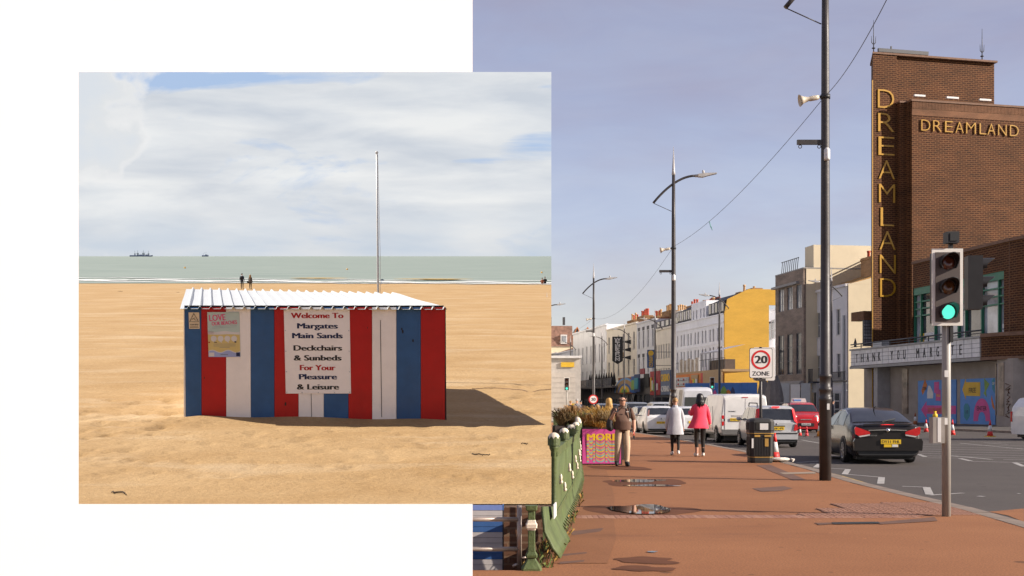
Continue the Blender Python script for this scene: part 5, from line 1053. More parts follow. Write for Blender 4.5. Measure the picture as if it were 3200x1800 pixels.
    # --- ground floor fronts of the far shops
    for pl, pr, cs, h, nm, lb in ((1938, 2035, 42.3, 5.0, 'shop_front', 'row of colourful amusement shop fronts under the cream houses'), (1786, 1937, 42.3, 4.0, 'bar_front', 'dark bar front with a balcony of folded parasols')):
        e = thing(nm, lb, 'building', fp(pl, cs), RZ, 'shops and houses along the street'); Ls = uof(pl, pr, cs); n = 4
        op = [(Ls * (i + 0.06) / n, Ls * (i + 0.94) / n, 0.3, h * 0.55) for i in range(n)]
        wall_mesh(Ls, 0, h, op, 6.5).build('shop_wall', pm('shop_dark', (0.11, 0.10, 0.095), 0.7, var=0.3), e)
        for o in op: window(e, *o, frame=dark_frame, bars=(4, 1), sill=False)
        if nm == 'shop_front':
            o = signboard(e, -Ls * 0.02, Ls * 0.46, h * 0.58, h * 1.05, -0.1, pm('arch_board', (0.26, 0.085, 0.02), 0.6))
            for k, (rr, cc) in enumerate(((6.4, 'skyblue'), (5.6, 'tan'), (3.9, 'blue'), (3.0, 'yellow'), (1.7, 'green'))):
                q = MB(); q.prism([(rr * math.cos(t), rr * 0.33 * math.sin(t)) for t in [math.pi * i / 16 for i in range(17)]], 0, 0.03, Matrix.Translation((Ls * 0.22, -0.20 - 0.032 * k, h * 0.62)) @ Matrix.Rotation(R(90), 4, 'X')); q.build('arch_print', C[cc], o)
            signboard(e, Ls * 0.47, Ls * 0.62, h * 0.6, h * 1.06, -0.3, C['blue']); signboard(e, Ls * 0.50, Ls * 0.59, h * 0.68, h * 0.95, -0.42, C['green']); signboard(e, Ls * 0.63, Ls * 0.80, h * 0.62, h * 1.1, -0.6, C['navy']); signboard(e, Ls * 0.66, Ls * 0.77, h * 0.7, h * 1.0, -0.72, C['teal'])
            signboard(e, Ls * 0.82, Ls * 0.97, h * 0.75, h * 1.1, -0.1, C['black']); signboard(e, Ls * 0.70, Ls * 0.84, h * 1.1, h * 1.25, -0.1, C['maroon'])
            for k in range(5): m = MB(); u = Ls * (0.50 + 0.022 * k); m.bar((u, -0.5, h * 0.32), (u + 0.9, -0.5, h * 0.55), 0.35, 0.05); m.build('zebra_print', C['white'] if k % 2 else C['black'], e)
        else:
            signboard(e, 0.0, Ls * 0.14, h * 0.62, h * 1.2, -0.1, C['maroon'])
            m = MB(); m.box(0, -1.2, h - 0.15, Ls, 0, h + 0.1); m.build('balcony', pm('balcony_grey', (0.12, 0.11, 0.11), 0.8), e)
            for i in range(26): m = MB(); u = Ls * (0.22 + 0.77 * i / 26); m.box(u, -1.15, h + 0.1, u + Ls * 0.022, -1.1, h + 1.3); m.build('balustrade_panel', pm('balustrade_glass', (0.10, 0.10, 0.11), 0.2, var=0.5, spec=0.8) if i > 8 else pm('balustrade_timber', (0.26, 0.23, 0.21), 0.8, var=0.4), e)
            for i in range(11):
                u = Ls * (0.50 + 0.047 * i); m = MB(); m.lathe([(0.03, 0), (0.05, 0.8), (0.30, 1.3), (0.24, 2.0), (0.03, 3.0)], 8, Matrix.Translation((u, -0.6, h - 0.8))); m.build('folded_parasol', pm('parasol_black', (0.025, 0.022, 0.022), 0.9), e)
            for z0, z1 in ((0, 0),): signboard(e, Ls * 0.02, Ls * 0.2, h * 0.3, h * 0.62, -0.05, C['tan'])
    # kiosk with shutters at the far left, on the seaward side
    a = G(1700, 1318); k = thing('shuttered_kiosk', 'cream roller shuttered kiosk with a small yellow notice', 'kiosk', (3.0, 100, 0), 0)
    m = MB(); m.box(0, 0, 0, 2.75, 4, 5.3); m.build('wall', pm('kiosk_grey', (0.44, 0.40, 0.36), 0.8, var=0.1, dirt=0.2), k)
    for i in range(9): m = MB(); m.box(0.05, -0.03, 0.3 + i * 0.42, 2.3, 0.0, 0.69 + i * 0.42); m.build('shutter_slat', pm('shutter_cream', (0.46, 0.41, 0.36), 0.7, var=0.08), k)
    signboard(k, 1.1, 2.2, 4.55, 4.95, -0.02, C['yellow']); signboard(k, 1.95, 2.4, 0.55, 1.5, -0.05, C['yellow']); m = MB(); m.box(-0.1, -0.25, 5.3, 2.85, 4.1, 5.5); m.build('roof', C['white'], k)
    # tan mansard block closing the view, lit by the sun
    b = thing('mansard_block', 'sunlit tan block with a brown mansard roof closing the street', 'building', ((1700 - CX) / F * 262, 262, 0), R(2)); w = (1790 - 1700) / F * 262
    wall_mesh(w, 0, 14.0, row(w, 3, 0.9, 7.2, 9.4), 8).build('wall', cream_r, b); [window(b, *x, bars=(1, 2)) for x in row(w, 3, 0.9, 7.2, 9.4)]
    m = MB(); m.face([(0, -0.2, 14.0), (w, -0.2, 14.0), (w, 1.2, 18.6), (0, 1.2, 18.6)]); m.face([(0, 1.2, 18.6), (w, 1.2, 18.6), (w, 7, 19.0), (0, 7, 19.0)]); m.face([(w, -0.2, 14), (w, 8, 14), (w, 7, 19), (w, 1.2, 18.6)]); m.build('roof', pm('brown_slate', (0.20, 0.11, 0.08), 0.8, var=0.3, scale=1.5), b)
    m = MB(); m.box(w * 0.58, -0.3, 14.6, w * 0.80, 1.2, 16.6); d = m.build('dormer', C['white'], b); m = MB(); m.box(w * 0.61, -0.33, 14.9, w * 0.77, -0.3, 16.3); m.build('pane', pane_l, d)
    m = MB(); m.box(0.2, 2, 18.8, 1.8, 3.4, 20.6); m.box(w * 0.68, 2, 18.9, w * 0.76, 3, 20.6); m.build('roof_plant', dark_frame, b)
    # gabled brick row behind
    for i in range(3):
        g = thing('gabled_house', 'brick house with a dark gable showing over the white house', 'building', ((1787 + 33 * i - CX) / F * 275, 275 + 0.5 * i, 0), R(2), 'gabled houses behind the street'); w = 33.5 / F * 275
        m = MB(); m.box(0, 0, 0, w, 8, 16.2); m.build('wall', red_stack, g)
        m = MB(); m.prism([(0.1, 16.2), (w - 0.1, 16.2), (w / 2, 19.0)], -0.1, 8, Matrix(((1, 0, 0, 0), (0, 0, 1, 0), (0, 1, 0, 0), (0, 0, 0, 1)))); m.build('gable', slate, g)
        m = MB(); m.bar((0, -0.12, 16.2), (w / 2, -0.12, 19.1), 0.16); m.bar((w, -0.12, 16.2), (w / 2, -0.12, 19.1), 0.16); m.build('barge_board', C['orange'], g)
terrace()
def near_row():
    # --- narrow pale house between the yellow gable and the brick building
    r, L = house('narrow_white_house', 'narrow white house squeezed between the yellow gable and the brick block', 2385, 2427, zf(2412, 968, 53.5), [], stucco_w, c=53.5, depth=6)
    for px, p0, p1 in ((2402, 1005, 1063), (2412, 1000, 1059)):
        u = uof(2385, px, 53.5); window(r, u, u + 1.0, zf(px, p1, 53.5), zf(px, p0, 53.5), rec=0.02, bars=(1, 2), sill=False, y=-0.03)
    # --- brown brick modern block
    pl, pr = 2423, 2511; L = uof(pl, pr); H = 14.45; ws = []
    Z = lambda px, py: zf(px, py)
    for a, b in ((2433, 2450), (2460, 2477), (2488, 2505)): ws.append((uof(pl, a), uof(pl, b), 10.75, 13.0, (2, 3), pane_l)); ws.append((uof(pl, a - 1), uof(pl, b), 4.35, 8.35, (3, 3), pane_m))
    r, L = house('brick_block', 'brown brick commercial block with tall dark windows and flat roof', pl, pr, H, ws, grey_brick, depth=9, frame=pm('steel_frame', (0.17, 0.17, 0.18), 0.5), sill=False, cornice=False)
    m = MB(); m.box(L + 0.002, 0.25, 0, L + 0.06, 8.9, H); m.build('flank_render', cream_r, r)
    m = MB(); m.box(-0.3, -0.35, 13.1, L * 0.86, 0.02, 13.32); m.box(-0.02, -0.03, H, L + 0.08, 9.0, H + 0.12); m.box(-0.1, -0.5, 3.25, L + 0.02, 0.0, 3.5); m.box(-0.1, -0.3, 3.5, L, 0.0, 3.7); m.build('ledge', pm('concrete_ledge', (0.30, 0.28, 0.26), 0.8), r)
    m = MB(); m.box(L * 0.72, 1.0, H + 0.1, L + 0.05, 7, H + 2.3); m.build('stair_head', cream_r, r)
    for k in range(9): m = MB(); u = L * (0.12 + 0.07 * k); m.bar((u, 0.3, H + 0.1), (u + 0.35, 0.3, H + 1.35), 0.05); m.build('rail_post', dark_frame, r)
    m = MB(); m.bar((L * 0.12, 0.3, H + 1.3), (L * 0.74, 0.3, H + 1.3), 0.06); m.build('rail', dark_frame, r)
    chimney(r, L * 0.08, L * 0.5, 4, 5.2, H, H + 1.25, 4, stack_b, 0.6, 0.5)
    wd = [(L * 0.10, L * 0.24, 0.2, 2.7), (L * 0.30, L * 0.42, 0.1, 2.7), (L * 0.62, L * 0.95, 0.1, 2.8)]
    for a in wd: q = MB(); q.box(a[0], -0.06, a[2], a[1], 0.0, a[3]); o = q.build('door', pm('door_dark', (0.03, 0.028, 0.03), 0.4), r); q = MB(); q.box(a[0] + 0.1, -0.075, a[2] + 0.9, a[1] - 0.1, -0.06, a[3] - 0.1); q.build('pane', pane_m, o)
    # --- white house with the cream flank, next to the picture house
    c = 46.5; pl, pr = 2512, 2647; L = uof(pl, pr, c); H = 12.3; ws = []
    for a, b in ((2519, 2532), (2549, 2562), (2576, 2590), (2614, 2626)): ws.append((uof(pl, a, c), uof(pl, b, c), 7.8, 10.2)); ws.append((uof(pl, a + 1, c), uof(pl, b, c), 3.85, 6.1))
    r, L = house('rendered_house', 'grey white three storey house with a sunlit cream flank and black balcony', pl, pr, H, ws, pm('stucco_lilac', (0.62, 0.59, 0.59), 0.85, var=0.06, scale=0.7, dirt=0.15), c=c, depth=9.5, bars=(2, 2))
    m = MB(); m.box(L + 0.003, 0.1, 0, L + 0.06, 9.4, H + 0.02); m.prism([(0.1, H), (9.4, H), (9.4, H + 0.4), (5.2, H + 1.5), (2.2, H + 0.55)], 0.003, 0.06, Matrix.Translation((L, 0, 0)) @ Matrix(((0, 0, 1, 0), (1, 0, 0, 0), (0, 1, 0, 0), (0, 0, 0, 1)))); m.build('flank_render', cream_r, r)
    roof(r, L, 9.5, H + 0.02, 1.5, pm('lichen_tile', (0.34, 0.19, 0.06), 0.9, var=0.3, scale=1.2, bump=0.6, bscale=6), over=-0.2)
    chimney(r, L * 0.55, L * 0.94, 3.4, 4.6, H + 0.3, H + 2.9, 5, red_stack, 0.8, 0.8)
    m = MB(); m.box(L - 1.2, 7.2, H, L + 0.07, 9.3, H + 3.2); o = m.build('chimney', cream_r, r); pots(o, L - 1.0, L - 0.2, 8.2, H + 3.2, 1, 1.0, 1.0)
    m = MB(); m.box(L * 0.30, 5, H + 1.2, L * 0.62, 7, H + 3.0); m.build('rear_stack', cream_r, r)
    m = MB()
    m.box(L * 0.30, 5.5, H + 3.4, L * 0.8, 5.6, H + 3.5); m.bar((L * 0.3, 5.5, H + 2.4), (L * 0.62, 5.5, H + 3.4), 0.08); m.box(L * 0.35, 5.5, H + 1, L * 0.37, 5.6, H + 3.4); m.box(L * 0.7, 5.5, H + 1, L * 0.72, 5.6, H + 3.4); m.build('roof_frame', C['silver'], r)
    b = MB(); b.box(-1.8, -0.9, 3.45, L * 0.42, 0, 3.6); bo = b.build('balcony', slate, r)
    for i in range(22): q = MB(); u = -1.75 + (L * 0.42 + 1.7) * i / 21; q.box(u - 0.05, -0.88, 3.6, u + 0.05, -0.84, 4.75); q.build('baluster', dark_frame, bo)
    q = MB(); q.box(-1.8, -0.9, 4.72, L * 0.42, -0.82, 4.8); q.build('handrail', dark_frame, bo)
    b = MB(); b.box(L * 0.58, -0.25, 3.5, L, 0, 3.62); b.box(L * 0.58, -0.22, 4.35, L, -0.16, 4.42); bo = b.build('railing', dark_frame, r)
    for i in range(16): q = MB(); u = L * (0.58 + 0.42 * i / 16) + 0.05; q.box(u, -0.2, 3.6, u + 0.04, -0.16, 4.38); q.build('baluster', dark_frame, bo)
    # shop window of the house: tall narrow panes in two groups
    q = MB(); q.box(-1.8, -0.5, 0.25, L * 0.44, -0.02, 3.44); so = q.build('shop_front', pm('shop_grey_paint', (0.36, 0.35, 0.35), 0.6), r)
    for a0, a1, n in ((-1.55, L * 0.13, 4), (L * 0.20, L * 0.43, 4)):
        for i in range(n): q = MB(); u = a0 + (a1 - a0) * i / n; q.box(u + 0.07, -0.53, 0.5, u + (a1 - a0) / n - 0.07, -0.5, 2.55); q.build('pane', pane_m if (i + n) % 3 else pm('warm_pane', (0.40, 0.30, 0.18), 0.3), so)
    q = MB(); q.box(-0.9, -0.52, 2.9, L * 0.34, -0.5, 3.0); q.build('faded_lettering', C['tan'], so)
    q = MB(); q.box(L * 0.60, -0.04, 0.1, L * 0.86, 0.0, 2.5); do = q.build('door', pm('shop_grey_paint', (0.36, 0.35, 0.35)), r)
    for u0, u1 in ((0.62, 0.70), (0.75, 0.84)):
        for z in (0.3, 1.05, 1.8): q = MB(); q.box(L * u0, -0.06, z, L * u1, -0.04, z + 0.62); q.build('pane', pane_m, do)
    m = MB(); m.box(L * 0.93, -0.16, 0, L * 0.96, -0.02, 9.5); m.build('downpipe', C['silver'], r)
    for z in (2.62, 3.3): m = MB(); m.box(L * 0.5, -0.06, z, L + 0.02, 0.0, z + 0.1); m.build('string_course', stucco_g, r)
    # blue mural hoarding in front of the yellow gable
    A = P(2141, 1225, 112); B_ = P(2366, 1225, 108); d = B_ - A; L = math.hypot(d.x, d.y)
    h = thing('mural_hoarding', 'blue hoarding painted with surfboards below the yellow wall', 'hoarding', (A.x, A.y, 0), math.atan2(d.y, d.x))
    for i in range(9): m = MB(); m.box(L * i / 9 + 0.004, 0, 0.05, L * (i + 1) / 9 - 0.004, 0.05, 3.4 + 0.01 * (i % 2)); m.build('panel', pm('mural_blue', (0.06, 0.16, 0.42), 0.7, var=0.12, scale=0.7), h)
    rr = random.Random(4)
    for i, cc in enumerate(('orange', 'navy', 'pink', 'green', 'teal', 'tan', 'pink', 'skyblue', 'green', 'orange', 'navy')):
        u = L * (0.05 + 0.062 * i); a = rr.uniform(0.18, 0.4); b = rr.uniform(0.7, 1.25); m = MB(); m.prism([(a * math.cos(t) * (1 if abs(math.sin(t)) < 0.9 else 0.6), b * math.sin(t)) for t in [2 * math.pi * k / 16 for k in range(16)]], 0, 0.012, Matrix.Translation((u, -0.004, 2.0)) @ Matrix.Rotation(R(90), 4, 'X')); m.build('painted_surfboard', C[cc], h)
    m = MB(); m.prism([(0, 0), (3.4, 0), (3.4, 1.7), (2.0, 1.4)], 0, 0.012, Matrix.Translation((L * 0.74, -0.004, 0.9)) @ Matrix.Rotation(R(90), 4, 'X')); m.build('painted_wave', C['navy'], h)
    for k in range(5): m = MB(); m.box(L * 1.0 + 0.3 + k * 0.95, 0.0, 0.0, L * 1.0 + 1.15 + k * 0.95, 0.06, 3.3 - 0.1 * (k % 2)); m.build('fence_panel', (C['skyblue'], pm('fence_grey', (0.28, 0.28, 0.30), 0.8), C['silver'], C['white'], C['silver'])[k], h)
    # folded garden parasols
    for px, y in ((2385, 88), (2410, 84), (2426, 88)):
        b = P(px, 1240, y); p = thing('folded_parasol', 'folded grey canvas parasol beside the brick block', 'parasol', (b.x, b.y, 0), group='folded grey parasols')
        m = MB(); m.lathe([(0.04, 0), (0.04, 3.4)], 8); m.build('pole', dark_frame, p)
        m = MB(); rows = []
        for z, rr_ in ((1.3, 0.42), (1.8, 0.45), (2.5, 0.34), (3.1, 0.2), (3.5, 0.05)): rows.append([(rr_ * (1 + 0.22 * math.cos(a * 4)) * math.cos(a * math.pi / 10), rr_ * (1 + 0.22 * math.cos(a * 4)) * math.sin(a * math.pi / 10), z + 0.15 * math.cos(a * 2.2)) for a in range(20)])
        m.grid(rows, True); m.build('canopy', pm('canvas_grey', (0.17, 0.15, 0.14), 0.9, var=0.15), p)
near_row()
def picture_house():
    bk = brick('dark_red_brick', (0.064, 0.021, 0.0075), (0.034, 0.012, 0.0055), (0.15, 0.074, 0.032), 0.48, 0.034, bump=1.0, lo=0.62, hi=1.3, zs=2.2); bk2 = brick('soldier_brick', (0.15, 0.052, 0.024), (0.11, 0.038, 0.018), (0.22, 0.13, 0.075), 0.16, 0.016)
    gold = pm('gold_letters', (0.40, 0.21, 0.012), 0.35, var=0.08, scale=3); goldd = pm('gold_edge', (0.40, 0.21, 0.02), 0.5); cop = pm('coping_stone', (0.17, 0.095, 0.06), 0.8, var=0.15)
    Tm = Matrix.Translation((29.92, 99.0, 0)) @ Matrix.Rotation(math.atan2(1, 4.31), 4, 'Z')   # local x runs along the tower face, y into it
    inv = Tm.inverted()
    def U(px, y=0.0):    # local u on the plane local y = const
        a = inv @ Vector((0, 0, 1.5)); b = inv @ P(px, HZ, 50); d = b - a; t = (y - a.y) / d.y; return a.x + d.x * t
    def Zt(px, py, y=0.0):
        a = inv @ Vector((0, 0, 1.5)); b = inv @ P(px, py, 50); d = b - a; t = (y - a.y) / d.y; return a.z + d.z * t
    r = thing('picture_house', 'tall brown brick picture house tower with gold vertical lettering and canopy', 'building', M=Tm)
    ztop = Zt(2728, 168); u1 = U(3090, 1.0)
    # fin and upper block
    uf = U(2802); m = MB(); m.prism([(0, 0), (uf, 0), (uf, 3), (1.55, 3)], 0, ztop); m.build('fin', bk, r)
    m = MB(); m.prism([(uf, 0.25), (u1, 0.25), (u1, 3.2), (uf, 3.2)], 0, ztop - 0.02); m.build('upper_block', bk, r)
    m = MB(); m.prism([(-0.08, -0.08), (u1 + 0.1, -0.08), (u1 + 0.1, 3.3), (1.6, 3.3)], ztop, ztop + 0.16); m.build('coping', cop, r)
    # main face steps forward from the fin
    zm = Zt(2850, 316, -1.2); m = MB(); m.box(U(2812, -0.5), -0.5, 0, U(2842, -0.5), 1, zm + 0.0); m.box(U(2850, -1.2), -1.2, 0, U(3226, -1.2), 0.7, zm); m.box(U(2838, -0.85), -0.85, 0, U(2850, -0.85) + 0.3, 0.9, zm - 0.01); mf = m.build('main_block', bk, r)
    ud = U(2850, -1.2); ue = U(3226, -1.2); m = MB(); n = 84
    m.box(ud - 0.02, -1.235, zm - 1.15, ue, -1.202, zm - 0.62); m.build('soldier_course', bk2, r)
    for i in range(n): q = MB(); a = ud + (ue - ud) * i / n; q.box(a + 0.012, -1.24, zm - 0.60, a + (ue - ud) / n - 0.012, -1.203, zm - 0.05); q.build('brick', bk2, mf)
    m = MB(); m.box(ud - 0.1, -1.3, zm, ue + 0.06, 0.8, zm + 0.16); m.box(U(2812, -0.5) - 0.06, -0.58, zm, U(2842, -0.5), 1, zm + 0.15); m.build('coping', cop, r)
    # letters
    for i, ch in enumerate('DREAMLAND'):
        p0 = 279 + 73.7 * i; q = MB(); zb = Zt(2765, p0 + 60.5); zt = Zt(2765, p0); a, b = U(2742 + 0.9 * i), U(2793 + 0.7 * i)
        if ch == 'L': b = U(2789 + 0.7 * i); a = U(2746 + 0.9 * i)
        lettering(q, ch, a, b, zb, zt - zb, -0.02, bold=-0.016, depth=0.06); q.build('letter', gold, r)
    for i, ch in enumerate('DREAMLAND'):
        xs = [(2878, 2906), (2915, 2941), (2952, 2977), (2985, 3010), (3018, 3048), (3060, 3081), (3085, 3109), (3118, 3144), (3155, 3182)][i]
        q = MB(); y = -1.25; a, b = U(xs[0], y), U(xs[1], y); px = (xs[0] + xs[1]) / 2; sl = (px - 2878) * 0.062
        zb = Zt(px, 409 + sl, y); zt = Zt(px, 373 + sl, y); lettering(q, ch, a, b, zb, zt - zb, y, bold=-0.016, depth=0.07); q.build('letter', gold, r)
    m = MB(); m.box(-0.07, 0.0, 0, -0.002, 0.06, Zt(2728, 250)); m.build('neon_edge', goldd, r)
    # finials, rail on the roof
    for px, p0 in ((2730, 62), (3069, 90)):
        yy = 0.4; m = MB(); u = U(px, yy); zt = Zt(px, p0, yy); m.tube([(u, yy, ztop), (u, yy, ztop + 1.6), (u, yy, zt)], [0.05, 0.035, 0.015], 8)
        for s in (-1, 1): m.tube([(u, yy, ztop + 0.9), (u + 0.17 * s, yy, ztop + 1.05), (u + 0.2 * s, yy, ztop + 1.6)], [0.035, 0.035, 0.012], 6)
        m.ball((u, yy, ztop + 0.6), 0.16, 8, 5, (1, 1, 0.4)); m.build('finial', dark_frame, r)
    m = MB(); m.box(U(2746, 1), 1.0, ztop + 0.55, U(2902, 1), 1.2, ztop + 0.85)
    m.build('roof_rail', dark_frame, r)
    for px in (2750, 2785, 2840, 2895): m = MB(); u = U(px, 1); m.box(u, 1.05, ztop + 0.2, u + 0.1, 1.15, ztop + (1.1 if px == 2785 else 0.55)); m.build('rail_post', dark_frame, r)
    for px in (2852, 2953, 3055): m = MB(); u = U(px, -1.2); m.box(u, -1.5, zm + 0.35, u + (1.1 if px > 2860 else 1.0), -1.3, zm + 0.5); m.build('flood_lamp', C['white'], r)
    # street wing with the great window
    c = 45.7; A = fp(2853, c); Lw = uof(2853, 3155, c); Mw = Matrix.Translation(A) @ Matrix.Rotation(RZ, 4, 'Z'); iw = inv @ Mw
    w = thing('picture_house_wing', 'low brick street wing with a tall green framed window above the canopy', 'building', M=Mw)
    H = 12.45; gz0 = 5.2; uw = lambda px: uof(2853, px, c); ua, ub = uof(2853, 2853, c) + 0.0, uw(3137); gz1 = 10.55
    wall_mesh(Lw, 4.2, H, [(0.0, ub, gz0, gz1)], 12, rec=0.45).build('wall', bk, w)
    m = MB(); m.box(-0.03, -0.12, H, Lw + 0.12, 12, H + 0.22); m.box(Lw - 0.02, -0.02, 4.2, Lw + 0.02, 12, H); m.build('coping', cop, w)
    gm = pm('green_frame', (0.025, 0.15, 0.085), 0.45, var=0.1); cols = [uw(p) for p in (2853, 2874, 2917, 2990, 3013, 3063, 3116, 3136)]
    fr = MB(); fr.box(0.0, 0.05, gz1 - 0.55, ub, 0.3, gz1); fo = fr.build('window_head', gm, w)
    for u in cols: q = MB(); q.box(u - 0.06, 0.08, gz0, u + 0.06, 0.28, gz1 - 0.5); q.build('mullion', gm, fo)
    for k in range(3): q = MB(); q.box(0, 0.12, gz1 - 1.15 - 0.55 * k, ub, 0.22, gz1 - 1.05 - 0.55 * k); q.build('transom', gm, fo)
    for i in range(len(cols) - 1): q = MB(); q.box(cols[i] + 0.06, 0.30, gz0, cols[i + 1] - 0.06, 0.33, gz1); q.build('pane', pm('big_pane_%d' % (i % 3), ((0.24, 0.25, 0.28), (0.07, 0.07, 0.08), (0.32, 0.33, 0.36))[i % 3], 0.04, var=0.4, scale=0.5, spec=1.0), fo)  # sky reflection put into the paler pane colours
    for px, z in ((2865, 6.0), (2880, 6.0), (2895, 6.0), (3122, 6.0)):   # plain yellow and white squares set before the panes
        for k in range(4): q = MB(); u = uw(px); q.box(u, 0.24, z + k * 0.42 - 0.6, u + 0.75, 0.255, z + k * 0.42 - 0.3); q.build('plain_square', C['yellow'] if px < 2870 else C['white'], fo)
    # rounded near end in brick, glazed grid at the tower foot
    rows = []
    for k in range(9):
        a = math.pi / 2 * k / 8; u = Lw + 3.0 * math.sin(a) * 1.3; y = 3.0 - 3.0 * math.cos(a); rows.append((u, y))
    m = MB(); m.grid([[(u, y, 4.2) for u, y in rows] + [(rows[-1][0], 14, 4.2)], [(u, y, H) for u, y in rows] + [(rows[-1][0], 14, H)]], sm=False); m.build('rounded_wall', bk, w)
    m = MB(); m.grid([[(u + 0.04, y - 0.1, H) for u, y in rows], [(u + 0.04, y - 0.1, H + 0.22) for u, y in rows], [(u, y + 1.5, H + 0.23) for u, y in rows]], sm=False); m.build('rounded_coping', cop, w)
    g = thing('stair_window', 'small paned stair window at the foot of the tower', 'window', M=Tm); z0, z1 = Zt(2715, 1082, 1.0), Zt(2715, 1000, 1.0); ua, ub2 = U(2699, 1.0), U(2726, 1.0)
    for i in range(5):
        for k in range(8): q = MB(); q.box(ua + (ub2 - ua) * i / 5 + 0.03, 0.97, z0 + (z1 - z0) * k / 8 + 0.03, ua + (ub2 - ua) * (i + 1) / 5 - 0.03, 1.0, z0 + (z1 - z0) * (k + 1) / 8 - 0.03); q.build('pane', pane_l, g)
    q = MB(); q.box(ua, 1.0, z0, ub2, 1.2, z1); q.build('frame', dark_frame, g); q = MB(); q.box(ua - 0.05, 0.95, z1, ub2, 3, z1 + 0.75); q.build('lintel', bk2, g)
    # canopy with the letter board
    cc = 43.75; A = fp(2659, cc); Lc = uof(2659, 3066, cc); k_ = thing('canopy', 'long canopy letter board reading thank you over the entrance', 'canopy', A, RZ)
    z0, z1 = 4.55, 5.95
    m = MB(); m.box(0, 0, z0 - 0.12, Lc, 7.0, z0); m.box(0, -0.04, z0, Lc, 0.02, z0 + 0.12); m.build('soffit', pm('soffit_grey', (0.16, 0.14, 0.13), 0.8), k_)
    rim = MB(); rim.box(-0.05, -0.12, z1 - 0.02, Lc + 0.05, 0.0, z1 + 0.12); rim.box(-0.05, -0.10, z0 - 0.14, Lc + 0.05, 0.0, z0 + 0.06); rim.build('rim', pm('rim_metal', (0.28, 0.27, 0.26), 0.6), k_)
    m = MB(); m.box(0, 0.02, z0, Lc, 6.8, z1 + 0.05); m.build('canopy_box', pm('canopy_grey', (0.25, 0.23, 0.22), 0.8), k_)
    n = 18; bw = pm('letter_panel', (0.62, 0.60, 0.60), 0.5, var=0.1, scale=2, dirt=0.12)
    cuts = [uof(2659, p, cc) for p in (2660, 2671, 2688, 2705, 2723, 2741, 2758.5, 2778, 2798, 2817, 2838, 2858, 2879, 2900.5, 2922, 2945, 2990, 3013, 3038, 3063)]
    for i in range(len(cuts) - 1):
        q = MB(); q.box(cuts[i] + 0.03, -0.03, z0 + 0.08, cuts[i + 1] - 0.03, 0.0, z1 - 0.04); q.build('letter_panel', bw, k_)
    for kk in range(1, 4): q = MB(); z = z0 + 0.1 + (z1 - z0 - 0.15) * kk / 4; q.box(0, -0.036, z - 0.012, Lc, -0.03, z + 0.012); q.build('panel_rail', dark_frame, k_)
    for ch, a, b in (('T', 2676, 2682), ('H', 2692, 2700), ('A', 2710, 2717), ('N', 2728, 2736), ('K', 2746, 2753), ('Y', 2785, 2792), ('O', 2805, 2812), ('U', 2824, 2831), ('M', 2865, 2874), ('A', 2886, 2894), ('R', 2908, 2915), ('G', 2928, 2936), ('A', 2955, 2968), ('T', 2974, 2982), ('E', 3000, 3007)):
        q = MB(); lettering(q, ch, uof(2659, a, cc), uof(2659, b, cc), z0 + 0.35, 0.72, -0.037, bold=0.01, depth=0.02); q.build('letter', C['black'], k_)
    q = MB(); q.box(uof(2659, 2728, cc), -0.02, z1, uof(2659, 2756, cc), 0.6, z1 + 0.5); q.build('lamp_housing', C['silver'], k_)
    for px in (2690, 2780, 2840, 2900, 2960, 3020): q = MB(); u = uof(2659, px, cc); q.box(u, -0.02, z1 + 0.05, u + 0.06, 0.05, z1 + 0.55); q.build('rail_post', dark_frame, k_)
    q = MB(); q.tube([(0, 0.0, z1 + 0.5), (Lc, 0, z1 + 0.5)], 0.06, 6); q.tube([(0, 0.0, z1 + 0.3), (Lc, 0, z1 + 0.3)], 0.03, 6); q.build('cable_tube', dark_frame, k_)
    q = MB(); q.lathe([(0.16, 0), (0.1, 0.15), (0.14, 0.3), (0.03, 0.75)], 8, Matrix.Translation((0.2, 0.3, z1 + 0.3))); q.build('finial', dark_frame, k_)
    rows = []   # rounded near end of the canopy in brick
    for kk in range(9): a = math.pi / 2 * kk / 8; rows.append((Lc + 4.5 * math.sin(a), 3.5 - 3.5 * math.cos(a)))
    rows.append((rows[-1][0], 9))
    m = MB(); m.grid([[(u, y, z0) for u, y in rows], [(u, y, z1) for u, y in rows]], sm=False); m.build('rounded_fascia', bk, k_)
    for z, h in ((z0 - 0.14, 0.2), (z1, 0.25)): m = MB(); m.grid([[(u + 0.05, y - 0.1, z) for u, y in rows], [(u + 0.05, y - 0.1, z + h) for u, y in rows], [(u - 0.4, y + 0.4, z + h) for u, y in rows]], sm=False); m.grid([[(u + 0.05, y - 0.1, z) for u, y in rows], [(u - 2.0, y + 4, z) for u, y in rows]], sm=False); m.build('rounded_rim', cop, k_)
    # entrance wall below the canopy
    conc = pm('entrance_render', (0.30, 0.26, 0.23), 0.85, var=0.12, scale=0.8, dirt=0.25); ce = 45.2; A = fp(2700, ce)
    e = thing('entrance_wall', 'grey entrance wall under the canopy with two blue mural panels and graffiti', 'wall', A, RZ); Le = uof(2700, 3118, ce); ue_ = lambda px: uof(2700, px, ce); zt = 4.45
    m = MB(); m.box(0, 0, 0, Le, 0.5, zt); m.build('wall', conc, e)
    mb = pm('mural_panel_blue', (0.10, 0.25, 0.56), 0.6, var=0.08, scale=1)
    zu = 3.25
    for p0, p1 in ((2871, 2990), (3003, 3112)): q = MB(); q.box(ue_(p0), -0.06, 0.05, ue_(p1), 0.0, zu); q.build('mural_panel', mb, e)
    def shape(pts, mat, nm, y=-0.062, t=0.012):
        q = MB(); q.prism([(ue_(a), CAMH + (HZ - b) / F * yf(a, ce)) for a, b in pts], 0, t, Matrix(((1, 0, 0, 0), (0, 0, -1, y), (0, 1, 0, 0), (0, 0, 0, 1)))); return q.build(nm, mat, e)
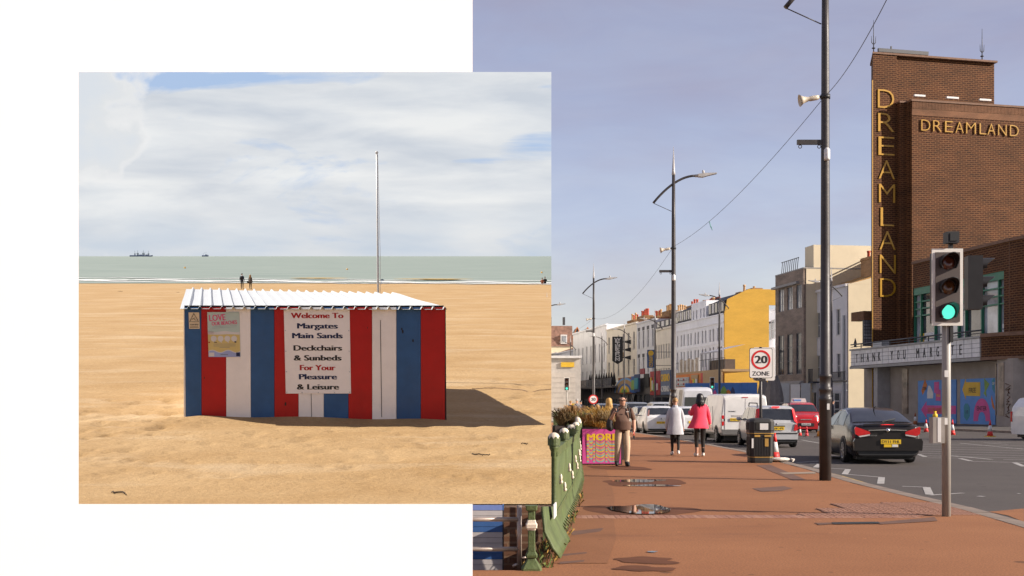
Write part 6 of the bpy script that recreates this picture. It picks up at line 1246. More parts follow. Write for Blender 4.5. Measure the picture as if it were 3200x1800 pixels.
    shape([(2882, 1221), (2893, 1184), (2900, 1204), (2886, 1235)], C['orange'], 'mural_diamond'); shape([(2900, 1245), (2900, 1228), (2904, 1205), (2909, 1206), (2914, 1216), (2919, 1230), (2918, 1245)], C['white'], 'mural_cloud')
    shape([(2922, 1194), (2937, 1193), (2937, 1217), (2942, 1218), (2942, 1253), (2927, 1252), (2927, 1228), (2922, 1228)], C['pink'], 'mural_block'); shape([(2881, 1280), (2898, 1254), (2898, 1267), (2990, 1268), (2990, 1294), (2898, 1293), (2898, 1307)], C['pink'], 'mural_arrow')
    shape([(3010, 1217), (3021, 1182), (3021, 1194), (3066, 1194), (3066, 1238), (3021, 1237), (3021, 1249)], C['yellow'], 'mural_arrow'); shape([(3078, 1182), (3095, 1200), (3084, 1222), (3086, 1241), (3076, 1229), (3080, 1222)], C['green'], 'mural_kite')
    shape([(3015, 1270), (3019, 1261), (3027, 1261), (3033, 1275), (3033, 1300), (3024, 1315), (3015, 1303)], C['teal'], 'mural_gem'); shape([(3102, 1190), (3110, 1180), (3111, 1230), (3104, 1215)], C['teal'], 'mural_disc'); shape([(3102, 1235), (3106, 1255), (3111, 1272), (3111, 1282), (3104, 1272), (3100, 1248)], C['orange'], 'mural_swoosh')
    ar = [(3045 + 26 * (1 - math.cos(t)), 1316 - 71 * math.sin(t) ** 0.8) for t in [math.pi * i / 14 for i in range(15)]]; ai = [(3059 + 12 * (1 - math.cos(t)), 1316 - 29 * math.sin(t) ** 0.8) for t in [math.pi * i / 10 for i in range(11)]]
    shape(ar + ai[::-1], C['pink'], 'mural_arch')
    for txt, a, b, pb, cap, mt in (('FREE', 3031, 3053, 1227, 15, 'black'), ('ENTER', 3056, 3086, 1283, 14, 'black'), ('GOOD TIMES AROUND', 2902, 2945, 1289, 15, 'orange'), ('OPEN', 2886, 2898, 1219, 10, 'black'), ('10', 3021, 3028, 1293, 11, 'navy'), ('OP', 3104, 3111, 1203, 9, 'white'), ('THE SEA', 2929, 2941, 1240, 8, 'yellow')):
        q = MB(); pmid = (a + b) / 2; zb = CAMH + (HZ - pb) / F * yf(pmid, ce); lettering(q, txt, ue_(a), ue_(b), zb, cap / F * yf(pmid, ce), -0.0755, bold=0.01, depth=0.006); q.build('lettering', C[mt], e)
    for p0, p1 in ((2822, 2839), (3114, 3117.5)): q = MB(); q.box(ue_(p0), -0.1, 0.7, ue_(p1), 0.0, 4.2); q.build('poster_case', pm('poster_case', (0.26, 0.20, 0.15), 0.3, var=0.5, scale=1.2), e)
    for p0, p1, d in ((2748, 2768, 0.5), (2770, 2782, 1.1)): q = MB(); q.box(ue_(p0), -d, 0, ue_(p1), -0.02, zt); q.build('pillar', pm('pillar_grey', (0.36, 0.34, 0.33), 0.8, var=0.1, dirt=0.15), e)
    # graffiti pier at the corner and dark shutter beyond
    gp = thing('graffiti_pier', 'pale corner pier of the entrance scrawled with brown graffiti', 'pier', fp(3115, 44.2), RZ); Lp = 1.9
    q = MB(); q.box(0, 0, 0, Lp, 1.5, zt); q.build('pier', conc, gp)
    q = MB(); rr = random.Random(6); q.box(0.25, -0.05, 0.7, 0.9, -0.01, 4.2); q.build('poster_case', MATS['poster_case'], gp)
    q = MB(); pts = [(1.0 + 0.6 * abs(math.sin(i * 1.7)) + rr.uniform(-0.1, 0.1), -0.016, 0.55 + 2.2 * i / 26 + rr.uniform(-0.18, 0.18)) for i in range(27)]; q.tube(pts, 0.03, 4); q.build('graffiti', pm('graffiti_brown', (0.12, 0.045, 0.02), 0.7), gp)
    sh = thing('shuttered_doorway', 'dark shuttered doorway at the rounded corner with white scrawl', 'doorway', fp(3158, 46.6), RZ)
    for i in range(14): q = MB(); q.box(0, 0, 0.3 * i, 6, 0.1, 0.3 * i + 0.28); q.build('slat', pm('shutter_dark', (0.035, 0.028, 0.026), 0.6), sh)
    q = MB(); q.tube([(0.6 + 0.16 * i, -0.015, 2.2 + 0.3 * math.sin(i * 1.9)) for i in range(12)], 0.025, 4); q.build('graffiti', C['silver'], sh)
picture_house()
# ================================================================ vehicles
tyre_m = pm('tyre_rubber', (0.018, 0.017, 0.017), 0.8, var=0.2); rim_m = pm('alloy_rim', (0.33, 0.33, 0.34), 0.35, var=0.1, metal=0.6); trim_m = pm('black_trim', (0.02, 0.02, 0.02), 0.5, var=0.2)
car_glass = pm('car_glass', (0.018, 0.02, 0.022), 0.04, var=0.3, spec=0.9); lamp_red = pm('tail_lamp_red', (0.50, 0.008, 0.01), 0.15, var=0.15, scale=20, spec=0.7); lamp_clear = pm('lamp_clear', (0.55, 0.50, 0.47), 0.12, var=0.15, spec=0.8); lamp_on = emit('brake_lamp_lit', (1.0, 0.03, 0.03), 1.6, (0.5, 0.01, 0.01))
plate_y = pm('plate_yellow', (0.72, 0.46, 0.02), 0.45, var=0.04); plate_w = pm('plate_white', (0.62, 0.60, 0.57), 0.45, var=0.04); chrome = pm('chrome', (0.6, 0.6, 0.6), 0.12, metal=1.0, var=0.05)
def ip(tab, y):
    if y <= tab[0][0]: return tab[0][1]
    for (a, p), (b, q) in zip(tab, tab[1:]):
        if y <= b: t = (y - a) / (b - a); return p + (q - p) * t
    return tab[-1][1]
XZ = Matrix(((1, 0, 0, 0), (0, 0, 1, 0), (0, 1, 0, 0), (0, 0, 0, 1)))
class Car:
    """a lofted shell: y runs forward from the tail, x to the right"""
    def __init__(s, name, label, loc, heading, L, top, belt, hw, H, k=0.74, sill=0.2, paint=None, axles=None, wr=0.31, group='cars in the street', cat='car', sharp=32, rim=True):
        s.L, s.top, s.belt, s.hw, s.H, s.k, s.sill = L, top, belt, hw, H, k, sill
        s.r = thing(name, label, cat, loc, R(heading), group); s.paint = paint
        ys = sorted({0.0, L} | {a for t in (top, belt, hw) for a, _ in t if 0 <= a <= L} | {L * i / 26 for i in range(27)})
        m = MB(); rows = [s.prof(y) for y in ys]; m.grid(rows, True, True); m.face(rows[0]); m.face(rows[-1]); s.body = m.build('body', paint, s.r, sharp=sharp)
        W = max(v for _, v in hw); s.W = W
        for ax in (axles or (0.75, L - 0.85)):
            for sd in (-1, 1):
                x = sd * (ip(hw, ax) + 0.006); q = MB()
                q.prism([(wr * 1.16 * math.cos(t), wr * 1.16 * math.sin(t)) for t in [-0.35 + (math.pi + 0.7) * i / 16 for i in range(17)]], -0.012, 0.004, Matrix.Translation((x, ax, wr + 0.01)) @ Matrix(((0, 0, sd, 0), (1, 0, 0, 0), (0, 1, 0, 0), (0, 0, 0, 1)))); q.build('wheel_arch', trim_m, s.r)
                q = MB(); A = Matrix.Translation((x + sd * 0.012, ax, wr)) @ Matrix.Rotation(R(90) * sd, 4, 'Y')
                q.lathe([(wr * 0.66, -0.20), (wr * 0.97, -0.19), (wr, -0.15), (wr, -0.03), (wr * 0.97, 0.0), (wr * 0.68, 0.01), (wr * 0.66, -0.01)], 22, A); wl = q.build('wheel', tyre_m, s.r)
                if rim:
                    q = MB(); q.lathe([(wr * 0.66, -0.05), (wr * 0.66, 0.004), (wr * 0.60, 0.008), (wr * 0.58, -0.03)], 20, A); q.lathe([(wr * 0.14, -0.03), (wr * 0.12, 0.012)], 10, A)
                    for i in range(7): q.box(-wr * 0.05, wr * 0.1, -0.02, wr * 0.05, wr * 0.62, 0.004, A @ Matrix.Rotation(2 * math.pi * i / 7, 4, 'Z'))
                    q.build('rim', rim_m, wl); q = MB(); q.lathe([(wr * 0.6, -0.045), (wr * 0.05, -0.045)], 16, A); q.build('hub', trim_m, wl)
        q = MB(); q.box(-W * 0.8, 0.25, 0.12, W * 0.8, L - 0.3, sill + 0.02); q.build('underside', trim_m, s.r)
    def prof(s, y):
        w = ip(s.hw, y); zt = ip(s.top, y); zb = min(ip(s.belt, y), zt - 0.05); cl = max(0.0, min(1.0, (zt - zb - 0.08) / max(0.2, s.H - zb - 0.12))); wr = w * (0.93 * (1 - cl) + s.k * cl); so = s.sill
        h = [(w * 0.90, so), (w * 0.985, so + 0.10), (w, so + 0.5 * (zb - so)), (w * 0.975, zb), (wr, zt - 0.03 - 0.03 * cl), (wr * 0.82, zt - 0.012), (0.0, zt)]
        return [Vector((-x, y, z)) for x, z in h] + [Vector((x, y, z)) for x, z in h[-2::-1]]
    def patch(s, name, mat, ylo, yhi, i0, i1, tlo=0.08, thi=0.92, off=(0, 0, 0.008), n=6, parent=None):
        """window following the shell; ylo, yhi: fore-aft limits at the lower and at the upper edge"""
        rows = []
        for a in range(n + 1):
            u = a / n; row = []
            if i1 - i0 == 1:
                for b in range(4):
                    t = tlo + (thi - tlo) * b / 3; y = (ylo[0] + (ylo[1] - ylo[0]) * u) * (1 - b / 3) + (yhi[0] + (yhi[1] - yhi[0]) * u) * b / 3; p = s.prof(y); lo, hi = (p[i0], p[i1])
                    row.append(lo.lerp(hi, t) + Vector(off))
            else:
                y = ylo[0] + (ylo[1] - ylo[0]) * u; p = s.prof(y)
                seq = [p[i0].lerp(p[i0 + 1], tlo)] + p[i0 + 1:i1] + [p[i1].lerp(p[i1 - 1], tlo)]
                row = [q + Vector(off) for q in seq]
            rows.append(row)
        m = MB(); m.grid(rows); return m.build(name, mat, parent or s.r)
    def sides(s, spans, mat=car_glass):
        for lo, hi in spans:
            s.patch('side_window', mat, lo, hi, 3, 4, off=(-0.006, 0, 0.002)); s._right(lo, hi, mat)
    def _right(s, lo, hi, mat):
        rows = []
        for a in range(7):
            u = a / 6; row = []
            for b in range(4):
                t = 0.08 + 0.84 * b / 3; y = (lo[0] + (lo[1] - lo[0]) * u) * (1 - b / 3) + (hi[0] + (hi[1] - hi[0]) * u) * b / 3; p = s.prof(y); row.append(p[9].lerp(p[8], t) + Vector((0.006, 0, 0.002)))
            rows.append(row)
        m = MB(); m.grid(rows); m.build('side_window', mat, s.r)
    def tail(s, name, mat, pts, y=0.0, t=0.03, mirror=True):
        o = None
        for sd in ((-1, 1) if mirror else (1,)):
            q = MB(); q.prism([(sd * a, b) for a, b in pts], y - t, y + 0.02, XZ); o = q.build(name, mat, s.r)
        return o
    def plate(s, txt, w, z, y=0.0, front=False, dx=0.0):
        q = MB(); sg = 1 if front else -1
        A = Matrix.Identity(4) if not front else Matrix.Rotation(math.pi, 4, 'Z'); yy = -y if front else y
        q.box(dx - w / 2, yy - 0.035, z - 0.058, dx + w / 2, yy - 0.015, z + 0.058, A); p = q.build('number_plate', plate_w if front else plate_y, s.r)
        q = MB(); lettering(q, txt, dx - w * 0.45, dx + w * 0.45, z - 0.036, 0.072, yy - 0.035, A, bold=0.012, depth=0.003); q.build('lettering', ink_black, p)
    def mirrors(s, y, z):
        for sd in (-1, 1):
            q = MB(); x = sd * (ip(s.hw, y) + 0.10); q.ball((x, y, z), 0.10, 10, 6, (1.0, 0.6, 0.75)); q.bar((sd * ip(s.hw, y) * 0.94, y + 0.02, z - 0.03), (x, y + 0.02, z - 0.02), 0.05); q.build('mirror', s.paint, s.r)
def paint(name, col, rough=0.25): return pm('paint_' + name, col, rough, var=0.08, scale=2, coat=0.4, spec=0.45, dirt=0.06)
def hatch(label, loc, heading, paintm, plate='', L=4.0, H=1.49, W=1.69, lit=False, name='parked_car', slope=0.55, suv=False, glassy=True, **kw):
    W2 = W / 2; bz = 0.95 if not suv else 1.05
    c = Car(name, label, loc, heading, L, [(0, bz - 0.06), (0.05, bz), (0.10, bz + 0.05), (slope, H - 0.09), (slope + 0.25, H - 0.02), (L * 0.5, H), (L * 0.58, H - 0.05), (L * 0.76, bz + 0.07), (L * 0.95, bz - 0.14), (L, bz - 0.35)],
            [(0, bz - 0.02), (L * 0.75, bz - 0.05), (L, bz - 0.3)], [(0, W2 * 0.88), (0.12, W2 * 0.96), (0.5, W2), (L * 0.82, W2), (L * 0.95, W2 * 0.9), (L, W2 * 0.72)], H, paint=paintm, axles=(0.72, L - 0.8), k=0.78, **kw)
    c.patch('rear_window', car_glass, (0.13, slope - 0.03), (0, 0), 4, 8, tlo=0.3, off=(0, -0.012, 0.008)); c.sides([((slope + 0.35, L * 0.42), (slope + 0.45, L * 0.44)), ((L * 0.43, L * 0.70), (L * 0.45, L * 0.57))])
    c.patch('windscreen', car_glass, (L * 0.585, L * 0.75), (0, 0), 4, 8, tlo=0.2, off=(0, 0.01, 0.008))
    c.tail('rear_bumper', paintm, [(W2 * 0.0, 0.28), (W2 * 0.86, 0.28), (W2 * 0.88, 0.5), (W2 * 0.84, 0.56), (0.0, 0.56)], 0.0, 0.07); c.tail('bumper_trim', trim_m, [(0, 0.22), (W2 * 0.8, 0.22), (W2 * 0.84, 0.30), (0, 0.30)], -0.02, 0.055)
    return c
def vehicles():
    # --- charcoal saloon
    ch = pm('paint_charcoal', (0.020, 0.017, 0.016), 0.22, var=0.1, coat=0.12, spec=0.3); pos = G(2768, 1430); pos.z = -0.11
    W2 = 0.93; L = 4.83
    c = Car('saloon_car', 'charcoal saloon car with lit brake lamp driving away past the traffic light', (9.93, 31.6, -0.106), -3, L, [(0, 0.94), (0.03, 1.03), (0.10, 1.065), (0.52, 1.09), (0.60, 1.105), (1.35, 1.40), (1.7, 1.475), (2.25, 1.50), (2.7, 1.47), (3.05, 1.38), (3.75, 1.02), (4.5, 0.86), (4.83, 0.62)],
            [(0, 0.95), (1.5, 0.98), (3.7, 0.93), (4.83, 0.6)], [(0, 0.74), (0.06, 0.82), (0.2, 0.89), (0.6, W2), (3.9, W2), (4.5, 0.86), (4.83, 0.66)], 1.5, k=0.70, paint=ch, axles=(1.02, 3.78), wr=0.335, sharp=40)
    c.patch('rear_window', car_glass, (0.62, 1.38), (0, 0), 4, 8, tlo=0.35, off=(0, -0.006, 0.012)); c.sides([((1.15, 2.35), (1.55, 2.28)), ((2.42, 3.55), (2.36, 2.95))]); c.patch('windscreen', car_glass, (3.1, 3.72), (0, 0), 4, 8, tlo=0.2, off=(0, 0.008, 0.008))
    o = c.tail('tail_lamp', lamp_red, [(0.45, 0.80), (0.47, 0.86), (0.83, 0.99), (0.86, 0.95), (0.84, 0.80), (0.76, 0.75)], 0.02, 0.05); c.tail('reversing_lamp', lamp_clear, [(0.47, 0.755), (0.46, 0.795), (0.76, 0.745), (0.72, 0.715)], 0.02, 0.045)
    c.tail('chrome_strip', chrome, [(0.0, 0.925), (0.50, 0.905), (0.50, 0.885), (0.0, 0.90)], 0.0, 0.035); q = MB(); q.lathe([(0.055, 0), (0.05, 0.012), (0.0, 0.014)], 16, Matrix.Translation((0, -0.036, 0.905)) @ Matrix.Rotation(R(90), 4, 'X')); q.build('badge', chrome, c.r)
    q = MB(); q.tube([(-0.025, -0.052, 0.915), (0.01, -0.055, 0.91), (-0.01, -0.055, 0.90), (0.025, -0.052, 0.895)], 0.006, 5); q.build('badge_mark', trim_m, c.r)
    q = MB(); q.box(-0.17, -0.02, 1.045, 0.17, 0.02, 1.068); q.build('brake_lamp', lamp_on, c.r)
    c.tail('rear_bumper', ch, [(0, 0.36), (0.88, 0.36), (0.90, 0.60), (0.86, 0.68), (0.0, 0.66)], 0.0, 0.10); c.tail('bumper_trim', trim_m, [(0, 0.24), (0.74, 0.24), (0.80, 0.37), (0, 0.37)], 0.02, 0.07)
    c.tail('spoiler_lip', ch, [(0, 1.055), (0.62, 1.03), (0.62, 1.06), (0, 1.085)], 0.02, 0.05); c.plate('DY11 FHL', 0.52, 0.60, -0.095, dx=0.06); q = MB(); q.box(-0.12, -0.125, 0.455, 0.25, -0.102, 0.53); q.build('rear_sticker', plate_y, c.r); q = MB(); q.box(0.09, -0.13, 0.46, 0.24, -0.125, 0.525); q.build('sticker_white', plate_w, c.r)
    q = MB(); lettering(q, 'INSIGNIA', -0.48, -0.28, 0.745, 0.03, -0.032, bold=0.0, depth=0.004); q.build('lettering', chrome, c.r)
    for sd in (-1, 1): q = MB(); q.tube([(sd * 0.83, 1.05, 1.0), (sd * 0.70, 1.42, 1.31), (sd * 0.655, 1.9, 1.42), (sd * 0.65, 2.5, 1.42), (sd * 0.70, 3.0, 1.31)], 0.013, 5); q.build('chrome_trim', chrome, c.r)
    q = MB(); q.tube([(0, 1.45, 1.42), (0, 1.40, 1.50), (0.02, 1.25, 1.53)], [0.02, 0.016, 0.005], 6); q.build('aerial', trim_m, c.r); q = MB(); q.bar((0.02, 0.6, 1.12), (0.40, 0.75, 1.20), 0.02); q.build('wiper', trim_m, c.r); c.mirrors(3.45, 1.0)
    # --- small silver hatchback with roof rails
    sv = paint('silver', (0.40, 0.40, 0.40), 0.3); W2 = 0.79; L = 3.54
    c = Car('hatchback_car', 'silver hatchback with roof rails and tall red tail lamps beside the litter bin', (9.65, 43.5, -0.106), 1, L, [(0, 0.90), (0.03, 0.98), (0.24, 1.47), (0.5, 1.53), (1.9, 1.54), (2.3, 1.45), (2.9, 1.03), (3.4, 0.88), (3.54, 0.6)], [(0, 0.97), (2.8, 0.94), (3.54, 0.6)], [(0, 0.72), (0.1, 0.77), (0.4, W2), (3.0, W2), (3.4, 0.7), (3.54, 0.55)], 1.54, k=0.84, paint=sv, axles=(0.55, 2.85), wr=0.29)
    c.patch('rear_window', car_glass, (0.045, 0.215), (0, 0), 4, 8, tlo=0.15, off=(0, -0.012, 0.004)); c.sides([((0.45, 1.5), (0.55, 1.48)), ((1.55, 2.7), (1.53, 2.2))]); c.patch('windscreen', car_glass, (2.32, 2.86), (0, 0), 4, 8, tlo=0.2, off=(0, 0.01, 0.006))
    for sd in (-1, 1):
        q = MB(); q.add([(sd * 0.75, 0.0, 0.86), (sd * 0.62, -0.02, 0.98), (sd * 0.575, 0.17, 1.43), (sd * 0.665, 0.20, 1.42), (sd * 0.745, 0.06, 0.95), (sd * 0.79, 0.16, 0.90), (sd * 0.70, 0.30, 1.40)], [(0, 1, 2, 3, 4), (0, 4, 5), (4, 3, 6, 5)]); q.build('tail_lamp', lamp_red, c.r)
        q = MB(); q.prism([(sd * 0.60, 0.62), (sd * 0.74, 0.62), (sd * 0.745, 0.84), (sd * 0.66, 0.86)], -0.03, 0.02, XZ); q.build('tail_lamp_lower', lamp_red, c.r)
        q = MB(); q.tube([(sd * 0.60, 0.5, 1.50), (sd * 0.60, 0.58, 1.62), (sd * 0.60, 1.9, 1.63), (sd * 0.60, 2.0, 1.52)], 0.022, 6); q.build('roof_rail', trim_m, c.r)
    c.tail('rear_bumper', sv, [(0, 0.30), (0.74, 0.30), (0.76, 0.52), (0.70, 0.58), (0, 0.58)], 0.0, 0.08); c.tail('bumper_trim', trim_m, [(0, 0.50), (0.73, 0.50), (0.73, 0.54), (0, 0.54)], 0.0, 0.095); c.tail('lower_trim', trim_m, [(0, 0.20), (0.66, 0.20), (0.72, 0.31), (0, 0.31)], 0.02, 0.06); c.plate('YA08 HPE', 0.52, 0.70, -0.004)
    q = MB(); q.box(-0.13, 0.19, 1.46, 0.13, 0.24, 1.50); q.build('brake_lamp', lamp_on, c.r); q = MB(); q.box(-0.29, -0.02, 0.765, 0.29, 0.0, 0.80); q.build('tailgate_handle', trim_m, c.r); q = MB(); q.lathe([(0.035, 0), (0.0, 0.012)], 12, Matrix.Translation((0, -0.012, 0.86)) @ Matrix.Rotation(R(90), 4, 'X')); q.build('badge', chrome, c.r); c.mirrors(2.45, 1.02)
    q = MB(); q.tube([(0, 0.6, 1.53), (0, 0.45, 1.85)], [0.008, 0.003], 5); q.build('aerial', trim_m, c.r)
    # --- white panel van
    wv = paint('white', (0.66, 0.64, 0.61), 0.35); W2 = 0.985; L = 4.86
    c = Car('panel_van', 'white panel van with twin rear doors ahead of the silver hatchback', (9.40, 48.2, -0.106), 2, L, [(0, 1.86), (0.04, 1.95), (0.3, 2.0), (3.1, 2.02), (3.5, 1.93), (4.25, 1.25), (4.75, 1.05), (4.86, 0.7)], [(0, 1.1), (4.2, 1.1), (4.86, 0.6)], [(0, 0.94), (0.05, W2), (4.2, W2), (4.7, 0.85), (4.86, 0.7)], 2.02, k=0.87, sill=0.32, paint=wv, axles=(0.9, 3.85), wr=0.33, cat='van')
    for sd in (-1, 1):
        c.tail('tail_lamp', lamp_red, [(0.86, 0.72), (0.945, 0.72), (0.945, 1.13), (0.86, 1.13)], 0.0, 0.025) if sd > 0 else None
        q = MB(); q.prism([(sd * 0.02, 0.56), (sd * 0.82, 0.56), (sd * 0.80, 1.78), (sd * 0.02, 1.80)], -0.016, 0.0, XZ); d = q.build('rear_door', wv, c.r); q = MB(); q.box(sd * 0.845 - 0.03, -0.03, 0.9, sd * 0.845 + 0.03, -0.002, 1.0); q.build('hinge', trim_m, d)
    c.tail('indicator_lamp', lamp_clear, [(0.87, 0.88), (0.94, 0.88), (0.94, 0.98), (0.87, 0.98)], -0.004, 0.026); c.tail('rear_bumper', pm('bumper_grey', (0.12, 0.115, 0.11), 0.6), [(0, 0.36), (0.93, 0.36), (0.95, 0.56), (0, 0.56)], 0.0, 0.1)
    c.plate('EX07 YBA', 0.52, 0.96, -0.018, dx=-0.35); q = MB(); lettering(q, 'TRANSIT', -0.70, -0.38, 1.26, 0.05, -0.016, bold=0.01, depth=0.004); q.build('lettering', trim_m, c.r); q = MB(); q.box(-0.12, -0.02, 1.84, 0.12, 0.02, 1.87); q.build('brake_lamp', lamp_red, c.r)
    q = MB(); q.box(-0.55, -0.024, 1.06, 0.30, -0.016, 1.14); q.build('door_handle', pm('handle_grey', (0.36, 0.34, 0.32), 0.5), c.r)  # handle strip in one even grey
    for u in (1.6, 2.5): q = MB(); q.box(-W2 - 0.004, u, 0.5, -W2 + 0.01, u + 0.02, 1.5); q.build('panel_gap', trim_m, c.r)
    c.mirrors(3.6, 1.15); c.sides([((3.2, 4.1), (3.2, 3.55))])
    # --- tall white van behind it
    sg = paint('white_grey', (0.50, 0.50, 0.52), 0.35)
    c = Car('high_roof_van', 'tall high roof white van with a dark rear window', (10.9, 70, -0.106), 2, 5.9, [(0, 2.35), (0.15, 2.5), (0.6, 2.58), (4.3, 2.6), (4.8, 2.2), (5.3, 1.3), (5.9, 0.8)], [(0, 1.15), (5.9, 0.7)], [(0, 0.92), (0.05, 0.98), (5.2, 0.98), (5.9, 0.75)], 2.6, k=0.84, sill=0.35, paint=sg, axles=(1.2, 4.9), wr=0.34, cat='van'); c.tail('rear_window', car_glass, [(0.05, 1.35), (0.80, 1.35), (0.76, 1.98), (0.05, 1.98)], 0.0, 0.02); c.tail('tail_lamp', lamp_red, [(0.84, 0.7), (0.95, 0.7), (0.95, 1.0), (0.84, 1.0)], 0.0, 0.025); c.sides([((0.3, 1.5), (0.4, 1.5)), ((3.4, 4.9), (3.4, 4.6))]); c.mirrors(4.9, 1.5)
    # --- white three-door hatchback
    wp = paint('white_b', (0.58, 0.58, 0.58), 0.3)
    c = hatch('white hatchback with a yellow number plate waiting in the queue', (7.75, 62, -0.106), 2, wp, L=4.0, H=1.49, W=1.69, name='hatchback_car'); c.plate('EF13 XLD', 0.52, 0.62, -0.06); c.tail('tail_lamp', pm('tail_lamp_pale', (0.30, 0.16, 0.15), 0.2), [(0.62, 0.97), (0.72, 0.95), (0.66, 1.28), (0.60, 1.28)], 0.10, 0.03); c.mirrors(2.6, 1.0); q = MB(); q.lathe([(0.04, 0), (0, 0.01)], 12, Matrix.Translation((0, -0.02, 0.82)) @ Matrix.Rotation(R(90), 4, 'X')); q.build('badge', chrome, c.r)
    # --- queue beyond
    blk = paint('black', (0.02, 0.02, 0.022), 0.2); gry = paint('grey', (0.16, 0.17, 0.18), 0.25); slv = paint('silver_b', (0.36, 0.37, 0.38), 0.3); blu = paint('steel_blue', (0.10, 0.12, 0.15), 0.25)
    for lb, px, y, pt, H, W, suv in (('black hatchback in the queue beside the white hatchback', 1988, 70, blk, 1.45, 1.72, False), ('silver sport utility car with a wide rear window in the queue', 2036, 78, slv, 1.72, 1.85, True), ('grey sport utility car ahead of the black hatchback', 1955, 84, gry, 1.72, 1.85, True), ('white estate car far along the queue', 1995, 96, wp, 1.58, 1.8, True), ('steel blue car passing the planters far along the road', 1868, 92, blu, 1.62, 1.8, True), ('dark grey car ahead of the steel blue one', 1912, 101, gry, 1.55, 1.78, False), ('white hatchback half hidden between the two walking women', 2116, 61, wp, 1.47, 1.7, False)):
        x = (px - CX) / F * y + W / 2; c = hatch(lb, (x, y, -0.106), 4, pt, H=H, W=W, suv=suv, L=4.2, rim=False); b = 1.0 if suv else 0.92; c.tail('tail_lamp', lamp_red, [(W * 0.34, b - 0.12), (W * 0.44, b - 0.12), (W * 0.43, b + 0.06), (W * 0.34, b + 0.04)], 0.03, 0.05)
        q = MB(); q.box(-0.26, -0.03, 0.60, 0.26, 0.0, 0.71); q.build('number_plate', plate_y, c.r)
    # --- red driving school car, coming towards us
    rd = paint('red', (0.42, 0.012, 0.015), 0.22); L = 4.15; W2 = 0.89
    c = Car('school_car', 'red and white driving school car with a learner sign on its roof', (16.55, 70.2, -0.106), 176, L, [(0, 0.95), (0.05, 1.05), (0.35, 1.58), (0.7, 1.65), (2.2, 1.67), (2.6, 1.58), (3.25, 1.12), (3.9, 0.98), (4.08, 0.86), (4.15, 0.66)], [(0, 1.0), (3.2, 1.0), (4.15, 0.66)], [(0, 0.78), (0.3, W2), (3.3, W2), (3.9, 0.82), (4.15, 0.66)], 1.67, k=0.80, paint=rd, axles=(0.75, 3.3), wr=0.31)
    c.patch('windscreen', car_glass, (2.64, 3.2), (0, 0), 4, 8, tlo=0.12, off=(0, 0.012, 0.006)); c.sides([((0.6, 1.7), (0.7, 1.7)), ((1.78, 3.0), (1.76, 2.5))])
    for sd in (-1, 1):
        q = MB(); q.lathe([(0.12, 0), (0.11, 0.03), (0.02, 0.045)], 16, Matrix.Translation((sd * 0.58, 4.02, 0.84)) @ Matrix.Rotation(R(-90), 4, 'X')); q.build('head_lamp', lamp_clear, c.r); q = MB(); q.lathe([(0.08, 0), (0.02, 0.02)], 14, Matrix.Translation((sd * 0.60, 4.06, 0.60)) @ Matrix.Rotation(R(-90), 4, 'X')); q.build('fog_lamp', lamp_clear, c.r)
        q = MB(); q.box(sd * 0.885, 1.0, 0.3, sd * 0.90, 3.0, 0.95); q.build('white_flank', pm('flank_white', (0.55, 0.53, 0.52), 0.3), c.r)
    q = MB(); q.box(-0.30, 4.13, 0.70, 0.30, 4.17, 0.74); q.build('chrome_strip', chrome, c.r); q = MB(); q.box(-0.45, 4.12, 0.34, 0.45, 4.17, 0.52); q.build('grille', trim_m, c.r); c.plate('GK64 WNV', 0.5, 0.46, 4.17, front=True); c.mirrors(2.9, 1.1)
    q = MB(); q.prism([(-0.42, 1.68), (0.42, 1.68), (0.36, 1.90), (-0.36, 1.90)], 1.55, 1.85, XZ); s = q.build('roof_sign', plate_w, c.r); q = MB(); lettering(q, 'L', -0.35, -0.24, 1.73, 0.13, -1.851, Matrix.Rotation(math.pi, 4, 'Z'), bold=0.03, depth=0.005); q.build('lettering', ink_red, s); q = MB(); q.box(-0.12, 1.85, 1.74, 0.34, 1.855, 1.84); q.build('print', C['skyblue'], s)
    # --- white van at the corner
    c = Car('delivery_van', 'white delivery van parked at the rounded corner of the picture house', (22.35, 52.4, -0.106), -82, 4.8, [(0, 1.05), (0.04, 1.45), (0.35, 1.85), (0.7, 1.92), (3.4, 1.94), (4.2, 1.3), (4.8, 0.8)], [(0, 1.15), (4.8, 0.8)], [(0, 0.85), (0.15, 0.93), (4.2, 0.93), (4.8, 0.7)], 1.94, k=0.88, sill=0.25, paint=wv, axles=(0.75, 3.9), wr=0.33, cat='van'); q = MB(); q.box(0.925, 0.05, 1.12, 0.94, 4.0, 1.17); q.build('yellow_stripe', plate_y, c.r); c.tail('tail_lamp', lamp_red, [(0.72, 0.8), (0.84, 0.8), (0.84, 1.25), (0.75, 1.25)], 0.0, 0.03)
vehicles()

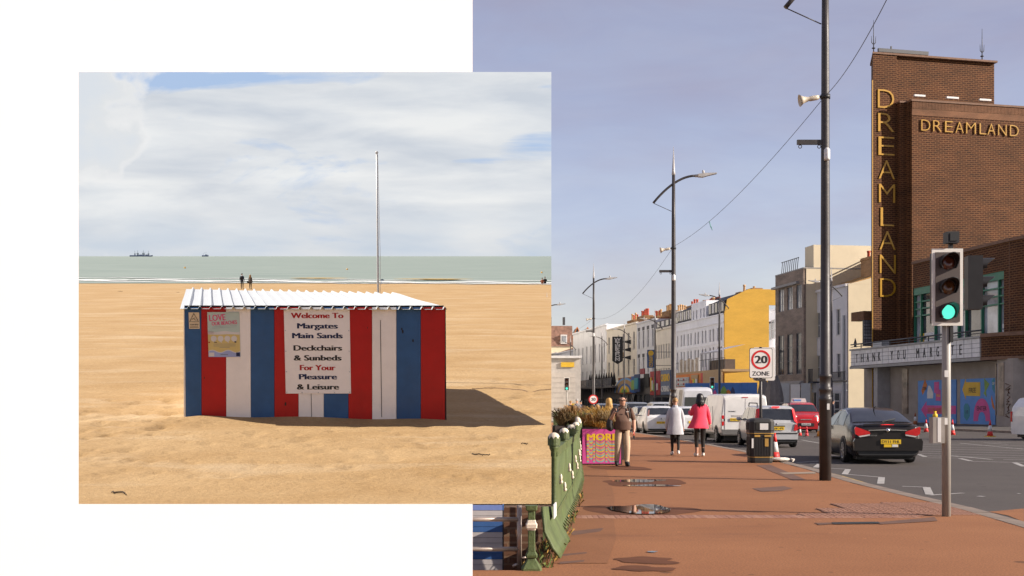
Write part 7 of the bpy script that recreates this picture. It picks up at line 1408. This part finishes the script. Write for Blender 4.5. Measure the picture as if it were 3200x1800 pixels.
# ================================================================ street furniture
post_m = pm('lamp_post_grey', (0.045, 0.038, 0.036), 0.45, var=0.25, scale=2, bump=0.15, dirt=0.1); lum_m = pm('luminaire_grey', (0.42, 0.40, 0.38), 0.5, var=0.15); horn_m = pm('horn_cream', (0.55, 0.47, 0.36), 0.5, var=0.12)
galv = pm('pole_galvanised', (0.30, 0.28, 0.25), 0.5, var=0.2, scale=1.5, stretch=(1, 1, 0.3), dirt=0.15); spike_m = pm('spike_pale', (0.36, 0.34, 0.33), 0.4, var=0.1)
def lamp(label, x, y, flip=1, extras=True, rz=0):
    r = thing('street_lamp', label, 'street lamp', (x, y, 0 if flip > 0 else 0), R(rz), 'street lamps along the promenade and road')
    m = MB(); m.lathe([(0.115, 0), (0.115, 1.55), (0.125, 1.56), (0.125, 1.62), (0.112, 1.63), (0.112, 1.74), (0.128, 1.75), (0.128, 1.80), (0.105, 1.82), (0.105, 2.0), (0.122, 2.01), (0.122, 2.06), (0.098, 2.08), (0.090, 4.5), (0.075, 8.5), (0.06, 10.3)], 16); m.build('post', post_m, r)
    m = MB(); m.lathe([(0.062, 10.3), (0.075, 10.32), (0.06, 10.42), (0.004, 11.4)], 10); m.build('spike', spike_m, r)
    pts = [(flip * (-0.78 + 1.62 * t), 0, 9.22 + 1.05 * (1 - (1 - t) ** 1.9)) for t in [i / 12 for i in range(13)]]
    m = MB(); m.tube(pts, 0.045, 8); m.build('arm', post_m, r)
    m = MB(); m.tube([(flip * -0.74, 0, 9.2), (flip * -0.08, 0, 8.9)], 0.012, 5); m.build('tie_rod', post_m, r)
    m = MB(); A = Matrix.Translation((flip * 0.82, 0, 10.26)) @ Matrix.Rotation(R(-6 * flip), 4, 'Y'); s = flip
    m.lathe([(0.055, 0), (0.06, 0.12), (0.05, 0.16)], 10, A @ Matrix.Rotation(R(90 * s), 4, 'Y')); m.prism([(s * 0.12, -0.05), (s * 0.30, -0.085), (s * 0.48, -0.05), (s * 0.84, -0.005), (s * 0.84, 0.02), (s * 0.40, 0.055), (s * 0.12, 0.05)], -0.12, 0.12, A @ XZ); lu = m.build('luminaire', lum_m, r)
    m = MB(); m.lathe([(0.045, 0), (0.045, 0.12), (0.02, 0.15)], 10, A @ Matrix.Translation((s * 0.34, 0, 0.045))); m.build('photocell', lum_m, lu)
    if extras:
        m = MB(); m.box(-0.55, -0.035, 6.55, -0.05, 0.035, 6.64); b = m.build('banner_arm', post_m, r)
        for u in (-0.49, -0.12): m = MB(); m.tube([(u + 0.032 * math.cos(t), 0, 6.51 + 0.032 * math.sin(t)) for t in [i * math.pi / 5 for i in range(11)]], 0.008, 5); m.build('ring', post_m, b)
        A = Matrix.Translation((-0.14, -0.05, 7.46)) @ Matrix.Rotation(R(-100), 4, 'Y') @ Matrix.Rotation(R(0), 4, 'Z'); m = MB(); m.lathe([(0.04, 0), (0.05, 0.06), (0.05, 0.17), (0.04, 0.2), (0.07, 0.31), (0.12, 0.38), (0.11, 0.38), (0.05, 0.28)], 14, A); h = m.build('horn_speaker', horn_m, r)
        m = MB(); m.lathe([(0.098, 7.44), (0.098, 7.52)], 12); m.bar((-0.16, -0.03, 7.47), (0, 0, 7.48), 0.035); m.build('clamp', trim_m, h)
        m = MB(); m.lathe([(0.055, 0), (0.06, 0.04), (0.06, 0.2), (0.03, 0.24)], 12, Matrix.Translation((0.0, -0.13, 6.22))); m.build('sensor_box', plate_w, r)
        m = MB(); m.box(0.0, -0.135, 1.4 - 0.02, 0.05, -0.118, 1.5); m.build('sticker', plate_w, r)
    return r
lamp('tall dark street lamp nearest the saloon car, its lantern above the roofs', 6.11, 23.3); lamp('dark street lamp behind the two walking women', 6.22, 46.0, rz=-1); lamp('dark street lamp beyond the planters on the promenade', 5.74, 84.0, rz=-2); lamp('far street lamp peeping past the sand on the promenade', 3.1, 106.0, extras=False)
for lb, px, y in (('street lamp standing before the yellow wall', 2248, 97), ('street lamp beside the casino hoarding', 2047, 124), ('street lamp in front of the black vertical sign', 1951, 141), ('street lamp in front of the long white house', 1881, 157), ('street lamp in front of the low blue house', 1783, 172)): lamp(lb, (px - CX) / F * y, y, -1, extras=False)
lamp('street lamp behind the big post in front of the white house', (2598 - CX) / F * 86, 86, -1, extras=False)
def cable():
    a = Vector((6.11, 23.3, 7.5)); b = Vector((6.22, 46, 7.55)); c = Vector((5.74, 84, 7.5)); n = P(2800, -60, 15)
    k = thing('overhead_cable', 'thin dark cable strung from lamp to lamp overhead', 'cable', (0, 0, 0))
    for p, q, s in ((n, a, 0.15), (a, b, 0.35), (b, c, 0.9), (c, Vector((3.1, 106, 7.5)), 0.5)):
        m = MB(); m.tube([p.lerp(q, i / 20) - Vector((0, 0, s * 4 * (i / 20) * (1 - i / 20))) for i in range(21)], 0.006, 5); m.build('cable', trim_m, k)
    m = MB(); p = a.lerp(b, 0.62) - Vector((0, 0, 0.35 * 4 * 0.62 * 0.38)); m.tube([p, p + Vector((0.03, 0, -0.15)), p + Vector((0.09, 0, -0.28)), p + Vector((0.05, 0, -0.16))], 0.012, 4); m.build('snagged_string', pm('string_teal', (0.1, 0.3, 0.25), 0.7), k)
cable()
lens_r = pm('lens_red_off', (0.10, 0.025, 0.012), 0.2, spec=0.8); lens_a = pm('lens_amber_off', (0.11, 0.04, 0.012), 0.2, spec=0.8); lens_g = emit('lens_green_lit', (0.10, 0.75, 0.55), 0.75, (0.02, 0.25, 0.18)); sig_m = pm('signal_black', (0.022, 0.02, 0.02), 0.5, var=0.2); sig_f = pm('signal_face', (0.07, 0.052, 0.045), 0.6, var=0.08); wbord = pm('signal_border', (0.66, 0.62, 0.56), 0.5, var=0.08, dirt=0.15)
def signal_head(r, M, full=True, board=True, green=True):
    m = MB()
    if board: m.box(-0.205, 0.0, 0.0, 0.205, 0.02, 1.02, M); o = m.build('backing_board', wbord, r); m = MB(); m.box(-0.162, -0.012, 0.05, 0.162, -0.002, 0.97, M); m.build('face', sig_f, r); m = MB()
    m.box(-0.15, 0.022 if board else -0.01, 0.04, 0.15, 0.24, 0.98, M); m.build('housing', sig_m, r)
    for i, mt in enumerate((lens_g if green else lens_r, lens_a, lens_r)):
        z = 0.18 + 0.325 * i; A = M @ Matrix.Translation((0, -0.012, z)) @ Matrix.Rotation(R(90), 4, 'X')
        m = MB(); m.lathe([(0.094, 0), (0.09, 0.012), (0.055, 0.025), (0.0, 0.03)], 18, A); ln = m.build('lens', mt, r)
        m = MB(); pr = []   # cowl: long at the top, open below
        for k in range(19):
            t = math.pi * (-0.22 + 1.44 * k / 18); d = 0.05 + 0.15 * max(0, math.sin(t)) + 0.03
            pr.append((t, d))
        f = lambda rr, t, d: A @ Vector((rr * math.cos(t), rr * math.sin(t), d))
        m.grid([[f(0.118, t, 0) for t, d in pr], [f(0.118, t, d) for t, d in pr], [f(0.108, t, d) for t, d in pr], [f(0.108, t, 0) for t, d in pr]], sm=False); m.build('cowl', sig_m, r)
def signal(label, x, y, zb, near=False, h2=True, rz=0):
    r = thing('traffic_light', label, 'traffic light', (x, y, 0), R(rz), 'traffic lights along the road')
    m = MB(); m.lathe([(0.057, 0), (0.057, zb + 0.9)], 14); m.build('pole', galv, r)
    signal_head(r, Matrix.Translation((-0.02 if near else 0, -0.10, zb)))
    if near:
        signal_head(r, Matrix.Translation((0.50, 0.12, zb + 0.2)) @ Matrix.Rotation(R(82), 4, 'Z') @ Matrix.Scale(0.76, 4), board=False)
        m = MB(); m.box(-0.075, -0.16, 1.09, 0.075, 0.02, 1.24, Matrix.Translation((0.04, 0, zb - 0.0))); c = m.build('detector_camera', sig_m, r); m = MB(); m.box(-0.05, -0.012, -0.05, 0.05, 0.0, 0.05, Matrix.Translation((0.04, -0.16, zb + 1.165))); m.build('detector_lens', trim_m, c); m = MB(); m.bar((0.04, -0.05, zb + 1.0), (0.04, -0.05, zb + 1.1), 0.05); m.build('bracket', sig_m, c)
        m = MB(); m.box(-0.215, -0.11, 0.975, -0.06, 0.04, 1.32); b = m.build('push_button_box', pm('box_grey', (0.28, 0.25, 0.22), 0.5, var=0.15, dirt=0.2), r); m = MB(); m.box(-0.155, -0.114, 0.99, -0.11, -0.108, 1.31); m.build('strip', plate_w, b); m = MB(); m.lathe([(0.035, 0), (0.03, 0.04), (0.012, 0.05), (0.02, 0.08)], 10, Matrix.Translation((-0.16, -0.03, 1.32))); m.build('yellow_cap', plate_y, b)
        for z, w in ((1.85, 0.05), (1.22, 0.04)): m = MB(); m.box(-0.045, -0.064, z, -0.045 + w, -0.052, z + 0.09); m.build('sticker', plate_w, r)
        m = MB(); m.box(0.02, -0.09, zb - 0.22, 0.06, -0.05, zb); m.build('cable_box', sig_m, r)
signal('grey traffic light with a lit green lens and white bordered head at the crossing', 5.78, 15.9, 2.53, near=True)
signal('traffic light showing green beside the shuttered kiosk', (1771 - CX) / F * 90, 90, 2.45); signal('traffic light showing green in front of the yellow wall', (2225 - CX) / F * 103, 103, 2.75)
def zone_sign():
    g = (6.37, 30.6, 0); r = thing('speed_sign', 'twenty zone speed sign with a red ring on a thin dark pole', 'sign', g)
    m = MB(); m.lathe([(0.038, 0), (0.038, 2.95)], 12); m.build('pole', post_m, r)
    sf = pm('sign_face', (0.72, 0.68, 0.64), 0.45, var=0.04, dirt=0.06); x0, x1, z0, z1 = -0.30, 0.29, 2.15, 2.92
    def rr(a, b, c, d, q=0.03): return [(a + q, b), (c - q, b), (c, b + q), (c, d - q), (c - q, d), (a + q, d), (a, d - q), (a, b + q)]
    m = MB(); m.prism(rr(x0 + 0.12, z0 - 0.06, x1 + 0.09, z1 + 0.02), 0.06, 0.07, XZ); m.build('back_plate', sf, r)
    m = MB(); m.prism(rr(x0, z0, x1, z1), -0.055, -0.045, XZ); p = m.build('plate', ink_black, r); m = MB(); m.prism(rr(x0 + 0.012, z0 + 0.012, x1 - 0.012, z1 - 0.012), -0.059, -0.055, XZ); m.build('face', sf, p)
    cx, cz = -0.005, 2.62; m = MB(); n = 36; o, i = 0.245, 0.195; V = [(cx + rr_ * math.cos(2 * math.pi * k / n), y, cz + rr_ * math.sin(2 * math.pi * k / n)) for y in (-0.064, -0.059) for rr_ in (o, i) for k in range(n)]
    m.add(V, [(k, (k + 1) % n, n + (k + 1) % n, n + k) for k in range(n)] + [(k, (k + 1) % n, 2 * n + (k + 1) % n, 2 * n + k) for k in range(n)]); m.build('red_ring', pm('ring_red', (0.55, 0.015, 0.015), 0.45), p)
    m = MB(); lettering(m, '20', cx - 0.16, cx + 0.17, cz - 0.09, 0.19, -0.059, bold=0.035, depth=0.004); lettering(m, 'ZONE', cx - 0.225, cx + 0.215, 2.215, 0.105, -0.059, bold=0.015, depth=0.004); m.build('lettering', ink_black, p)
    m = MB(); m.box(-0.12, -0.045, 2.08, 0.12, 0.05, 2.14); m.build('clamp', post_m, r)
zone_sign()
def litter_bin():
    r = thing('litter_bin', 'black ribbed litter bin with gold bands at the kerb', 'bin', (6.30, 30.35, 0)); bm = pm('bin_black', (0.028, 0.026, 0.024), 0.55, var=0.2); gd = pm('bin_gold', (0.40, 0.23, 0.05), 0.45)
    def sq(h, q=0.10): return [(-h + q, -h), (h - q, -h), (h - 0.03, -h + 0.03), (h, -h + q), (h, h - q), (h - 0.03, h - 0.03), (h - q, h), (-h + q, h), (-h + 0.03, h - 0.03), (-h, h - q), (-h, -h + q), (-h + 0.03, -h + 0.03)]
    m = MB(); m.grid([[(x, y, z) for x, y in sq(h)] for z, h in ((0.0, 0.275), (0.06, 0.285), (0.72, 0.295), (0.74, 0.31), (0.80, 0.31))], True, False); m.build('body', bm, r)
    m = MB(); m.grid([[(x, y, z) for x, y in sq(h)] for z, h in ((0.80, 0.305), (0.83, 0.315), (1.04, 0.315), (1.10, 0.29), (1.13, 0.20), (1.135, 0.02))], True, False); h = m.build('hood', bm, r)
    for a in range(4): q = MB(); q.box(-0.17, -0.325, 0.84, 0.17, -0.30, 1.02, Matrix.Rotation(a * math.pi / 2, 4, 'Z')); q.build('opening', dark, h)
    q = MB(); q.box(-0.07, -0.33, 0.84, 0.14, -0.322, 1.0); q.build('litter', plate_w, h)
    for z in (0.14, 0.74): q = MB(); q.grid([[(x * 1.012, y * 1.012, z + dz) for x, y in sq(0.29 if z < 0.5 else 0.313)] for dz in (0, 0.018)], True, False); q.build('gold_band', gd, r)
    for a in range(4):
        for i in range(11): q = MB(); u = -0.2 + 0.04 * i; q.box(u - 0.008, -0.303, 0.18, u + 0.008, -0.287, 0.66, Matrix.Rotation(a * math.pi / 2, 4, 'Z')); q.build('rib', bm, r)
    q = MB(); q.box(0.06, -0.312, 0.42, 0.15, -0.30, 0.62); q.build('plaque', gd, r); q = MB(); q.box(-0.20, -0.318, 0.66, -0.06, -0.306, 0.71); q.box(0.05, -0.318, 0.66, 0.22, -0.306, 0.71); q.build('gold_label', gd, r)
    q = MB(); q.box(-0.27, -0.302, 0.38, -0.225, -0.296, 0.62); q.build('sticker', plate_w, r)
litter_bin()
cone_r = pm('cone_red', (0.62, 0.03, 0.025), 0.5, var=0.1); cone_w = pm('cone_white', (0.62, 0.60, 0.57), 0.45, var=0.08, dirt=0.1); cone_o = pm('cone_orange', (0.55, 0.20, 0.02), 0.5, var=0.1); base_m = pm('cone_base', (0.10, 0.075, 0.06), 0.7)
def cone(label, x, y, z, h, body=None, band=True, base=None):
    r = thing('traffic_cone', label, 'cone', (x, y, z), random.uniform(0, 1), 'traffic cones'); b = body or cone_r; R0 = h * 0.19; rad = lambda t: R0 * (1 - 0.84 * t)
    m = MB(); m.prism([(-h * 0.25, -h * 0.22), (-h * 0.22, -h * 0.25), (h * 0.22, -h * 0.25), (h * 0.25, -h * 0.22), (h * 0.25, h * 0.22), (h * 0.22, h * 0.25), (-h * 0.22, h * 0.25), (-h * 0.25, h * 0.22)], 0, h * 0.045); m.build('base', base or base_m, r)
    for nm, a, c, mt in (('lower_cone', 0.04, 0.32, b), ('band', 0.32, 0.68, cone_w if band else b), ('upper_cone', 0.68, 1.0, b)): m = MB(); m.lathe([(rad(a) * 1.0, a * h), (rad(c), c * h)], 16); m.build(nm, mt, r)
    return r
cone('red and white traffic cone beside the litter bin', 6.82, 31.0, 0.008, 0.73); cone('small red and white cone in front of the red car', (2500 - CX) / F * 59, 59, -0.106, 0.50); cone('plain red cone in front of the red car', (2521 - CX) / F * 58.5, 58.5, -0.106, 0.50, band=False, body=pm('cone_pink', (0.62, 0.06, 0.07), 0.5)); cone('tall orange cone next to the big lamp post', (2563 - CX) / F * 57, 57, -0.106, 0.92, body=cone_o)
cone('small cone half hidden behind the saloon car', (2603 - CX) / F * 61, 61, -0.106, 0.5, band=False); cone('red cone with a dark base outside the picture house', (2894 - CX) / F * 62, 62, 0.0, 0.68); cone('cone standing behind the traffic light pole', (2976 - CX) / F * 56, 56, 0.0, 0.75); cone('bright red cone before the blue arch mural', (3094 - CX) / F * 54, 54, 0.0, 0.75, base=plate_y); cone('weathered cone against the entrance wall', (2860 - CX) / F * 84, 84, 0.0, 0.85, body=pm('cone_rust', (0.30, 0.09, 0.03), 0.6))
def sandbag():
    m = MB(); rr = random.Random(3); rows = []
    for i in range(9):
        t = i / 8; rows.append([Vector((-0.22 + 0.5 * t, 0, 0.055)) + Vector((0, 0.15 * math.cos(a * math.pi / 6) * math.sin(math.pi * (0.12 + 0.8 * t)), 0.055 * math.sin(a * math.pi / 6) * (0.5 + 0.5 * math.sin(math.pi * t)) + 0.012 * math.sin(a * 3 + i * 2))) for a in range(12)])
    m.grid(rows, True); m.tube([(0.25, 0, 0.05), (0.32, -0.03, 0.07), (0.37, -0.07, 0.03)], [0.03, 0.02, 0.05], 7)
    m.build('sandbag', pm('sack_white', (0.55, 0.50, 0.44), 0.8, var=0.1, bump=0.4, bscale=25), M=Matrix.Translation((6.84, 30.65, 0.012)), label='crumpled white sandbag weighing down the cone by the bin', cat='sandbag')
sandbag()
for lb, px, y in (('round speed sign on a lamp post far along the promenade', 1854, 83.2),):
    p = P(px, 1248, y); r = thing('round_sign', lb, 'sign', (p.x, p.y, 0)); m = MB(); m.prism(ngon(24, 0.33), 0, 0.02, Matrix.Translation((0, -0.02, p.z)) @ Matrix.Rotation(R(90), 4, 'X')); m.build('plate', MATS['ring_red'], r); m = MB(); m.prism(ngon(24, 0.25), 0, 0.006, Matrix.Translation((0, -0.04, p.z)) @ Matrix.Rotation(R(90), 4, 'X')); m.build('face', MATS['sign_face'], r); m = MB(); lettering(m, '20', -0.16, 0.16, p.z - 0.10, 0.2, -0.046, bold=0.03); m.build('lettering', ink_black, r); m = MB(); m.box(-0.03, -0.02, 0, 0.03, 0.02, p.z - 0.2); m.build('post', post_m, r)
def planters():
    g = G(1818, 1453); box_m = pm('planter_dark', (0.05, 0.035, 0.03), 0.7, var=0.2); pk = pm('planter_pink', (0.56, 0.07, 0.27), 0.5, var=0.06, dirt=0.05); S = F / g.y
    r = thing('planter_box', 'dark planter box with a pink panel lettered more in cascading colours', 'planter', (g.x, g.y, 0), R(1)); w, h = 0.96, 0.885
    m = MB(); m.box(-0.03, 0, 0, w + 0.03, 1.1, h + 0.03); m.build('box', box_m, r); m = MB(); m.box(0.015, -0.02, 0.035, w - 0.005, -0.002, h - 0.01); p = m.build('panel', pk, r)
    seq = [plate_y] + [pm('stripe_' + n, c, 0.5, var=0.04) for n, c in (('pink', (0.50, 0.10, 0.24)), ('peach', (0.60, 0.26, 0.14)), ('aqua', (0.20, 0.38, 0.38)), ('yellow', (0.62, 0.42, 0.03)))]
    order = [0, 1, 2, 3, 4, 1, 2, 3, 4, 1, 2, 3, 4, 1, 2, 3]
    for k, i in enumerate(order):
        q = MB(); z = 0.60 - 0.035 * k - (0.01 if k else 0); lettering(q, 'MORE', 0.12, 0.88, z, 0.165, -0.021 - 0.0015 * (len(order) - k) * 0.6, bold=0.035, depth=0.0008); q.build('lettering', seq[i], p)
    rr = random.Random(12); gold = [pm('dry_grass_%d' % i, c, 0.8, var=0.3, scale=3) for i, c in enumerate(((0.42, 0.24, 0.05), (0.34, 0.18, 0.06), (0.22, 0.20, 0.06), (0.40, 0.30, 0.15), (0.16, 0.10, 0.04)))]
    def tuft(parent, cx, cy, z0, n, H, spread, mi, wdt=0.008):
        m = MB()
        for k in range(n):
            a = rr.uniform(0, 6.283); b = rr.uniform(0, spread); hh = H * rr.uniform(0.6, 1.1); d = Vector((math.cos(a), math.sin(a), 0)); s = Vector((-d.y, d.x, 0)) * wdt * rr.uniform(0.6, 1.4); o = Vector((cx, cy, z0)) + d * b * 0.12
            p1 = o + d * b * 0.45 + Vector((0, 0, hh * 0.62)); p2 = o + d * b * 1.0 + Vector((0, 0, hh * 0.9)); p3 = o + d * b * 1.35 + Vector((0, 0, hh * rr.uniform(0.55, 0.95)))
            m.add([o - s, o + s, p1 - s, p1 + s, p2 - s * 0.6, p2 + s * 0.6, p3], [(0, 1, 3, 2), (2, 3, 5, 4), (4, 5, 6)])
        return m.build('blades', gold[mi], parent, kind='stuff')
    for i, (cx, cy, H, sp, mi, n) in enumerate(((0.25, 0.4, 0.42, 0.5, 1, 260), (0.75, 0.35, 0.52, 0.55, 3, 320), (0.5, 0.8, 0.62, 0.6, 0, 320), (0.1, 0.85, 0.5, 0.45, 2, 160), (0.45, 0.15, 0.25, 0.5, 0, 220))):
        t = thing('ornamental_grass', ('brown tuft of ornamental grass at the corner of the pink planter', 'pale feathery grass clump in the pink planter', 'tall golden grass clump at the back of the pink planter', 'green bladed clump at the back corner of the pink planter', 'low golden grass spilling over the front of the pink planter')[i], 'grass', (g.x, g.y, h - 0.05)); tuft(t, cx, cy, 0, n, H, sp, mi)
    r2 = thing('planter_box', 'dark planter box behind the pink one with spiky reddish plants', 'planter', (g.x - 0.55, g.y + 2.6, 0), R(2)); m = MB(); m.box(0, 0, 0, 1.9, 1.2, 0.9); m.build('box', box_m, r2); m = MB(); m.box(0.8, -0.02, 0.55, 1.6, 0.9, 1.24); m.build('blue_lid', pm('lid_blue', (0.12, 0.20, 0.36), 0.6), r2)
    for i, (cx, cy, H, sp, mi, n) in enumerate(((0.2, 0.4, 0.55, 0.5, 4, 200), (0.5, 0.6, 0.62, 0.45, 1, 220), (1.2, 0.4, 0.5, 0.5, 0, 200))):
        t = thing('ornamental_grass', ('dark spiky plant in the planter behind the pink one', 'reddish spiky plant in the planter behind the pink one', 'golden grass in the planter behind the pink one')[i], 'grass', (g.x - 0.55, g.y + 2.6, 0.85)); tuft(t, cx, cy, 0, n, H, sp, mi, 0.014)
planters()
def railing():
    gm = pm('railing_green', (0.072, 0.095, 0.030), 0.6, var=0.25, scale=4, bump=0.3, dirt=0.3); cr = pm('railing_cream', (0.62, 0.54, 0.42), 0.6, var=0.1, dirt=0.15)
    pts = [Vector((x, y, 0)) for x, y in SEA]; seg = []; acc = 0.0
    def at(s):
        d = s
        for a, b in zip(pts, pts[1:]):
            L = (b - a).length
            if d <= L: return a.lerp(b, d / L), (b - a).normalized()
            d -= L
        return pts[-1], (pts[-1] - pts[-2]).normalized()
    r = thing('promenade_railing', 'green cast iron promenade railing with cream ball finials', 'railing', (0, 0, 0))
    s0 = 1.62; step = 2.45
    for i in range(18):
        p, d = at(s0 + i * step); q, _ = at(s0 + (i + 1) * step); n = Vector((d.y, -d.x, 0)); L = (q - p).length; d = (q - p).normalized(); A = Matrix(((d.x, n.x, 0, p.x), (d.y, n.y, 0, p.y), (0, 0, 1, 0), (0, 0, 0, 1)))
        m = MB(); m.lathe([(0.05, 0), (0.05, 0.1), (0.03, 0.16), (0.027, 0.97), (0.05, 1.02), (0.055, 1.06)], 10, A); po = m.build('post', gm, r)
        m = MB(); m.ball((0, 0, 1.125), 0.066, 14, 8, M=A); m.build('ball_finial', cr, po); m = MB(); rows = [[A @ Vector(((0.068) * math.cos(a * math.pi / 8), 0.068 * math.sin(a * math.pi / 8), z + (0.03 if a % 2 and z > 1.1 else 0))) for a in range(16)] for z in (1.05, 1.12)]; m.grid(rows, True, False); m.build('finial_cup', gm, po)
        m = MB(); m.box(0.03, -0.035, 0.93, L - 0.03, 0.035, 1.02, A); m.box(0.03, -0.03, 0.28, L - 0.03, 0.03, 0.34, A); ra = m.build('rail', gm, r)
        m = MB(); nb = 34 if i < 10 else 18
        for k in range(nb):
            u = 0.08 + (L - 0.16) * k / (nb - 1); m.tube([A @ Vector((u, 0.01, 0.93)), A @ Vector((u, 0.012, 0.62)), A @ Vector((u, 0.012, 0.26)), A @ Vector((u, 0.03, 0.12)), A @ Vector((u, 0.06 + 0.05 * (k % 4 == 0), 0.05))], [0.009, 0.011, 0.011, 0.016, 0.006], 5)
        b = m.build('baluster', gm, r, kind='stuff')
        for u in (0.3, 0.72): m = MB(); zr = 0.66 - 0.16 * (u > 0.5); m.ball((L * u, 0.04, zr), 0.035, 8, 6, (0.7, 0.5, 1.3), M=A); m.ball((L * u + 0.03, 0.04, zr - 0.05), 0.024, 8, 6, M=A); m.build('rosette', cr, r)
    # the low end of the railing and its pillar, below the level of the sand
    m = MB(); p, d = at(0.0)
    for k in range(26):
        q, d = at(1.58 * k / 25); zt = CAMH - (1583 - HZ) / F * q.y; n = Vector((d.y, -d.x, 0)); m.tube([q + Vector((0, 0, zt)), q + n * 0.02 + Vector((0, 0, 0.3)), q + n * 0.10 + Vector((0, 0, 0.14)), q + n * 0.17 + Vector((0, 0, 0.05))], [0.016, 0.018, 0.022, 0.008], 5)
    m.build('baluster', gm, r, kind='stuff')
    m = MB(); q0, d = at(0.05); q1, _ = at(1.55); m.add([q0 + Vector((0, 0, 0.2)), q1 + Vector((0, 0, 0.2)), q1 + Vector((0, 0, CAMH - (1590 - HZ) / F * q1.y)), q0 + Vector((0, 0, CAMH - (1590 - HZ) / F * q0.y))], [(0, 1, 2, 3)]); m.build('lattice', gm, r)
    q, d = at(0.75); n = Vector((d.y, -d.x, 0)); m = MB(); A = Matrix(((d.x, n.x, 0, q.x + n.x * 0.06), (d.y, n.y, 0, q.y + n.y * 0.06), (0, 0, 1, 0), (0, 0, 0, 1))); m.box(-0.16, 0, 0.36, 0.2, 0.012, 0.50, A); m.build('notice', plate_w, r)
    b = G(1661, 1780); r = thing('railing_pillar', 'green end pillar of the railing with a flared foot and cream collar', 'pillar', (b.x, b.y, 0)); zc = CAMH - (1577 - HZ) / F * (b.y + 0.06) - 0.002; hw = 0.032
    def sq(h, z): return [(x * h, y * h, z) for x, y in ((-1, -.8), (-.8, -1), (.8, -1), (1, -.8), (1, .8), (.8, 1), (-.8, 1), (-1, .8))]
    m = MB(); m.grid([sq(h, z) for h, z in ((0.092, 0), (0.092, 0.02), (0.07, 0.05), (0.045, 0.085), (0.038, 0.105), (0.052, 0.115), (0.054, 0.135), (0.036, 0.165), (hw, 0.22), (hw, zc - 0.05), (0.05, zc - 0.04), (0.055, zc))], True, False); m.face(sq(0.055, zc)); m.build('shaft', gm, r)
    m = MB(); m.grid([sq(h, z) for h, z in ((0.036, 0.358), (0.04, 0.372), (0.05, 0.378), (0.053, 0.41), (0.042, 0.425), (0.038, 0.445), (0.033, 0.45))], True, False); m.build('collar', cr, r)
railing()
def lower_level():
    # steel handrail, boarded beach hut and the brick face below the promenade
    b = G(1623, 1776); r = thing('steel_handrail', 'tubular steel handrail at the top of the beach steps', 'handrail', (b.x, b.y, 0)); sm = pm('rail_steel', (0.32, 0.26, 0.22), 0.35, var=0.2, metal=0.5); y = b.y; zc = CAMH - (1579 - HZ) / F * y
    m = MB(); m.tube([(0, 0, 0), (0, 0, zc)], 0.022, 10); m.build('upright', sm, r)
    for py in (1623, 1716): z = CAMH - (py - HZ) / F * y; m = MB(); m.tube([(-1.2, 0.02, z), (0, 0.0, z)], 0.021, 10); m.build('rail', sm, r)
    m = MB(); m.tube([(0.0, 0, 0.03), (-0.03, -0.02, 0.035), (-0.06, -0.03, 0.02)], 0.014, 6); m.tube([(0.02, 0.01, 0.09), (0.07, 0.03, 0.1)], 0.01, 6); m.build('bracket', sm, r)
    h = thing('boarded_screen', 'boarded blue and white timber screen at the promenade edge behind the handrail', 'screen', (P(1440, HZ, 12.2).x, 12.2, -0.5)); X1 = P(1570, HZ, 12.2).x - P(1440, HZ, 12.2).x
    bw = pm('board_white', (0.46, 0.42, 0.40), 0.7, var=0.08, dirt=0.15); bb = pm('board_blue', (0.035, 0.10, 0.26), 0.6, var=0.1, dirt=0.1); bl = pm('board_violet', (0.16, 0.22, 0.46), 0.6, var=0.15)
    z = 0.079; k = 0
    while z < 0.93:
        py = HZ + (CAMH + 0.5 - z) * F / 12.2; mt = bl if py < 1600 else bw if py < 1636 else bb if py < 1675 else bw if py < 1722 else bb if py < 1748 else bw
        m = MB(); m.box(0, -0.01, z, X1, 0.012, z + 0.0515); m.build('board', mt, h)
        m = MB(); m.box(X1 + 0.001, -0.01, z, X1 + 0.014, 0.14, z + 0.0515); m.build('board', pm('board_dark', (0.03, 0.024, 0.022), 0.7, var=0.2) if mt is bw or mt is bb else bb, h); z += 0.0555; k += 1  # side boards coloured darker than the front ones
    m = MB(); m.box(0.02, 0.013, 0.0, X1, 0.13, 0.955); m.build('core', dark, h)
    w = brick('sea_wall_brick', (0.14, 0.07, 0.04), (0.10, 0.05, 0.03), (0.17, 0.11, 0.07), 0.24, 0.014); a = P(1560, HZ, 13.6); m = MB(); m.box(0, 0, -3.4, 0.62, 0.25, 0.32, Matrix.Translation((a.x, 13.6, 0))); m.build('sea_wall', w, label='low brown brick wall behind the boarded screen', cat='wall')
    # weeds along the foot of the railing
    wm = [pm('weed_%d' % i, c, 0.8, var=0.3) for i, c in enumerate(((0.10, 0.13, 0.03), (0.26, 0.15, 0.03), (0.09, 0.05, 0.02)))]; rr = random.Random(2); m = MB()
    for k in range(420):
        t = rr.random() ** 1.6; y = 10.9 + 8.5 * t; x = ip([(b_, a_) for a_, b_ in [(0.2, 10.75)] + SEA], y) + rr.uniform(-0.12, 0.14); hh = rr.uniform(0.02, 0.10); d = Vector((rr.uniform(-1, 1), rr.uniform(-1, 1), 0)) * hh * 0.6; o = Vector((x, y, 0)); m.mi = k % 3; m.add([o + Vector((-0.008, 0, 0)), o + Vector((0.008, 0, 0)), o + d + Vector((0.006, 0, hh)), o + d * 1.6 + Vector((0, 0, hh * 0.9))], [(0, 1, 2), (0, 2, 3)])
    m.build('weeds', wm, kind='stuff', label='ragged weeds and dead leaves along the railing foot', cat='weeds')
lower_level()
